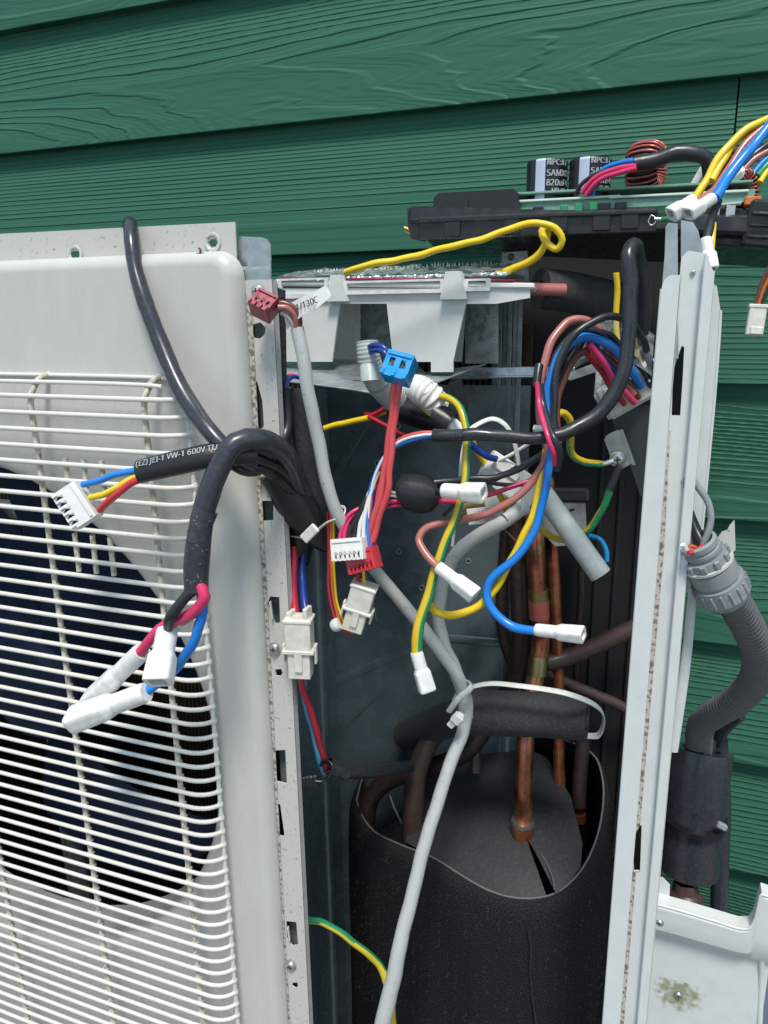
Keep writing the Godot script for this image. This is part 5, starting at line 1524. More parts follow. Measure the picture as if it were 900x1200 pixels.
func build_left_cables() -> void:
	# A: black motor cable hung over the top of the panel
	tag(wire("hung_cable", [0.00538, 0.00497, 0.00472, 0.00461, 0.00474, 0.00493, 0.00527, 0.00554, 0.00570, 0.00528, 0.00494, 0.00468], [Vector3(-0.3645, 1.3873, 0.3000), Vector3(-0.3504, 1.3990, 0.3160), Vector3(-0.3401, 1.4050, 0.3280), Vector3(-0.3307, 1.3933, 0.3400), Vector3(-0.3261, 1.3774, 0.3450), Vector3(-0.3184, 1.3601, 0.3500), Vector3(-0.3061, 1.3335, 0.3540), Vector3(-0.2881, 1.3048, 0.3620), Vector3(-0.2742, 1.2902, 0.3680), Vector3(-0.2592, 1.2781, 0.3740), Vector3(-0.2480, 1.2682, 0.3740), Vector3(-0.2351, 1.2588, 0.3650)], M.sheath, null, {"sides": 14, "lump": 0.05}), "black sheathed cable hung over the top edge of the white panel", "cable")
	# B: heat-shrink sleeve with the white five-way connector
	var f := thing("fan_lead", "black printed sleeve whose three coloured wires end in a white slotted plug", "cable", Vector3(-0.3561, 1.2139, 0.3900))
	var sl_r := 0.00768
	var pA := Vector3(-0.3007, 1.2556, 0.3920)
	var pB := Vector3(-0.2771, 1.2614, 0.3880)
	var pC := Vector3(-0.2521, 1.2665, 0.3800)
	var pD := Vector3(-0.2341, 1.2654, 0.3660)
	wire("sleeve", [sl_r * 0.95, sl_r, sl_r * 0.98, sl_r * 0.9], [pA, pB, pC, pD], M.tape, f, {"sides": 24, "hollow": 0.85, "deep": 0.02, "flat": 0.72, "up": Vector3(0.2, 0.45, 1)})
	var crv := Curve3D.new()
	for p in [pA, pB, pC, pD]: crv.add_point(p)
	var txt_len := pA.distance_to(pB) + pB.distance_to(pC)
	var nz := Vector3(0.15, 0.42, 1).normalized()
	var along_sleeve := func(x: float, y: float, lift: float) -> Vector3:
		var s := txt_len * 0.03 + x
		var p := crv.sample_baked(s)
		var d := (crv.sample_baked(s + 0.002) - crv.sample_baked(s)).normalized()
		var v := nz.cross(d).normalized()
		var h := y + sl_r * 0.42
		var ang := clampf(h / sl_r, -1.3, 1.3)
		return p + v * sin(ang) * (sl_r + 0.0005 + lift) + nz * cos(ang) * (sl_r * 0.72 + 0.0007 + lift)
	lettering("print", "(EZ) JEI-1 VW-1 600V TUBE PVC TYPE 105C", 0.0036, along_sleeve, M.print_grey, f, 0.00006, true)
	wire("blue_wire", 0.00210, [Vector3(-0.2944, 1.2578, 0.3910), Vector3(-0.3082, 1.2553, 0.3930), Vector3(-0.3274, 1.2495, 0.3940), Vector3(-0.3432, 1.2452, 0.3940)], M.blue, f)
	wire("yellow_wire", 0.00210, [Vector3(-0.2986, 1.2539, 0.3910), Vector3(-0.3081, 1.2497, 0.3940), Vector3(-0.3234, 1.2421, 0.3960), Vector3(-0.3383, 1.2373, 0.3940)], M.yellow, f)
	wire("red_wire", 0.00236, [Vector3(-0.2963, 1.2519, 0.3910), Vector3(-0.3061, 1.2489, 0.3950), Vector3(-0.3169, 1.2412, 0.3970), Vector3(-0.3321, 1.2294, 0.3940)], M.red, f)
	housing("plug", Vector3(-0.3555, 1.2424, 0.3950), Vector3(-0.3410, 1.2211, 0.3950), 0.0175, 0.0125, 5, M.nylon, f, Vector3(0.15, 0.5, 1), -0.3)
	# C: thick black lead dividing into three insulated terminals
	var c := thing("compressor_lead", "thick black sheathed lead ending in three white insulated terminals, hanging over grille", "cable", Vector3(-0.3308, 1.0820, 0.4000))
	wire("sheath", [0.00611, 0.00685, 0.00715, 0.00712, 0.00692, 0.00681, 0.00680, 0.00684, 0.00689, 0.00694, 0.00697], [Vector3(-0.2216, 1.1853, 0.2900), Vector3(-0.2265, 1.2082, 0.3060), Vector3(-0.2289, 1.2358, 0.3220), Vector3(-0.2273, 1.2603, 0.3420), Vector3(-0.2312, 1.2744, 0.3660), Vector3(-0.2405, 1.2734, 0.3780), Vector3(-0.2490, 1.2580, 0.3860), Vector3(-0.2558, 1.2366, 0.3920), Vector3(-0.2601, 1.2185, 0.3950), Vector3(-0.2621, 1.2017, 0.3970), Vector3(-0.2617, 1.1855, 0.3990)], M.sheath, c, {"sides": 22, "lump": 0.03})
	wire("heat_shrink", [0.00761, 0.00685, 0.00715, 0.00771, 0.00749], [Vector3(-0.2553, 1.2350, 0.3920), Vector3(-0.2570, 1.2281, 0.3940), Vector3(-0.2593, 1.2135, 0.3960), Vector3(-0.2613, 1.2003, 0.3975), Vector3(-0.2616, 1.1861, 0.3990)], M.sheath, c, {"sides": 22, "lump": 0.06, "hollow": 0.8})
	var sc := B.new()
	for i in 34:
		var base := Vector3(-0.2572, 1.2338, 0.3920).lerp(Vector3(-0.2621, 1.1879, 0.3980), rng.randf())
		var an := rng.randf_range(-1.1, 1.1)
		var off := Vector3(sin(an), 0.1, cos(an)).normalized()
		var rad := 0.00768 + 0.0009
		var tdir := Vector3(rng.randfn() * 0.5, 1.0, 0).normalized().cross(off).normalized() if rng.randf() < 0.6 else Vector3(0, 1, 0)
		var ln := rng.randf_range(0.0004, 0.0016)
		var wd := off.cross(tdir).normalized() * rng.randf_range(0.0001, 0.0003)
		var o0 := base + off * rad
		sc.quad(o0 - tdir * ln - wd * 0.2, o0 - wd, o0 + tdir * ln + wd * 0.2, o0 + wd, off)
	put("scuff", sc, M.grey_plastic, c).set_meta("kind", "stuff")
	wire("red_wire", 0.00340, [Vector3(-0.2586, 1.1915, 0.4010), Vector3(-0.2543, 1.1848, 0.4020), Vector3(-0.2624, 1.1742, 0.4030), Vector3(-0.2768, 1.1656, 0.4030), Vector3(-0.2904, 1.1557, 0.4030), Vector3(-0.3052, 1.1403, 0.4020)], M.pink, c)
	wire("red_wire", 0.00312, [Vector3(-0.2571, 1.1881, 0.4000), Vector3(-0.2560, 1.1820, 0.3980), Vector3(-0.2649, 1.1708, 0.3980), Vector3(-0.2755, 1.1638, 0.3980)], M.pink, c)
	wire("black_wire", 0.00337, [Vector3(-0.2606, 1.1884, 0.4020), Vector3(-0.2683, 1.1801, 0.4060), Vector3(-0.2739, 1.1714, 0.4080), Vector3(-0.2827, 1.1568, 0.4030)], M.black, c)
	wire("blue_wire", 0.00320, [Vector3(-0.2598, 1.1870, 0.3980), Vector3(-0.2585, 1.1739, 0.3980), Vector3(-0.2637, 1.1574, 0.3980), Vector3(-0.2724, 1.1435, 0.3980), Vector3(-0.2825, 1.1314, 0.3980), Vector3(-0.2939, 1.1211, 0.3980), Vector3(-0.3050, 1.1119, 0.4040)], M.blue, c)
	terminal(Vector3(-0.3055, 1.1400, 0.4000), Vector3(-0.3568, 1.0936, 0.3960), 0.00790, c)
	terminal(Vector3(-0.2832, 1.1586, 0.4020), Vector3(-0.2749, 1.1357, 0.4260), 0.00818, c)
	terminal(Vector3(-0.3013, 1.1143, 0.4050), Vector3(-0.3564, 1.0892, 0.4150), 0.00832, c)
	# D: loops of black sheath at the panel's edge
	var lp := thing("black_cable_loop", "shiny loop of thin black cables curling out past the edge of the panel", "cable", Vector3(-0.2443, 1.2493, 0.3500))
	wire("loop", 0.00326, [Vector3(-0.2376, 1.3003, 0.3160), Vector3(-0.2384, 1.2847, 0.3160), Vector3(-0.2373, 1.2698, 0.3220), Vector3(-0.2357, 1.2595, 0.3400), Vector3(-0.2382, 1.2537, 0.3560), Vector3(-0.2455, 1.2552, 0.3660), Vector3(-0.2535, 1.2605, 0.3680)], M.rubber, lp)
	for k in [[-9.0, 0.0], [0.0, 0.0]]:
		pass
	wire("strand", 0.00317, [Vector3(-0.2569, 1.2642, 0.3660), Vector3(-0.2397, 1.2703, 0.3720), Vector3(-0.2304, 1.2687, 0.3660), Vector3(-0.2302, 1.2576, 0.3460), Vector3(-0.2282, 1.2445, 0.3300)], M.tape, lp)
	wire("strand", 0.00320, [Vector3(-0.2585, 1.2605, 0.3640), Vector3(-0.2413, 1.2636, 0.3700), Vector3(-0.2319, 1.2616, 0.3620), Vector3(-0.2303, 1.2502, 0.3420), Vector3(-0.2283, 1.2384, 0.3280)], M.tape, lp)
	wire("strand", 0.00324, [Vector3(-0.2589, 1.2558, 0.3620), Vector3(-0.2430, 1.2575, 0.3660), Vector3(-0.2346, 1.2543, 0.3580), Vector3(-0.2328, 1.2425, 0.3380), Vector3(-0.2284, 1.2310, 0.3260)], M.tape, lp)
	wire("pink_core", 0.00113, [Vector3(-0.2403, 1.2994, 0.3180), Vector3(-0.2426, 1.3043, 0.3120), Vector3(-0.2411, 1.3071, 0.3060), Vector3(-0.2391, 1.3067, 0.3000)], M.pink, lp)
	wire("blue_core", 0.00141, [Vector3(-0.2366, 1.2994, 0.3180), Vector3(-0.2388, 1.3044, 0.3120), Vector3(-0.2380, 1.3066, 0.3060), Vector3(-0.2354, 1.3050, 0.3000)], M.navy_blue, lp)
	var tb_node := tag(wire("taped_bundle", [0.00959, 0.01258, 0.01280, 0.01007, 0.00778], [Vector3(-0.2455, 1.2465, 0.3280), Vector3(-0.2357, 1.2283, 0.3220), Vector3(-0.2289, 1.2126, 0.3140), Vector3(-0.2243, 1.1986, 0.3060), Vector3(-0.2195, 1.1911, 0.3000)], M.tape, null, {"sides": 20, "lump": 0.06}), "tapered bundle of cables wrapped in black tape, under the cable loop", "cable")
	wire("stem", [0.01237, 0.01271, 0.01061], [Vector3(-0.2491, 1.1748, 0.2960), Vector3(-0.2418, 1.1978, 0.3000), Vector3(-0.2338, 1.2199, 0.3060)], M.tape, tb_node, {"sides": 20})
	tag(wire("foam_sleeve", [0.00631, 0.00865, 0.00870, 0.00878, 0.00769], [Vector3(-0.2357, 1.2982, 0.3000), Vector3(-0.2343, 1.2807, 0.3020), Vector3(-0.2293, 1.2556, 0.3040), Vector3(-0.2264, 1.2320, 0.3040), Vector3(-0.2248, 1.2078, 0.3040)], M.foam, null, {"sides": 18, "lump": 0.05}), "fuzzy black foam cord hanging left of the grey cable", "foam sleeve")
	tag(wire("white_cable_tie", 0.00144, [Vector3(-0.2485, 1.1969, 0.3080), Vector3(-0.2353, 1.1992, 0.3180), Vector3(-0.2229, 1.2015, 0.3220), Vector3(-0.2072, 1.2138, 0.3250), Vector3(-0.1982, 1.2173, 0.3200), Vector3(-0.1991, 1.2212, 0.3150), Vector3(-0.2075, 1.2205, 0.3100)], M.tie, null, {"flat": 0.4, "up": Vector3(0.2, 1, 0)}), "white cable tie holding the grey cable to the taped bundle", "cable tie")
	var th := B.new()
	th.rbox(frame(Vector3(-0.2248, 1.2006, 0.3260), Vector3(-0.2156, 1.2098, 0.3260)), Vector3(0.014, 0.007, 0.003), 0.0008)
	tag(put("tie_tail", th, M.tie), "flat white tail of the cable tie at the taped bundle", "cable tie")
	# G: red and blue lead with the white latch connector at the panel's edge
	var gl := thing("edge_connector_lead", "red and blue lead with a white latch connector beside the panel's edge", "cable", Vector3(-0.2405, 1.0913, 0.3100))
	wire("red_wire", 0.00327, [Vector3(-0.2412, 1.1894, 0.3100), Vector3(-0.2393, 1.1664, 0.3160), Vector3(-0.2363, 1.1525, 0.3220), Vector3(-0.2324, 1.1414, 0.3280)], M.crimson, gl)
	wire("blue_wire", 0.00299, [Vector3(-0.2383, 1.1867, 0.3000), Vector3(-0.2354, 1.1707, 0.3087), Vector3(-0.2312, 1.1552, 0.3173), Vector3(-0.2256, 1.1415, 0.3260)], M.navy_blue, gl)
	latch_connector(Vector3(-0.2273, 1.1030, 0.3340), Vector3(-0.2271, 1.1482, 0.3340), 0.0178, 0.014, M.nylon_cream, gl)
	for s in [Vector3(-0.2330, 1.1475, 0.3340), Vector3(-0.2205, 1.1516, 0.3340)]:
		var tb := B.new()
		tb.rbox(Transform3D(Basis(), s), Vector3(0.003, 0.008, 0.009), 0.0005)
		put("prong", tb, M.nylon_cream, gl)
	wire("red_wire", 0.00252, [Vector3(-0.2301, 1.1000, 0.3300), Vector3(-0.2302, 1.0754, 0.3213), Vector3(-0.2286, 1.0502, 0.3125), Vector3(-0.2281, 1.0266, 0.3037), Vector3(-0.2300, 1.0060, 0.2950)], M.crimson, gl)
	wire("blue_wire", 0.00254, [Vector3(-0.2303, 1.0967, 0.3260), Vector3(-0.2328, 1.0718, 0.3177), Vector3(-0.2331, 1.0448, 0.3095), Vector3(-0.2324, 1.0183, 0.3012), Vector3(-0.2334, 1.0003, 0.2930)], M.sky_blue, gl)
	tag(wire("black_sleeve_lead", [0.00661, 0.00631, 0.00616, 0.00572, 0.00530], [Vector3(-0.2289, 1.0086, 0.2940), Vector3(-0.2251, 1.0040, 0.2900), Vector3(-0.2136, 0.9909, 0.2700), Vector3(-0.2031, 0.9760, 0.2400), Vector3(-0.1942, 0.9564, 0.2000)], M.rubber, null, {"sides": 16, "hollow": 0.8}), "black sleeve carrying the red and blue wires away to the right", "cable")
	var cl := thing("edge_clip", "dark ribbed edge clip tying the red and blue wires to the panel", "cable clip", Vector3(-0.2398, 0.9957, 0.3000))
	var cb := B.new()
	cb.rbox(frame(Vector3(-0.2457, 1.0038, 0.3180), Vector3(-0.2313, 1.0035, 0.3080)), Vector3(0.019, 0.0085, 0.004), 0.001)
	for k in 6:
		cb.rbox(frame(Vector3(-0.2457, 1.0038, 0.3180), Vector3(-0.2313, 1.0035, 0.3080)) * Transform3D(Basis(), Vector3(-0.006 + k * 0.0028, 0, 0.002)), Vector3(0.0011, 0.0088, 0.0016), 0.0003)
	put("strap", cb, M.tape, cl)
	wire("band", 0.00130, [Vector3(-0.2317, 1.0047, 0.3100), Vector3(-0.2255, 1.0048, 0.3080), Vector3(-0.2205, 1.0106, 0.3060), Vector3(-0.2199, 1.0153, 0.3040), Vector3(-0.2250, 1.0174, 0.3020), Vector3(-0.2333, 1.0114, 0.3000)], M.tape, cl, {"flat": 2.0})
	# H: thin red, orange and yellow lead with a small white connector
	var h := thing("thin_sensor_lead", "thin red and yellow wires hanging down to a small cream connector", "cable", Vector3(-0.1915, 1.1328, 0.3150))
	wire("red_wire", 0.00106, [Vector3(-0.2130, 1.2170, 0.3120), Vector3(-0.2130, 1.1870, 0.3132), Vector3(-0.2126, 1.1627, 0.3144), Vector3(-0.2101, 1.1470, 0.3156), Vector3(-0.2035, 1.1350, 0.3168), Vector3(-0.1953, 1.1329, 0.3180)], M.crimson, h)
	wire("orange_wire", 0.00105, [Vector3(-0.2104, 1.2174, 0.3130), Vector3(-0.2102, 1.1876, 0.3142), Vector3(-0.2099, 1.1633, 0.3154), Vector3(-0.2076, 1.1490, 0.3166), Vector3(-0.2017, 1.1376, 0.3178), Vector3(-0.1936, 1.1342, 0.3190)], M.orange, h)
	wire("yellow_wire", 0.00088, [Vector3(-0.2086, 1.2140, 0.3130), Vector3(-0.2083, 1.1878, 0.3142), Vector3(-0.2077, 1.1636, 0.3154), Vector3(-0.2056, 1.1505, 0.3166), Vector3(-0.1997, 1.1392, 0.3178), Vector3(-0.1910, 1.1352, 0.3190)], M.yellow, h)
	wire("red_wire", 0.00143, [Vector3(-0.1893, 1.1856, 0.3200), Vector3(-0.1893, 1.1780, 0.3190), Vector3(-0.1887, 1.1693, 0.3180)], M.crimson, h)
	wire("yellow_wire", 0.00114, [Vector3(-0.1850, 1.1860, 0.3200), Vector3(-0.1850, 1.1785, 0.3190), Vector3(-0.1850, 1.1697, 0.3180)], M.yellow, h)
	latch_connector(Vector3(-0.1946, 1.1361, 0.3180), Vector3(-0.1843, 1.1710, 0.3180), 0.0165, 0.012, M.nylon_cream, h)
	var tie := B.new()
	tie.lathe(upright(Vector3(-0.2087, 1.1367, 0.3180), Vector3(-0.2034, 1.1400, 0.3180)), [Vector2(0, 0), Vector2(0.0042, 0.0), Vector2(0.0048, 0.002), Vector2(0.0048, 0.004), Vector2(0.0042, 0.0062), Vector2(0, 0.0062)], 14)
	put("tie_band", tie, M.tie, h)
	# Y: ground wire low on the left
	tag(wire("lower_ground_wire", [0.00272, 0.00280, 0.00281, 0.00299, 0.00320, 0.00337, 0.00359], [Vector3(-0.2466, 0.8799, 0.3180), Vector3(-0.2384, 0.8633, 0.3000), Vector3(-0.2218, 0.8539, 0.2950), Vector3(-0.2053, 0.8385, 0.2900), Vector3(-0.1925, 0.8191, 0.2850), Vector3(-0.1834, 0.8019, 0.2875), Vector3(-0.1801, 0.7566, 0.2900)], M.striped, null, {"stripe": Color(0.55, 0.42, 0.03), "stripe_frac": 0.48, "phase": 0.1, "twist": 2.0, "sides": 14}, Color(0.02, 0.22, 0.1)), "green and yellow ground wire crossing the dark base near the bottom", "wire")

func build_middle_cables() -> void:
	# F: grey cable with the red plug and the paper flag
	var f := thing("grey_sensor_cable", "long pale grey cable with brown cores and a small red plug at its top end", "cable", Vector3(-0.1718, 0.8203, 0.3300))
	wire("sheath", [0.00417, 0.00421, 0.00427, 0.00428, 0.00424, 0.00425, 0.00450, 0.00463, 0.00476, 0.00486, 0.00491, 0.00492, 0.00497, 0.00511, 0.00537, 0.00597, 0.00663], [Vector3(-0.2191, 1.3387, 0.3340), Vector3(-0.2154, 1.3183, 0.3340), Vector3(-0.2128, 1.2940, 0.3320), Vector3(-0.2105, 1.2664, 0.3280), Vector3(-0.2056, 1.2356, 0.3240), Vector3(-0.2005, 1.2124, 0.3180), Vector3(-0.1895, 1.1740, 0.2920), Vector3(-0.1735, 1.1441, 0.2770), Vector3(-0.1521, 1.1072, 0.2620), Vector3(-0.1348, 1.0737, 0.2520), Vector3(-0.1304, 1.0547, 0.2500), Vector3(-0.1322, 1.0338, 0.2550), Vector3(-0.1391, 1.0090, 0.2680), Vector3(-0.1488, 0.9672, 0.2850), Vector3(-0.1589, 0.9093, 0.3050), Vector3(-0.1666, 0.8570, 0.3200), Vector3(-0.1749, 0.8025, 0.3300)], M.grey_cable, f, {"sides": 18, "hollow": 0.8, "kink": 0.15})
	wire("brown_core", 0.00181, [Vector3(-0.2179, 1.3377, 0.3330), Vector3(-0.2167, 1.3448, 0.3360), Vector3(-0.2194, 1.3509, 0.3380), Vector3(-0.2251, 1.3534, 0.3400), Vector3(-0.2293, 1.3520, 0.3420)], M.dark_brown, f)
	wire("brown_core", 0.00180, [Vector3(-0.2187, 1.3378, 0.3360), Vector3(-0.2185, 1.3459, 0.3390), Vector3(-0.2213, 1.3504, 0.3420), Vector3(-0.2260, 1.3510, 0.3440)], M.brown, f)
	wire("pale_core", 0.00129, [Vector3(-0.2199, 1.3388, 0.3370), Vector3(-0.2215, 1.3449, 0.3400), Vector3(-0.2255, 1.3480, 0.3420)], M.grey_cable, f)
	housing("red_plug", Vector3(-0.2409, 1.3547, 0.3450), Vector3(-0.2284, 1.3490, 0.3450), 0.0125, 0.0125, 3, M.rose, f, Vector3(0.3, 0.9, 1), -0.1)
	var fl := B.new()
	var fp := [[Vector3(-0.2268, 1.3510, 0.3370), Vector3(-0.2246, 1.3378, 0.3370)], [Vector3(-0.2140, 1.3562, 0.3380), Vector3(-0.2127, 1.3463, 0.3380)], [Vector3(-0.2064, 1.3590, 0.3370), Vector3(-0.2040, 1.3497, 0.3370)], [Vector3(-0.1998, 1.3628, 0.3340), Vector3(-0.1967, 1.3559, 0.3340)], [Vector3(-0.1980, 1.3609, 0.3320), Vector3(-0.1965, 1.3574, 0.3320)]]
	for i in fp.size() - 1:
		fl.quad(fp[i][0], fp[i + 1][0], fp[i + 1][1], fp[i][1])
		var dz := Vector3(0, 0, -0.0004)
		fl.quad(fp[i][0] + dz, fp[i + 1][0] + dz, fp[i + 1][1] + dz, fp[i][1] + dz)
	var flag := put("paper_flag", fl, M.paper, f)
	var q := frame(Vector3(-0.2152, 1.3508, 0.3384), Vector3(-0.2034, 1.3546, 0.3390))
	lettering("print", "1/130C", 0.0036, func(x: float, y: float, lift: float) -> Vector3: return q * Vector3(x, y, lift + 0.0003), M.print_black, flag, 0.00012)
	# second grey cable from the right joining the tie
	tag(wire("grey_drop_cable", [0.00516, 0.00501, 0.00500, 0.00500, 0.00507, 0.00514, 0.00517, 0.00531, 0.00544, 0.00559], [Vector3(-0.0927, 1.2115, 0.2380), Vector3(-0.1047, 1.2042, 0.2500), Vector3(-0.1241, 1.1905, 0.2500), Vector3(-0.1416, 1.1719, 0.2500), Vector3(-0.1506, 1.1510, 0.2500), Vector3(-0.1532, 1.1262, 0.2500), Vector3(-0.1490, 1.1045, 0.2500), Vector3(-0.1408, 1.0817, 0.2500), Vector3(-0.1325, 1.0623, 0.2500), Vector3(-0.1309, 1.0444, 0.2500)], M.grey_cable, null, {"sides": 18, "hollow": 0.7}), "shorter pale grey cable curving from the right down to the white tie", "cable")
	var tie := thing("bundle_tie", "white cable tie binding the two grey cables at the foam sleeve", "cable tie", Vector3(-0.1324, 1.0496, 0.2600))
	wire("band", 0.00226, [Vector3(-0.1412, 1.0534, 0.2620), Vector3(-0.1318, 1.0696, 0.2680), Vector3(-0.1236, 1.0779, 0.2650), Vector3(-0.1333, 1.0705, 0.2450), Vector3(-0.1433, 1.0501, 0.2400)], M.tie, tie, {"flat": 0.45})
	var tb := B.new()
	tb.rbox(frame(Vector3(-0.1389, 1.0453, 0.2700), Vector3(-0.1285, 1.0586, 0.2700)), Vector3(0.016, 0.0055, 0.003), 0.0008)
	tb.rbox(frame(Vector3(-0.1347, 1.0509, 0.2710), Vector3(-0.1295, 1.0575, 0.2710)), Vector3(0.008, 0.008, 0.006), 0.001)
	put("head", tb, M.tie, tie)
	# I: blue plug with blue wires in a ribbed white sleeve and two long red wires
	var b := thing("blue_plug_lead", "bright blue plug with two coral red wires hanging from it, beside a white sleeve", "cable", Vector3(-0.1796, 1.1954, 0.3100))
	wire("white_sleeve", [0.00710, 0.00769, 0.00844, 0.00995], [Vector3(-0.1868, 1.3291, 0.3000), Vector3(-0.1853, 1.3162, 0.3000), Vector3(-0.1841, 1.3034, 0.2900), Vector3(-0.1795, 1.2901, 0.2700)], M.milky, b, {"sides": 22, "hollow": 0.88, "deep": 0.025, "rib": 0.0022, "rib_depth": 0.00012, "step": 0.0005})
	wire("blue_wire", 0.00187, [Vector3(-0.1862, 1.3239, 0.3020), Vector3(-0.1796, 1.3269, 0.3080), Vector3(-0.1713, 1.3260, 0.3120), Vector3(-0.1652, 1.3188, 0.3120)], M.navy_blue, b)
	wire("blue_wire", 0.00187, [Vector3(-0.1842, 1.3224, 0.3040), Vector3(-0.1772, 1.3238, 0.3100), Vector3(-0.1700, 1.3231, 0.3140), Vector3(-0.1656, 1.3174, 0.3140)], M.navy_blue, b)
	housing("plug", Vector3(-0.1677, 1.3154, 0.3160), Vector3(-0.1511, 1.3115, 0.3160), 0.0165, 0.014, 2, M.cyan, b, Vector3(0.2, 0.5, 1), 0.05)
	wire("red_wire", 0.00219, [Vector3(-0.1639, 1.3037, 0.3130), Vector3(-0.1655, 1.2878, 0.3138), Vector3(-0.1677, 1.2689, 0.3147), Vector3(-0.1694, 1.2524, 0.3155), Vector3(-0.1723, 1.2356, 0.3163), Vector3(-0.1776, 1.2182, 0.3172), Vector3(-0.1851, 1.1926, 0.3180)], M.coral, b)
	wire("red_wire", 0.00219, [Vector3(-0.1605, 1.3038, 0.3130), Vector3(-0.1626, 1.2869, 0.3138), Vector3(-0.1654, 1.2663, 0.3147), Vector3(-0.1671, 1.2509, 0.3155), Vector3(-0.1675, 1.2365, 0.3163), Vector3(-0.1741, 1.2156, 0.3172), Vector3(-0.1820, 1.1917, 0.3180)], M.coral, b)
	wire("red_wire", 0.00166, [Vector3(-0.1660, 1.2608, 0.3150), Vector3(-0.1717, 1.2440, 0.3157), Vector3(-0.1759, 1.2268, 0.3165), Vector3(-0.1783, 1.2124, 0.3173), Vector3(-0.1802, 1.1931, 0.3180)], M.coral, b)
	var rp := housing("red_plug", Vector3(-0.1934, 1.1852, 0.3220), Vector3(-0.1738, 1.1926, 0.3220), 0.0145, 0.011, 6, M.red, b, Vector3(0.1, 0.3, 1), -0.25)
	rp.set_meta("label", "red plug under the white six way one")
	# thin crimson wires behind
	tag(wire("crimson_pair", 0.00190, [Vector3(-0.1851, 1.2854, 0.2400), Vector3(-0.1984, 1.2784, 0.2367), Vector3(-0.2092, 1.2725, 0.2333), Vector3(-0.2174, 1.2731, 0.2300)], M.crimson), "short crimson wires behind the blue plug lead", "wire")
	tag(wire("crimson_cross_wire", 0.00156, [Vector3(-0.2127, 1.2713, 0.2350), Vector3(-0.1986, 1.2662, 0.2400), Vector3(-0.1836, 1.2613, 0.2450), Vector3(-0.1626, 1.2599, 0.2500)], M.crimson), "crimson wire crossing behind the coral red wires", "wire")
	# ribbed white sleeve over the black tape
	tag(wire("corrugated_sleeve", [0.00763, 0.00983, 0.00923, 0.00759], [Vector3(-0.1698, 1.2976, 0.2620), Vector3(-0.1605, 1.2950, 0.2680), Vector3(-0.1533, 1.2905, 0.2680), Vector3(-0.1502, 1.2830, 0.2620)], M.nylon, null, {"sides": 22, "rib": 0.0028, "rib_depth": 0.0005, "step": 0.0007, "hollow": 0.8}), "short corrugated white sleeve just under the metal shelf", "sleeve")
	tag(wire("taped_harness", [0.00932, 0.00917, 0.00781], [Vector3(-0.1878, 1.2791, 0.2400), Vector3(-0.1718, 1.2753, 0.2450), Vector3(-0.1537, 1.2706, 0.2500)], M.tape, null, {"sides": 18, "lump": 0.05}), "black taped harness behind the corrugated sleeve", "cable")
	tag(wire("black_tape_wrap", [0.00928, 0.00981], [Vector3(-0.1520, 1.2790, 0.2680), Vector3(-0.1400, 1.2725, 0.2680)], M.tape, null, {"sides": 18}), "band of black tape right of the corrugated sleeve", "tape")
	tag(wire("white_wrap_end", [0.00577, 0.00345], [Vector3(-0.1406, 1.2731, 0.2680), Vector3(-0.1292, 1.2672, 0.2680)], M.nylon, null, {"sides": 14}), "white sleeve end poking out of the black tape band", "sleeve")
	# M: yellow ground lead dropping to its own terminal
	var y := thing("long_ground_lead", "yellow and green ground lead dropping straight down to a white terminal", "cable", Vector3(-0.1374, 1.1086, 0.3300))
	wire("wire", [0.00258, 0.00253, 0.00249, 0.00247, 0.00246, 0.00260, 0.00275, 0.00303, 0.00333, 0.00362, 0.00392], [Vector3(-0.1497, 1.2920, 0.2700), Vector3(-0.1390, 1.2912, 0.2760), Vector3(-0.1287, 1.2842, 0.2840), Vector3(-0.1230, 1.2730, 0.2900), Vector3(-0.1212, 1.2542, 0.2960), Vector3(-0.1227, 1.2330, 0.3020), Vector3(-0.1276, 1.2126, 0.3080), Vector3(-0.1337, 1.1924, 0.3140), Vector3(-0.1405, 1.1674, 0.3200), Vector3(-0.1442, 1.1480, 0.3250), Vector3(-0.1445, 1.1256, 0.3280)], M.striped, y, {"stripe": Color(0.02, 0.24, 0.1), "stripe_frac": 0.2, "phase": 0.40, "sides": 16}, Color(0.6, 0.42, 0.02))
	terminal(Vector3(-0.1449, 1.1318, 0.3285), Vector3(-0.1365, 1.1062, 0.3310), 0.00531, y)
	tag(wire("thin_yellow_wire", 0.00175, [Vector3(-0.1687, 1.2871, 0.2620), Vector3(-0.1618, 1.2840, 0.2640), Vector3(-0.1557, 1.2798, 0.2660), Vector3(-0.1496, 1.2762, 0.2680)], M.yellow), "thin yellow wire lying on the black taped harness", "wire")
	tag(wire("slack_yellow_wire", 0.00217, [Vector3(-0.1302, 1.2607, 0.2500), Vector3(-0.1263, 1.2464, 0.2400), Vector3(-0.1195, 1.2292, 0.2300), Vector3(-0.1124, 1.2107, 0.2200), Vector3(-0.1091, 1.2006, 0.2100)], M.yellow), "slack dull yellow wire passing under the white connector body", "wire")
	tag(wire("back_yellow_wire", 0.00226, [Vector3(-0.2496, 1.2608, 0.2350), Vector3(-0.2323, 1.2659, 0.2333), Vector3(-0.2154, 1.2701, 0.2317), Vector3(-0.2009, 1.2749, 0.2300)], M.yellow), "dull yellow wire against the dark partition at the left", "wire")
	tag(wire("dark_signal_pair", 0.00148, [Vector3(-0.0762, 1.2560, 0.2620), Vector3(-0.0933, 1.2459, 0.2596), Vector3(-0.1081, 1.2357, 0.2572), Vector3(-0.1235, 1.2268, 0.2548), Vector3(-0.1389, 1.2153, 0.2524), Vector3(-0.1496, 1.2037, 0.2500)], M.rubber), "thin black wire sagging behind the ferrite lead towards the partition", "wire")
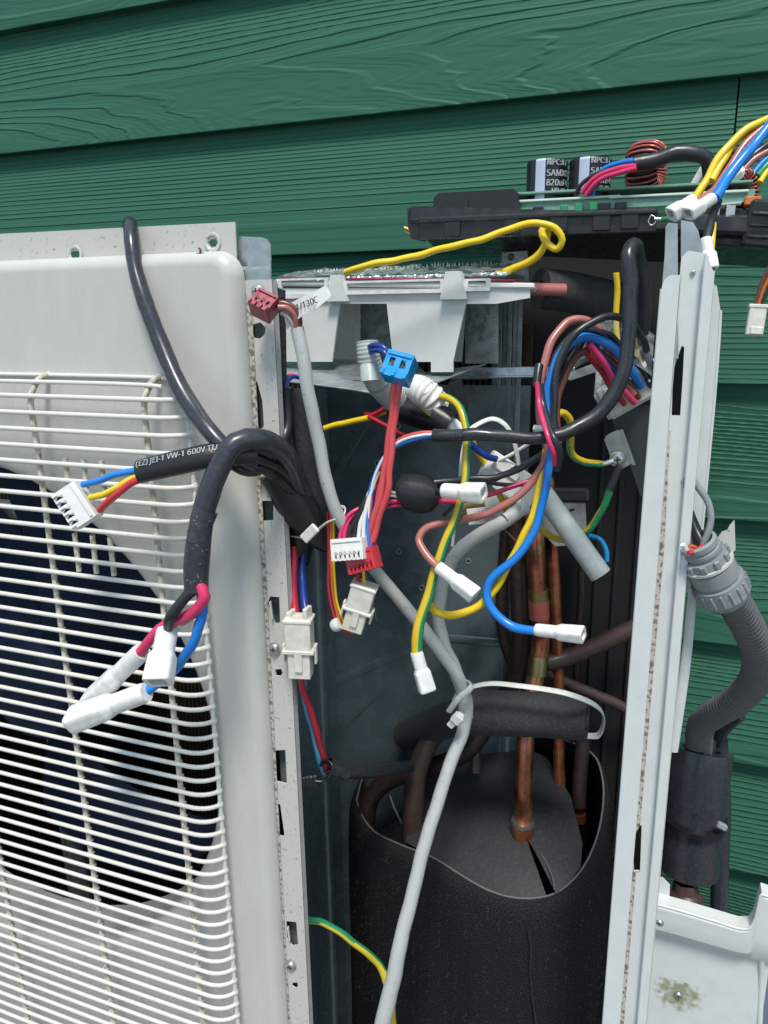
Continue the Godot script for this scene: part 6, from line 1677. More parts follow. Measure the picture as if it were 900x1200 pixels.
	tag(wire("pale_signal_wire", 0.00123, [Vector3(-0.0915, 1.2573, 0.2400), Vector3(-0.1055, 1.2481, 0.2400), Vector3(-0.1212, 1.2374, 0.2400), Vector3(-0.1347, 1.2228, 0.2400), Vector3(-0.1421, 1.2043, 0.2400), Vector3(-0.1458, 1.1777, 0.2400)], M.white), "thin white wire dropping behind the yellow ground lead", "wire")
	# white box connector with a short blue wire
	var w := thing("angled_connector", "large translucent white connector tilted behind the black wires, with a short blue wire", "connector", Vector3(-0.1125, 1.2146, 0.2200))
	wire("blue_wire", 0.00238, [Vector3(-0.1289, 1.2580, 0.2550), Vector3(-0.1248, 1.2535, 0.2517), Vector3(-0.1182, 1.2484, 0.2483), Vector3(-0.1129, 1.2462, 0.2450)], M.navy_blue, w)
	var wb := B.new()
	var wx := frame(Vector3(-0.1224, 1.2420, 0.2350), Vector3(-0.0879, 1.2176, 0.2250))
	wb.rbox(wx, Vector3(Vector3(-0.1224, 1.2420, 0.2350).distance_to(Vector3(-0.0879, 1.2176, 0.2250)), 0.020, 0.014), 0.0012)
	wb.rbox(wx * Transform3D(Basis(), Vector3(-0.008, 0.004, 0.007)), Vector3(0.022, 0.009, 0.004), 0.0008)
	wb.rbox(wx * Transform3D(Basis(), Vector3(0.006, -0.011, 0.002)), Vector3(0.03, 0.004, 0.012), 0.0008)
	put("body", wb, M.white_plastic, w)
	# looping white strap
	tag(wire("white_loop_strap", 0.00171, [Vector3(-0.1266, 1.2414, 0.2900), Vector3(-0.1256, 1.2581, 0.2880), Vector3(-0.1244, 1.2698, 0.2800), Vector3(-0.1195, 1.2747, 0.2700), Vector3(-0.1107, 1.2777, 0.2683), Vector3(-0.1030, 1.2738, 0.2667), Vector3(-0.0973, 1.2629, 0.2650), Vector3(-0.0941, 1.2462, 0.2612), Vector3(-0.0914, 1.2279, 0.2575), Vector3(-0.0921, 1.2118, 0.2538), Vector3(-0.0951, 1.2069, 0.2500)], M.tie, null, {"flat": 0.45, "up": Vector3(0.3, 0.3, 1)}), "thin white strap looping up behind the horizontal black sleeve", "cable tie")
	# K: black ferrite blob with its leads
	var k := thing("ferrite_lead", "round black taped ferrite with black and pink wires on both sides", "cable", Vector3(-0.1515, 1.2212, 0.3000))
	wire("ferrite", [0.00736, 0.01186, 0.01350, 0.01316, 0.01115, 0.00612], [Vector3(-0.1652, 1.2312, 0.3000), Vector3(-0.1616, 1.2321, 0.3000), Vector3(-0.1556, 1.2319, 0.3000), Vector3(-0.1486, 1.2312, 0.3000), Vector3(-0.1427, 1.2311, 0.3000), Vector3(-0.1387, 1.2314, 0.3000)], M.tape, k, {"sides": 24, "lump": 0.05})
	wire("white_wire", 0.00113, [Vector3(-0.1820, 1.2334, 0.3020), Vector3(-0.1723, 1.2318, 0.3020), Vector3(-0.1639, 1.2300, 0.3020)], M.white, k)
	wire("pale_wire", 0.00096, [Vector3(-0.1804, 1.2308, 0.3030), Vector3(-0.1709, 1.2291, 0.3025), Vector3(-0.1627, 1.2284, 0.3020)], M.nylon_cream, k)
	wire("pink_wire", 0.00142, [Vector3(-0.1993, 1.2001, 0.3160), Vector3(-0.1956, 1.2148, 0.3120), Vector3(-0.1869, 1.2217, 0.3087), Vector3(-0.1748, 1.2248, 0.3053), Vector3(-0.1627, 1.2260, 0.3020)], M.pink, k)
	wire("pink_wire", 0.00128, [Vector3(-0.1835, 1.2193, 0.3050), Vector3(-0.1725, 1.2216, 0.3035), Vector3(-0.1616, 1.2238, 0.3020)], M.pink, k)
	wire("pink_wire", 0.00168, [Vector3(-0.1392, 1.2273, 0.3000), Vector3(-0.1257, 1.2265, 0.2925), Vector3(-0.1104, 1.2299, 0.2850), Vector3(-0.0951, 1.2345, 0.2775), Vector3(-0.0799, 1.2402, 0.2700)], M.pink, k)
	wire("black_wire", 0.00219, [Vector3(-0.1445, 1.2390, 0.3000), Vector3(-0.1362, 1.2399, 0.2967), Vector3(-0.1200, 1.2414, 0.2933), Vector3(-0.1012, 1.2442, 0.2900), Vector3(-0.0883, 1.2498, 0.2867), Vector3(-0.0761, 1.2576, 0.2833), Vector3(-0.0715, 1.2628, 0.2800)], M.rubber, k)
	wire("black_wire", 0.00140, [Vector3(-0.1393, 1.2366, 0.2980), Vector3(-0.1320, 1.2390, 0.2910), Vector3(-0.1166, 1.2385, 0.2840), Vector3(-0.1010, 1.2357, 0.2770), Vector3(-0.0887, 1.2350, 0.2700)], M.rubber, k)
	wire("black_wire", 0.00247, [Vector3(-0.1415, 1.2345, 0.3020), Vector3(-0.1357, 1.2347, 0.3060), Vector3(-0.1312, 1.2359, 0.3100)], M.rubber, k)
	terminal(Vector3(-0.1317, 1.2379, 0.3140), Vector3(-0.1045, 1.2391, 0.3180), 0.00610, k)
	# J: black sleeve running across and up over the tray's edge, with the white six-way plug
	var j := thing("six_way_lead", "long black sleeve sweeping across the opening, fanning into a white six way plug", "cable", Vector3(-0.1942, 1.1881, 0.3200))
	wire("sleeve", [0.00406, 0.00401, 0.00398, 0.00394, 0.00405, 0.00434, 0.00453, 0.00466, 0.00454, 0.00440, 0.00438, 0.00445, 0.00473, 0.00499, 0.00526, 0.00521, 0.00507], [Vector3(-0.1410, 1.2711, 0.3040), Vector3(-0.1232, 1.2719, 0.3040), Vector3(-0.1024, 1.2717, 0.3000), Vector3(-0.0841, 1.2716, 0.2980), Vector3(-0.0704, 1.2719, 0.2960), Vector3(-0.0579, 1.2748, 0.2908), Vector3(-0.0466, 1.2813, 0.2856), Vector3(-0.0376, 1.2919, 0.2804), Vector3(-0.0314, 1.3059, 0.2752), Vector3(-0.0284, 1.3239, 0.2700), Vector3(-0.0283, 1.3429, 0.2673), Vector3(-0.0303, 1.3628, 0.2647), Vector3(-0.0324, 1.3776, 0.2620), Vector3(-0.0303, 1.3839, 0.2540), Vector3(-0.0275, 1.3785, 0.2420), Vector3(-0.0246, 1.3582, 0.2320), Vector3(-0.0233, 1.3313, 0.2200)], M.rubber, j, {"sides": 16, "hollow": 0.8})
	wire("red_wire", 0.00110, [Vector3(-0.1376, 1.2729, 0.3040), Vector3(-0.1483, 1.2728, 0.3060), Vector3(-0.1591, 1.2699, 0.3080), Vector3(-0.1678, 1.2632, 0.3100), Vector3(-0.1742, 1.2515, 0.3120), Vector3(-0.1785, 1.2346, 0.3140), Vector3(-0.1811, 1.2176, 0.3160), Vector3(-0.1825, 1.1976, 0.3180)], M.coral, j)
	wire("white_wire", 0.00099, [Vector3(-0.1370, 1.2722, 0.3060), Vector3(-0.1477, 1.2715, 0.3080), Vector3(-0.1596, 1.2680, 0.3100), Vector3(-0.1694, 1.2601, 0.3120), Vector3(-0.1759, 1.2479, 0.3140), Vector3(-0.1802, 1.2321, 0.3160), Vector3(-0.1815, 1.2176, 0.3180), Vector3(-0.1823, 1.1982, 0.3200)], M.white, j)
	wire("blue_wire", 0.00110, [Vector3(-0.1373, 1.2709, 0.3050), Vector3(-0.1491, 1.2697, 0.3073), Vector3(-0.1621, 1.2651, 0.3096), Vector3(-0.1718, 1.2566, 0.3119), Vector3(-0.1783, 1.2432, 0.3141), Vector3(-0.1813, 1.2287, 0.3164), Vector3(-0.1818, 1.2154, 0.3187), Vector3(-0.1801, 1.1987, 0.3210)], M.blue, j)
	wire("dark_wire", 0.00111, [Vector3(-0.1376, 1.2697, 0.3040), Vector3(-0.1506, 1.2683, 0.3061), Vector3(-0.1637, 1.2631, 0.3083), Vector3(-0.1736, 1.2540, 0.3104), Vector3(-0.1777, 1.2429, 0.3126), Vector3(-0.1790, 1.2262, 0.3147), Vector3(-0.1790, 1.2122, 0.3169), Vector3(-0.1773, 1.1954, 0.3190)], M.navy_blue, j)
	wire("crimson_wire", 0.00111, [Vector3(-0.1382, 1.2720, 0.3020), Vector3(-0.1512, 1.2708, 0.3043), Vector3(-0.1620, 1.2651, 0.3066), Vector3(-0.1719, 1.2510, 0.3089), Vector3(-0.1772, 1.2341, 0.3111), Vector3(-0.1791, 1.2154, 0.3134), Vector3(-0.1773, 1.1974, 0.3157), Vector3(-0.1753, 1.1935, 0.3180)], M.crimson, j)
	for i in 6:
		var x := 395.0 + i * 6.0
		var pa: Vector3 = Vector3(-0.2010, 1.1993, 0.3220).lerp(Vector3(-0.1832, 1.2022, 0.3220), i / 5.0)
		var pb: Vector3 = [Vector3(-0.1954, 1.2176, 0.3180), Vector3(-0.1939, 1.2160, 0.3160), Vector3(-0.1893, 1.2181, 0.3180), Vector3(-0.1856, 1.2230, 0.3180), Vector3(-0.1839, 1.2261, 0.3160), Vector3(-0.1820, 1.2285, 0.3160)][i]
		var pc: Vector3 = [Vector3(-0.1851, 1.2234, 0.3100), Vector3(-0.1863, 1.2244, 0.3100), Vector3(-0.1837, 1.2328, 0.3100), Vector3(-0.1812, 1.2387, 0.3100), Vector3(-0.1773, 1.2428, 0.3120), Vector3(-0.1755, 1.2475, 0.3120)][i]
		wire("plug_wire", 0.0014, [pa, pa.lerp(pb, 0.5) + Vector3(-0.001, 0, 0.001), pb, pc], [M.pink, M.pink, M.black, M.black, M.white, M.white][i], j)
	housing("plug", Vector3(-0.2029, 1.1947, 0.3250), Vector3(-0.1803, 1.1987, 0.3250), 0.0145, 0.011, 6, M.nylon, j, Vector3(0.05, 0.3, 1), -0.25)

func build_right_cables() -> void:
	# N: brown lead
	var n := thing("brown_lead", "brown lead looping left and down to a white insulated terminal", "cable", Vector3(-0.1180, 1.1720, 0.3250))
	wire("wire", [0.00269, 0.00263, 0.00256, 0.00251, 0.00248, 0.00249, 0.00250, 0.00251, 0.00255, 0.00262, 0.00267, 0.00272], [Vector3(-0.0718, 1.2602, 0.2840), Vector3(-0.0752, 1.2496, 0.2870), Vector3(-0.0818, 1.2387, 0.2900), Vector3(-0.0929, 1.2292, 0.2936), Vector3(-0.1074, 1.2205, 0.2971), Vector3(-0.1234, 1.2149, 0.3007), Vector3(-0.1373, 1.2130, 0.3042), Vector3(-0.1455, 1.2098, 0.3078), Vector3(-0.1485, 1.2035, 0.3113), Vector3(-0.1444, 1.1969, 0.3149), Vector3(-0.1364, 1.1907, 0.3184), Vector3(-0.1285, 1.1864, 0.3220)], M.brown, n, {"sides": 14})
	terminal(Vector3(-0.1328, 1.1896, 0.3210), Vector3(-0.1068, 1.1749, 0.3260), 0.00512, n)
	# O: blue lead
	var o := thing("blue_lead", "bright blue lead curving down to a white insulated terminal in the centre", "cable", Vector3(-0.0557, 1.1504, 0.3150))
	wire("wire", [0.00269, 0.00268, 0.00267, 0.00270, 0.00272, 0.00275, 0.00277, 0.00279, 0.00284, 0.00291, 0.00296, 0.00298], [Vector3(-0.0699, 1.2759, 0.2800), Vector3(-0.0700, 1.2617, 0.2860), Vector3(-0.0704, 1.2427, 0.2920), Vector3(-0.0731, 1.2236, 0.2940), Vector3(-0.0786, 1.2068, 0.2960), Vector3(-0.0876, 1.1933, 0.2980), Vector3(-0.0981, 1.1829, 0.3000), Vector3(-0.1036, 1.1736, 0.3020), Vector3(-0.1041, 1.1647, 0.3040), Vector3(-0.0983, 1.1555, 0.3060), Vector3(-0.0865, 1.1496, 0.3080), Vector3(-0.0676, 1.1495, 0.3100)], M.blue, o, {"sides": 14})
	terminal(Vector3(-0.0710, 1.1498, 0.3090), Vector3(-0.0408, 1.1531, 0.3150), 0.00509, o)
	# P: yellow lead
	tag(wire("yellow_lead", [0.00244, 0.00243, 0.00243, 0.00245, 0.00247, 0.00251, 0.00259, 0.00268, 0.00275, 0.00281, 0.00285], [Vector3(-0.0727, 1.2728, 0.2780), Vector3(-0.0730, 1.2599, 0.2830), Vector3(-0.0743, 1.2443, 0.2880), Vector3(-0.0780, 1.2251, 0.2905), Vector3(-0.0845, 1.2053, 0.2930), Vector3(-0.0934, 1.1831, 0.2955), Vector3(-0.1038, 1.1655, 0.2980), Vector3(-0.1168, 1.1533, 0.3005), Vector3(-0.1291, 1.1496, 0.3030), Vector3(-0.1391, 1.1524, 0.3055), Vector3(-0.1413, 1.1567, 0.3080)], M.yellow, null, {"sides": 14}), "yellow lead sweeping from the right down behind the blue lead", "wire")
	# loops above
	var lp := thing("supply_loops", "brown, blue and black supply wires looping up and over to the terminal block", "cable", Vector3(-0.0712, 1.2616, 0.2600))
	wire("brown_wire", 0.00276, [Vector3(-0.0714, 1.2589, 0.2830), Vector3(-0.0768, 1.2756, 0.2800), Vector3(-0.0799, 1.2935, 0.2720), Vector3(-0.0798, 1.3143, 0.2640), Vector3(-0.0747, 1.3305, 0.2560), Vector3(-0.0665, 1.3398, 0.2480), Vector3(-0.0585, 1.3413, 0.2437), Vector3(-0.0512, 1.3363, 0.2393), Vector3(-0.0433, 1.3237, 0.2350), Vector3(-0.0341, 1.3050, 0.2275), Vector3(-0.0260, 1.2908, 0.2200)], M.brown, lp)
	wire("blue_wire", 0.00301, [Vector3(-0.0696, 1.2694, 0.2800), Vector3(-0.0736, 1.2860, 0.2760), Vector3(-0.0739, 1.3043, 0.2720), Vector3(-0.0699, 1.3189, 0.2670), Vector3(-0.0620, 1.3271, 0.2620), Vector3(-0.0524, 1.3294, 0.2550), Vector3(-0.0424, 1.3259, 0.2480), Vector3(-0.0341, 1.3168, 0.2380), Vector3(-0.0265, 1.3039, 0.2260), Vector3(-0.0222, 1.2962, 0.2150)], M.blue, lp)
	wire("black_wire", 0.00243, [Vector3(-0.0669, 1.2685, 0.2840), Vector3(-0.0698, 1.2866, 0.2800), Vector3(-0.0705, 1.3048, 0.2767), Vector3(-0.0665, 1.3219, 0.2733), Vector3(-0.0592, 1.3331, 0.2700), Vector3(-0.0500, 1.3400, 0.2633), Vector3(-0.0405, 1.3419, 0.2567), Vector3(-0.0306, 1.3396, 0.2500), Vector3(-0.0226, 1.3307, 0.2350), Vector3(-0.0178, 1.3147, 0.2200), Vector3(-0.0147, 1.2970, 0.2100)], M.rubber, lp)
	wire("black_wire", 0.00219, [Vector3(-0.0712, 1.2670, 0.2760), Vector3(-0.0757, 1.2907, 0.2705), Vector3(-0.0736, 1.3118, 0.2650), Vector3(-0.0677, 1.3264, 0.2583), Vector3(-0.0594, 1.3346, 0.2517), Vector3(-0.0494, 1.3333, 0.2450), Vector3(-0.0412, 1.3237, 0.2350)], M.rubber, lp)
	wire("red_wire", 0.00222, [Vector3(-0.0532, 1.3263, 0.2560), Vector3(-0.0469, 1.3164, 0.2500), Vector3(-0.0395, 1.3050, 0.2417), Vector3(-0.0320, 1.2955, 0.2333), Vector3(-0.0243, 1.2857, 0.2250)], M.pink, lp)
	wire("blue_wire", 0.00168, [Vector3(-0.0501, 1.3260, 0.2500), Vector3(-0.0431, 1.3149, 0.2440), Vector3(-0.0359, 1.3042, 0.2320), Vector3(-0.0273, 1.2942, 0.2200)], M.navy_blue, lp)
	wire("brown_wire", 0.00222, [Vector3(-0.0663, 1.2645, 0.2760), Vector3(-0.0692, 1.2842, 0.2690), Vector3(-0.0683, 1.3019, 0.2620), Vector3(-0.0612, 1.3166, 0.2560), Vector3(-0.0514, 1.3217, 0.2500), Vector3(-0.0415, 1.3157, 0.2383), Vector3(-0.0317, 1.3016, 0.2267), Vector3(-0.0227, 1.2881, 0.2150)], M.dark_brown, lp)
	wire("black_wire", 0.00196, [Vector3(-0.0753, 1.2642, 0.2700), Vector3(-0.0724, 1.2981, 0.2625), Vector3(-0.0644, 1.3139, 0.2550), Vector3(-0.0543, 1.3312, 0.2475), Vector3(-0.0433, 1.3309, 0.2400), Vector3(-0.0318, 1.3206, 0.2283), Vector3(-0.0217, 1.3066, 0.2167), Vector3(-0.0133, 1.2896, 0.2050)], M.rubber, lp)
	wire("grey_sleeve", 0.00359, [Vector3(-0.0723, 1.3058, 0.2580), Vector3(-0.0675, 1.3206, 0.2500), Vector3(-0.0578, 1.3301, 0.2450), Vector3(-0.0465, 1.3309, 0.2400)], M.sheath, lp)
	wire("yellow_wire", 0.00204, [Vector3(-0.0287, 1.3278, 0.2150), Vector3(-0.0247, 1.3140, 0.2100), Vector3(-0.0218, 1.2999, 0.2050), Vector3(-0.0177, 1.2865, 0.2000)], M.yellow, lp)
	wire("black_wire", 0.00233, [Vector3(-0.0230, 1.3365, 0.2100), Vector3(-0.0176, 1.3195, 0.2067), Vector3(-0.0142, 1.3022, 0.2033), Vector3(-0.0119, 1.2843, 0.2000)], M.rubber, lp)
	wire("red_wire", 0.00200, [Vector3(-0.0574, 1.3214, 0.2440), Vector3(-0.0491, 1.3098, 0.2343), Vector3(-0.0404, 1.2967, 0.2247), Vector3(-0.0313, 1.2832, 0.2150)], M.crimson, lp)
	var kn := thing("sleeve_knot", "pink and black sleeves wrapped diagonally round the meeting wires", "sleeve", Vector3(-0.0660, 1.2554, 0.3000))
	wire("pink_sleeve", [0.00157, 0.00163, 0.00165, 0.00168, 0.00173, 0.00182], [Vector3(-0.0797, 1.3041, 0.2880), Vector3(-0.0779, 1.2929, 0.2900), Vector3(-0.0733, 1.2828, 0.3000), Vector3(-0.0676, 1.2740, 0.3080), Vector3(-0.0647, 1.2648, 0.3080), Vector3(-0.0647, 1.2564, 0.3020)], M.pink, kn)
	wire("black_sleeve", 0.00233, [Vector3(-0.0784, 1.3029, 0.2860), Vector3(-0.0754, 1.2907, 0.2890), Vector3(-0.0696, 1.2809, 0.3000), Vector3(-0.0641, 1.2731, 0.3080), Vector3(-0.0619, 1.2636, 0.3060), Vector3(-0.0636, 1.2525, 0.2980)], M.rubber, kn)
	wire("black_sleeve", 0.00266, [Vector3(-0.0805, 1.3136, 0.2760), Vector3(-0.0807, 1.3076, 0.2800), Vector3(-0.0805, 1.3015, 0.2830)], M.tape, kn)
	wire("white_sleeve", 0.00241, [Vector3(-0.0813, 1.2746, 0.2820), Vector3(-0.0757, 1.2745, 0.2830), Vector3(-0.0692, 1.2744, 0.2840)], M.nylon, kn)
	# clear wrap in the loop
	var cw := B.new()
	var gp := []
	var nz := FastNoiseLite.new()
	nz.seed = 6; nz.frequency = 50.0
	var c0 := Vector3(-0.0701, 1.3157, 0.2250)
	for i in 13:
		var row := []
		for k in 9:
			var x := (i / 12.0) * 0.055
			var yv := (k / 8.0) * 0.026
			row.append(c0 + Vector3(x, yv - 0.012 * pow((i / 12.0 - 0.5) * 2.0, 2.0), nz.get_noise_2d(x, yv) * 0.008))
		gp.append(row)
	for i in 12:
		for k in 8: cw.quad(gp[i][k], gp[i + 1][k], gp[i + 1][k + 1], gp[i][k + 1])
	tag(put("clear_wrap", cw, M.film), "crumpled clear plastic wrap inside the loops of supply wire", "plastic wrap")
	# terminal block on its dark bracket
	var t := thing("terminal_block", "dusty white terminal block on a dark bracket, half behind the corner post", "terminal block", Vector3(-0.0241, 1.2289, 0.2000))
	var b := B.new()
	b.rbox(frame(Vector3(-0.0416, 1.2835, 0.2000), Vector3(-0.0132, 1.3019, 0.2000)), Vector3(0.045, 0.024, 0.02), 0.002)
	put("block", b, M.post_dirty, t)
	for i in 3:
		var s := B.new()
		s.rbox(frame(Vector3(-0.0416, 1.2835, 0.2000), Vector3(-0.0132, 1.3019, 0.2000)) * Transform3D(Basis(), Vector3(-0.012 + i * 0.014, 0.004, 0.011)), Vector3(0.009, 0.012, 0.006), 0.001)
		put("clamp", s, M.nylon, t)
	var br := B.new()
	br.plate(at_z(0.205), PackedVector2Array([Vector2(-0.0405, 1.2721), Vector2(-0.0178, 1.2824), Vector2(-0.0075, 1.2792), Vector2(-0.0049, 1.2064), Vector2(-0.0173, 1.2180), Vector2(-0.0265, 1.2422)]), [], 0.0016)
	put("dark_cover", br, M.cover_dark, t)
	var br2 := B.new()
	br2.plate(at_z(0.19), PackedVector2Array([Vector2(-0.0757, 1.2988), Vector2(-0.0722, 1.3025), Vector2(-0.0546, 1.3094), Vector2(-0.0509, 1.3077), Vector2(-0.0493, 1.3005), Vector2(-0.0514, 1.2858), Vector2(-0.0392, 1.2701), Vector2(-0.0433, 1.2687), Vector2(-0.0544, 1.2845), Vector2(-0.0542, 1.3028), Vector2(-0.0720, 1.2964)]), [], 0.0015)
	put("bracket", br2, M.galv, t)
	var cs := B.new()
	cs.plate(at_z(0.194), PackedVector2Array([Vector2(-0.0528, 1.3056), Vector2(-0.0385, 1.2829), Vector2(-0.0321, 1.2746), Vector2(-0.0413, 1.2706), Vector2(-0.0541, 1.2861)]), [], 0.001)
	put("clear_cover", cs, M.film, t)
	var tb := B.new()
	tb.plate(at_z(0.212), PackedVector2Array([Vector2(-0.0437, 1.2579), Vector2(-0.0422, 1.2610), Vector2(-0.0355, 1.2649), Vector2(-0.0326, 1.2644), Vector2(-0.0237, 1.2419), Vector2(-0.0309, 1.2372), Vector2(-0.0356, 1.2382)]), [], 0.0015)
	tb.quad(Vector3(-0.0332, 1.2657, 0.2130), Vector3(-0.0315, 1.2658, 0.2130), Vector3(-0.0213, 1.2410, 0.2130), Vector3(-0.0236, 1.2409, 0.2130))
	put("ground_tab", tb, M.galv, t)
	screw(Vector3(-0.0336, 1.2447, 0.2135), 0.0045, t)
	# earth leads at the tab
	var e := thing("looped_earth_lead", "yellow and green earth lead looping up and across to the ground screw", "cable", Vector3(-0.0515, 1.2426, 0.2300))
	wire("wire", 0.00252, [Vector3(-0.0723, 1.2499, 0.2820), Vector3(-0.0710, 1.2650, 0.2800), Vector3(-0.0717, 1.2751, 0.2750), Vector3(-0.0705, 1.2810, 0.2700), Vector3(-0.0665, 1.2827, 0.2650), Vector3(-0.0625, 1.2771, 0.2600), Vector3(-0.0626, 1.2657, 0.2550), Vector3(-0.0617, 1.2537, 0.2450), Vector3(-0.0546, 1.2458, 0.2350), Vector3(-0.0440, 1.2427, 0.2250)], M.striped, e, {"stripe": Color(0.03, 0.28, 0.12), "stripe_frac": 0.36, "phase": 0.3, "twist": 6.0, "sides": 14}, Color(0.58, 0.4, 0.02))
	wire("crimp", 0.00207, [Vector3(-0.0450, 1.2428, 0.2260), Vector3(-0.0407, 1.2431, 0.2230), Vector3(-0.0365, 1.2445, 0.2200)], M.tin, e)
	var e2 := thing("lower_earth_lead", "earth lead hanging in a shallow curve from the ground screw to the copper pipes", "cable", Vector3(-0.0615, 1.1831, 0.2200))
	wire("black_boot", 0.00299, [Vector3(-0.0325, 1.2391, 0.2160), Vector3(-0.0347, 1.2321, 0.2180), Vector3(-0.0376, 1.2237, 0.2200)], M.rubber, e2)
	wire("wire", 0.00251, [Vector3(-0.0370, 1.2250, 0.2200), Vector3(-0.0417, 1.2089, 0.2167), Vector3(-0.0495, 1.1933, 0.2133), Vector3(-0.0603, 1.1836, 0.2100), Vector3(-0.0724, 1.1795, 0.2067), Vector3(-0.0826, 1.1823, 0.2033), Vector3(-0.0912, 1.1901, 0.2000)], M.striped, e2, {"stripe": Color(0.03, 0.28, 0.12), "stripe_frac": 0.42, "phase": 0.2, "twist": 5.0, "sides": 14}, Color(0.58, 0.4, 0.02))
	tag(wire("milky_tube", [0.00772, 0.00787, 0.00796], [Vector3(-0.0835, 1.2184, 0.2220), Vector3(-0.0680, 1.1980, 0.2220), Vector3(-0.0393, 1.1620, 0.2260)], M.milky, null, {"sides": 24, "hollow": 0.75, "step": 0.01}), "wide milky plastic tube slanting down to the right beside the copper pipes", "tube")
	tag(wire("cyan_wire", 0.00190, [Vector3(-0.0515, 1.1829, 0.2000), Vector3(-0.0439, 1.1814, 0.2017), Vector3(-0.0384, 1.1738, 0.2033), Vector3(-0.0372, 1.1658, 0.2050)], M.cyan), "short blue wire curling behind the end of the milky tube", "wire")
	tag(wire("thin_red_wire", 0.00106, [Vector3(-0.1350, 1.1756, 0.1600), Vector3(-0.1227, 1.1693, 0.1600), Vector3(-0.1139, 1.1612, 0.1600)], M.dark_brown), "fine brown wire in front of the dark riser pipe", "wire")
	# V: yellow wire lying over the holder with its loop
	tag(wire("looped_yellow_wire", [0.00248, 0.00243, 0.00241, 0.00238, 0.00235, 0.00233, 0.00233, 0.00235, 0.00239, 0.00244, 0.00248, 0.00251, 0.00254, 0.00265, 0.00273, 0.00281, 0.00290], [Vector3(-0.2305, 1.3751, 0.2300), Vector3(-0.2118, 1.3784, 0.2350), Vector3(-0.1877, 1.3830, 0.2300), Vector3(-0.1580, 1.3885, 0.2250), Vector3(-0.1350, 1.3941, 0.2200), Vector3(-0.1125, 1.4006, 0.2150), Vector3(-0.0944, 1.4032, 0.2129), Vector3(-0.0844, 1.4002, 0.2107), Vector3(-0.0798, 1.3931, 0.2086), Vector3(-0.0833, 1.3873, 0.2064), Vector3(-0.0896, 1.3905, 0.2043), Vector3(-0.0937, 1.3986, 0.2021), Vector3(-0.0919, 1.4031, 0.2000), Vector3(-0.0939, 1.3942, 0.1850), Vector3(-0.1017, 1.3844, 0.1800), Vector3(-0.1161, 1.3767, 0.1750), Vector3(-0.1325, 1.3725, 0.1700)], M.yellow, null, {"sides": 14}), "yellow wire running up to the right with a small loop under the tray", "wire")
	tag(wire("hidden_yellow_wire", 0.00212, [Vector3(-0.0442, 1.3706, 0.1900), Vector3(-0.0422, 1.3535, 0.1875), Vector3(-0.0421, 1.3301, 0.1850), Vector3(-0.0372, 1.3061, 0.1825), Vector3(-0.0299, 1.2815, 0.1800)], M.yellow), "yellow wire showing beside the upright black sleeve", "wire")
	# W: wires leaving the tray at the top right
	var w := thing("rising_supply_leads", "brown, blue and yellow leads rising to the upper right out of white terminals", "cable", Vector3(0.0010, 1.3961, 0.3000))
	wire("blue_wire", [0.00292, 0.00283, 0.00272, 0.00262, 0.00250], [Vector3(0.0121, 1.4031, 0.3000), Vector3(0.0174, 1.4121, 0.2925), Vector3(0.0249, 1.4252, 0.2850), Vector3(0.0319, 1.4351, 0.2775), Vector3(0.0414, 1.4490, 0.2700)], M.blue, w)
	wire("brown_wire", [0.00227, 0.00223, 0.00219, 0.00214, 0.00208], [Vector3(0.0031, 1.4011, 0.3000), Vector3(0.0111, 1.4085, 0.2905), Vector3(0.0189, 1.4203, 0.2810), Vector3(0.0282, 1.4348, 0.2715), Vector3(0.0401, 1.4499, 0.2620)], M.brown, w)
	wire("yellow_wire", 0.00208, [Vector3(0.0014, 1.4031, 0.2900), Vector3(0.0066, 1.4138, 0.2850), Vector3(0.0125, 1.4261, 0.2800), Vector3(0.0204, 1.4348, 0.2750), Vector3(0.0293, 1.4417, 0.2700), Vector3(0.0400, 1.4476, 0.2650)], M.yellow, w)
	wire("yellow_wire", 0.00209, [Vector3(0.0100, 1.4136, 0.2850), Vector3(0.0145, 1.4236, 0.2783), Vector3(0.0206, 1.4345, 0.2717), Vector3(0.0296, 1.4426, 0.2650)], M.yellow, w)
	wire("black_wire", 0.00187, [Vector3(0.0119, 1.4036, 0.2800), Vector3(0.0152, 1.4172, 0.2745), Vector3(0.0229, 1.4305, 0.2690), Vector3(0.0324, 1.4418, 0.2635), Vector3(0.0411, 1.4515, 0.2580)], M.rubber, w)
	terminal(Vector3(0.0021, 1.4027, 0.3010), Vector3(-0.0091, 1.3952, 0.3060), 0.00454, w)
	terminal(Vector3(0.0112, 1.4029, 0.3020), Vector3(-0.0007, 1.3948, 0.3100), 0.00402, w)
	var d := thing("hanging_supply_leads", "black and yellow leads dropping to a white terminal at the top of the post", "cable", Vector3(0.0100, 1.3654, 0.3000))
	wire("black_wire", [0.00209, 0.00218, 0.00230, 0.00242], [Vector3(0.0144, 1.4029, 0.2850), Vector3(0.0112, 1.3947, 0.3000), Vector3(0.0100, 1.3863, 0.3100), Vector3(0.0089, 1.3774, 0.3180)], M.rubber, d)
	wire("yellow_wire", 0.00159, [Vector3(0.0126, 1.3908, 0.2950), Vector3(0.0126, 1.3835, 0.3005), Vector3(0.0125, 1.3737, 0.3060)], M.yellow, d)
	terminal(Vector3(0.0090, 1.3816, 0.3180), Vector3(0.0121, 1.3662, 0.3240), 0.00395, d)
	var bl := thing("board_leads", "red, blue and black wires in a black sleeve arching over the copper choke", "cable", Vector3(-0.0398, 1.4318, 0.1600))
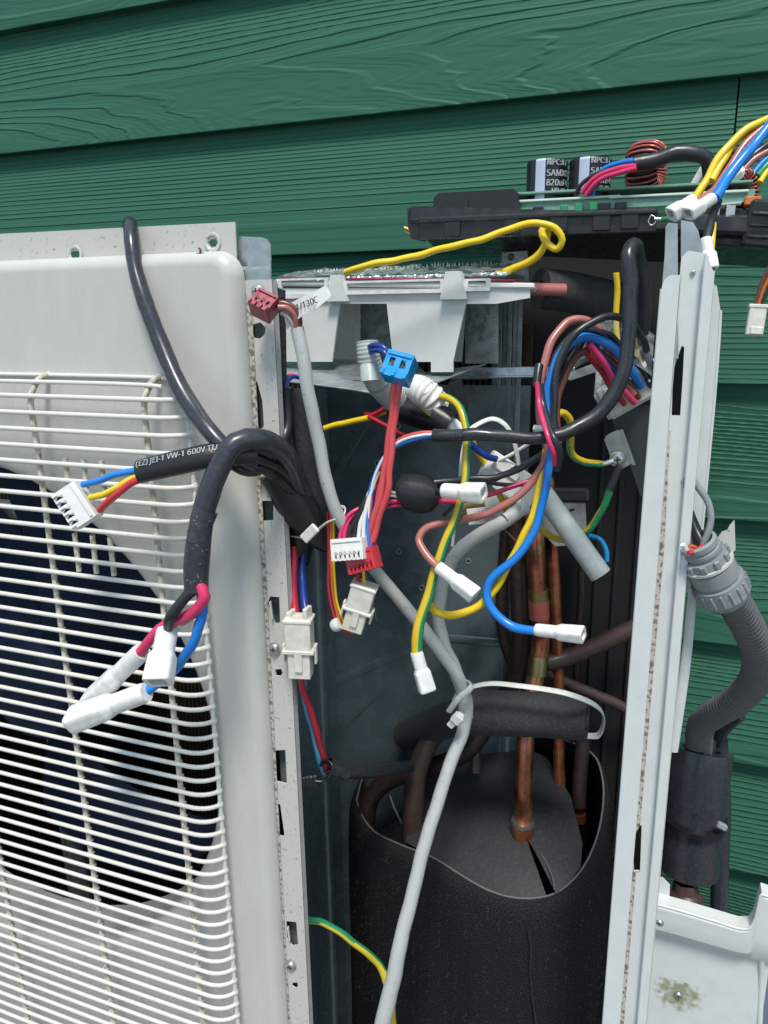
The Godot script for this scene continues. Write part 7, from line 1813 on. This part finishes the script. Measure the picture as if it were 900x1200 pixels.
	wire("sleeve", [0.00467, 0.00504, 0.00520, 0.00518, 0.00499, 0.00482, 0.00467], [Vector3(-0.0385, 1.4424, 0.1740), Vector3(-0.0266, 1.4440, 0.1717), Vector3(-0.0126, 1.4471, 0.1693), Vector3(0.0003, 1.4465, 0.1670), Vector3(0.0081, 1.4436, 0.1647), Vector3(0.0115, 1.4363, 0.1623), Vector3(0.0122, 1.4230, 0.1600)], M.rubber, bl, {"sides": 18, "hollow": 0.85})
	wire("blue_wire", 0.00178, [Vector3(-0.0364, 1.4442, 0.1750), Vector3(-0.0466, 1.4443, 0.1725), Vector3(-0.0558, 1.4426, 0.1700), Vector3(-0.0626, 1.4362, 0.1675), Vector3(-0.0657, 1.4232, 0.1650)], M.blue, bl)
	wire("red_wire", 0.00178, [Vector3(-0.0360, 1.4407, 0.1770), Vector3(-0.0484, 1.4397, 0.1753), Vector3(-0.0586, 1.4373, 0.1735), Vector3(-0.0667, 1.4331, 0.1717), Vector3(-0.0724, 1.4264, 0.1700)], M.pink, bl)
	wire("red_wire", 0.00178, [Vector3(-0.0359, 1.4389, 0.1780), Vector3(-0.0470, 1.4372, 0.1763), Vector3(-0.0567, 1.4349, 0.1745), Vector3(-0.0635, 1.4311, 0.1728), Vector3(-0.0692, 1.4250, 0.1710)], M.pink, bl)
	wire("black_wire", 0.00150, [Vector3(-0.0363, 1.4428, 0.1740), Vector3(-0.0532, 1.4405, 0.1720), Vector3(-0.0659, 1.4372, 0.1700), Vector3(-0.0740, 1.4313, 0.1680), Vector3(-0.0775, 1.4250, 0.1660)], M.rubber, bl)
	tag(wire("plastic_strip", 0.00237, [Vector3(0.0009, 1.4288, 0.1500), Vector3(0.0047, 1.4363, 0.1500), Vector3(0.0076, 1.4416, 0.1500)], M.nylon, null, {"flat": 0.4}), "narrow white strip standing behind the black sleeve arch", "strip")
	var fw := thing("far_right_leads", "brown, blue, green and yellow wires fanning off the tray to the right", "cable", Vector3(0.0446, 1.4303, 0.1300))
	wire("black_wire", 0.00266, [Vector3(0.0310, 1.4403, 0.1400), Vector3(0.0370, 1.4470, 0.1367), Vector3(0.0432, 1.4525, 0.1333), Vector3(0.0549, 1.4597, 0.1300)], M.rubber, fw)
	wire("brown_wire", 0.00207, [Vector3(0.0332, 1.4391, 0.1400), Vector3(0.0393, 1.4457, 0.1367), Vector3(0.0456, 1.4496, 0.1333), Vector3(0.0556, 1.4531, 0.1300)], M.brown, fw)
	wire("blue_wire", 0.00177, [Vector3(0.0390, 1.4354, 0.1400), Vector3(0.0440, 1.4423, 0.1350), Vector3(0.0507, 1.4492, 0.1300)], M.blue, fw)
	wire("green_wire", 0.00177, [Vector3(0.0423, 1.4341, 0.1400), Vector3(0.0464, 1.4400, 0.1350), Vector3(0.0535, 1.4479, 0.1300)], M.green, fw)
	wire("yellow_wire", 0.00207, [Vector3(0.0439, 1.4296, 0.1400), Vector3(0.0478, 1.4366, 0.1350), Vector3(0.0551, 1.4434, 0.1300)], M.yellow, fw)
	# X: small cream plug hanging at the right edge
	var x := thing("hanging_cream_plug", "small cream plug on brown, orange and blue wires at the right edge of siding", "connector", Vector3(0.0470, 1.3293, 0.2000))
	wire("brown_wire", 0.00137, [Vector3(0.0519, 1.3738, 0.2000), Vector3(0.0484, 1.3650, 0.2000), Vector3(0.0460, 1.3546, 0.2000), Vector3(0.0445, 1.3445, 0.2000)], M.dark_brown, x)
	wire("orange_wire", 0.00110, [Vector3(0.0546, 1.3716, 0.2000), Vector3(0.0505, 1.3634, 0.2000), Vector3(0.0475, 1.3540, 0.2000), Vector3(0.0460, 1.3444, 0.2000)], M.orange, x)
	wire("black_wire", 0.00110, [Vector3(0.0569, 1.3685, 0.2000), Vector3(0.0527, 1.3613, 0.2000), Vector3(0.0496, 1.3529, 0.2000), Vector3(0.0475, 1.3444, 0.2000)], M.rubber, x)
	var pb := B.new()
	var pf := frame(Vector3(0.0411, 1.3380, 0.2000), Vector3(0.0507, 1.3374, 0.2000), Vector3(0.5, 0.1, 1))
	pb.rbox(pf, Vector3(0.0105, 0.019, 0.011), 0.0008)
	pb.rbox(pf * Transform3D(Basis(), Vector3(0.001, -0.0065, 0.005)), Vector3(0.008, 0.005, 0.003), 0.0006)
	pb.rbox(pf * Transform3D(Basis(), Vector3(0, 0.009, 0)), Vector3(0.0115, 0.0025, 0.012), 0.0005)
	put("plug", pb, M.nylon_cream, x)

func build_small() -> void:
	# dead pine needles and flecks left on the panel's ledge
	for q in [[[Vector3(-0.2885, 1.3827, 0.3360), Vector3(-0.2815, 1.3839, 0.3370), Vector3(-0.2762, 1.3808, 0.3360)], "brown dead needle bent over the panel's ledge, lowest of the three there"], [[Vector3(-0.2844, 1.3795, 0.3370), Vector3(-0.2819, 1.3860, 0.3370), Vector3(-0.2837, 1.3871, 0.3360)], "short brown dead needle standing upright on the panel's top right corner"], [[Vector3(-0.2815, 1.3839, 0.3370), Vector3(-0.2724, 1.3822, 0.3360)], "straight brown dead needle pointing right on the panel's top right corner"]]:
		tag(wire("dead_needle", 0.0007, q[0], M.needle, null, {"sides": 6}), q[1], "needle", "needles on the panel's corner")
	tag(wire("bark_fleck", 0.0008, [Vector3(-0.3262, 1.3799, 0.3360), Vector3(-0.3174, 1.3811, 0.3370), Vector3(-0.3123, 1.3810, 0.3360)], M.needle, null, {"sides": 6}), "brown fleck of bark on the panel's ledge beside the hung cable", "debris")
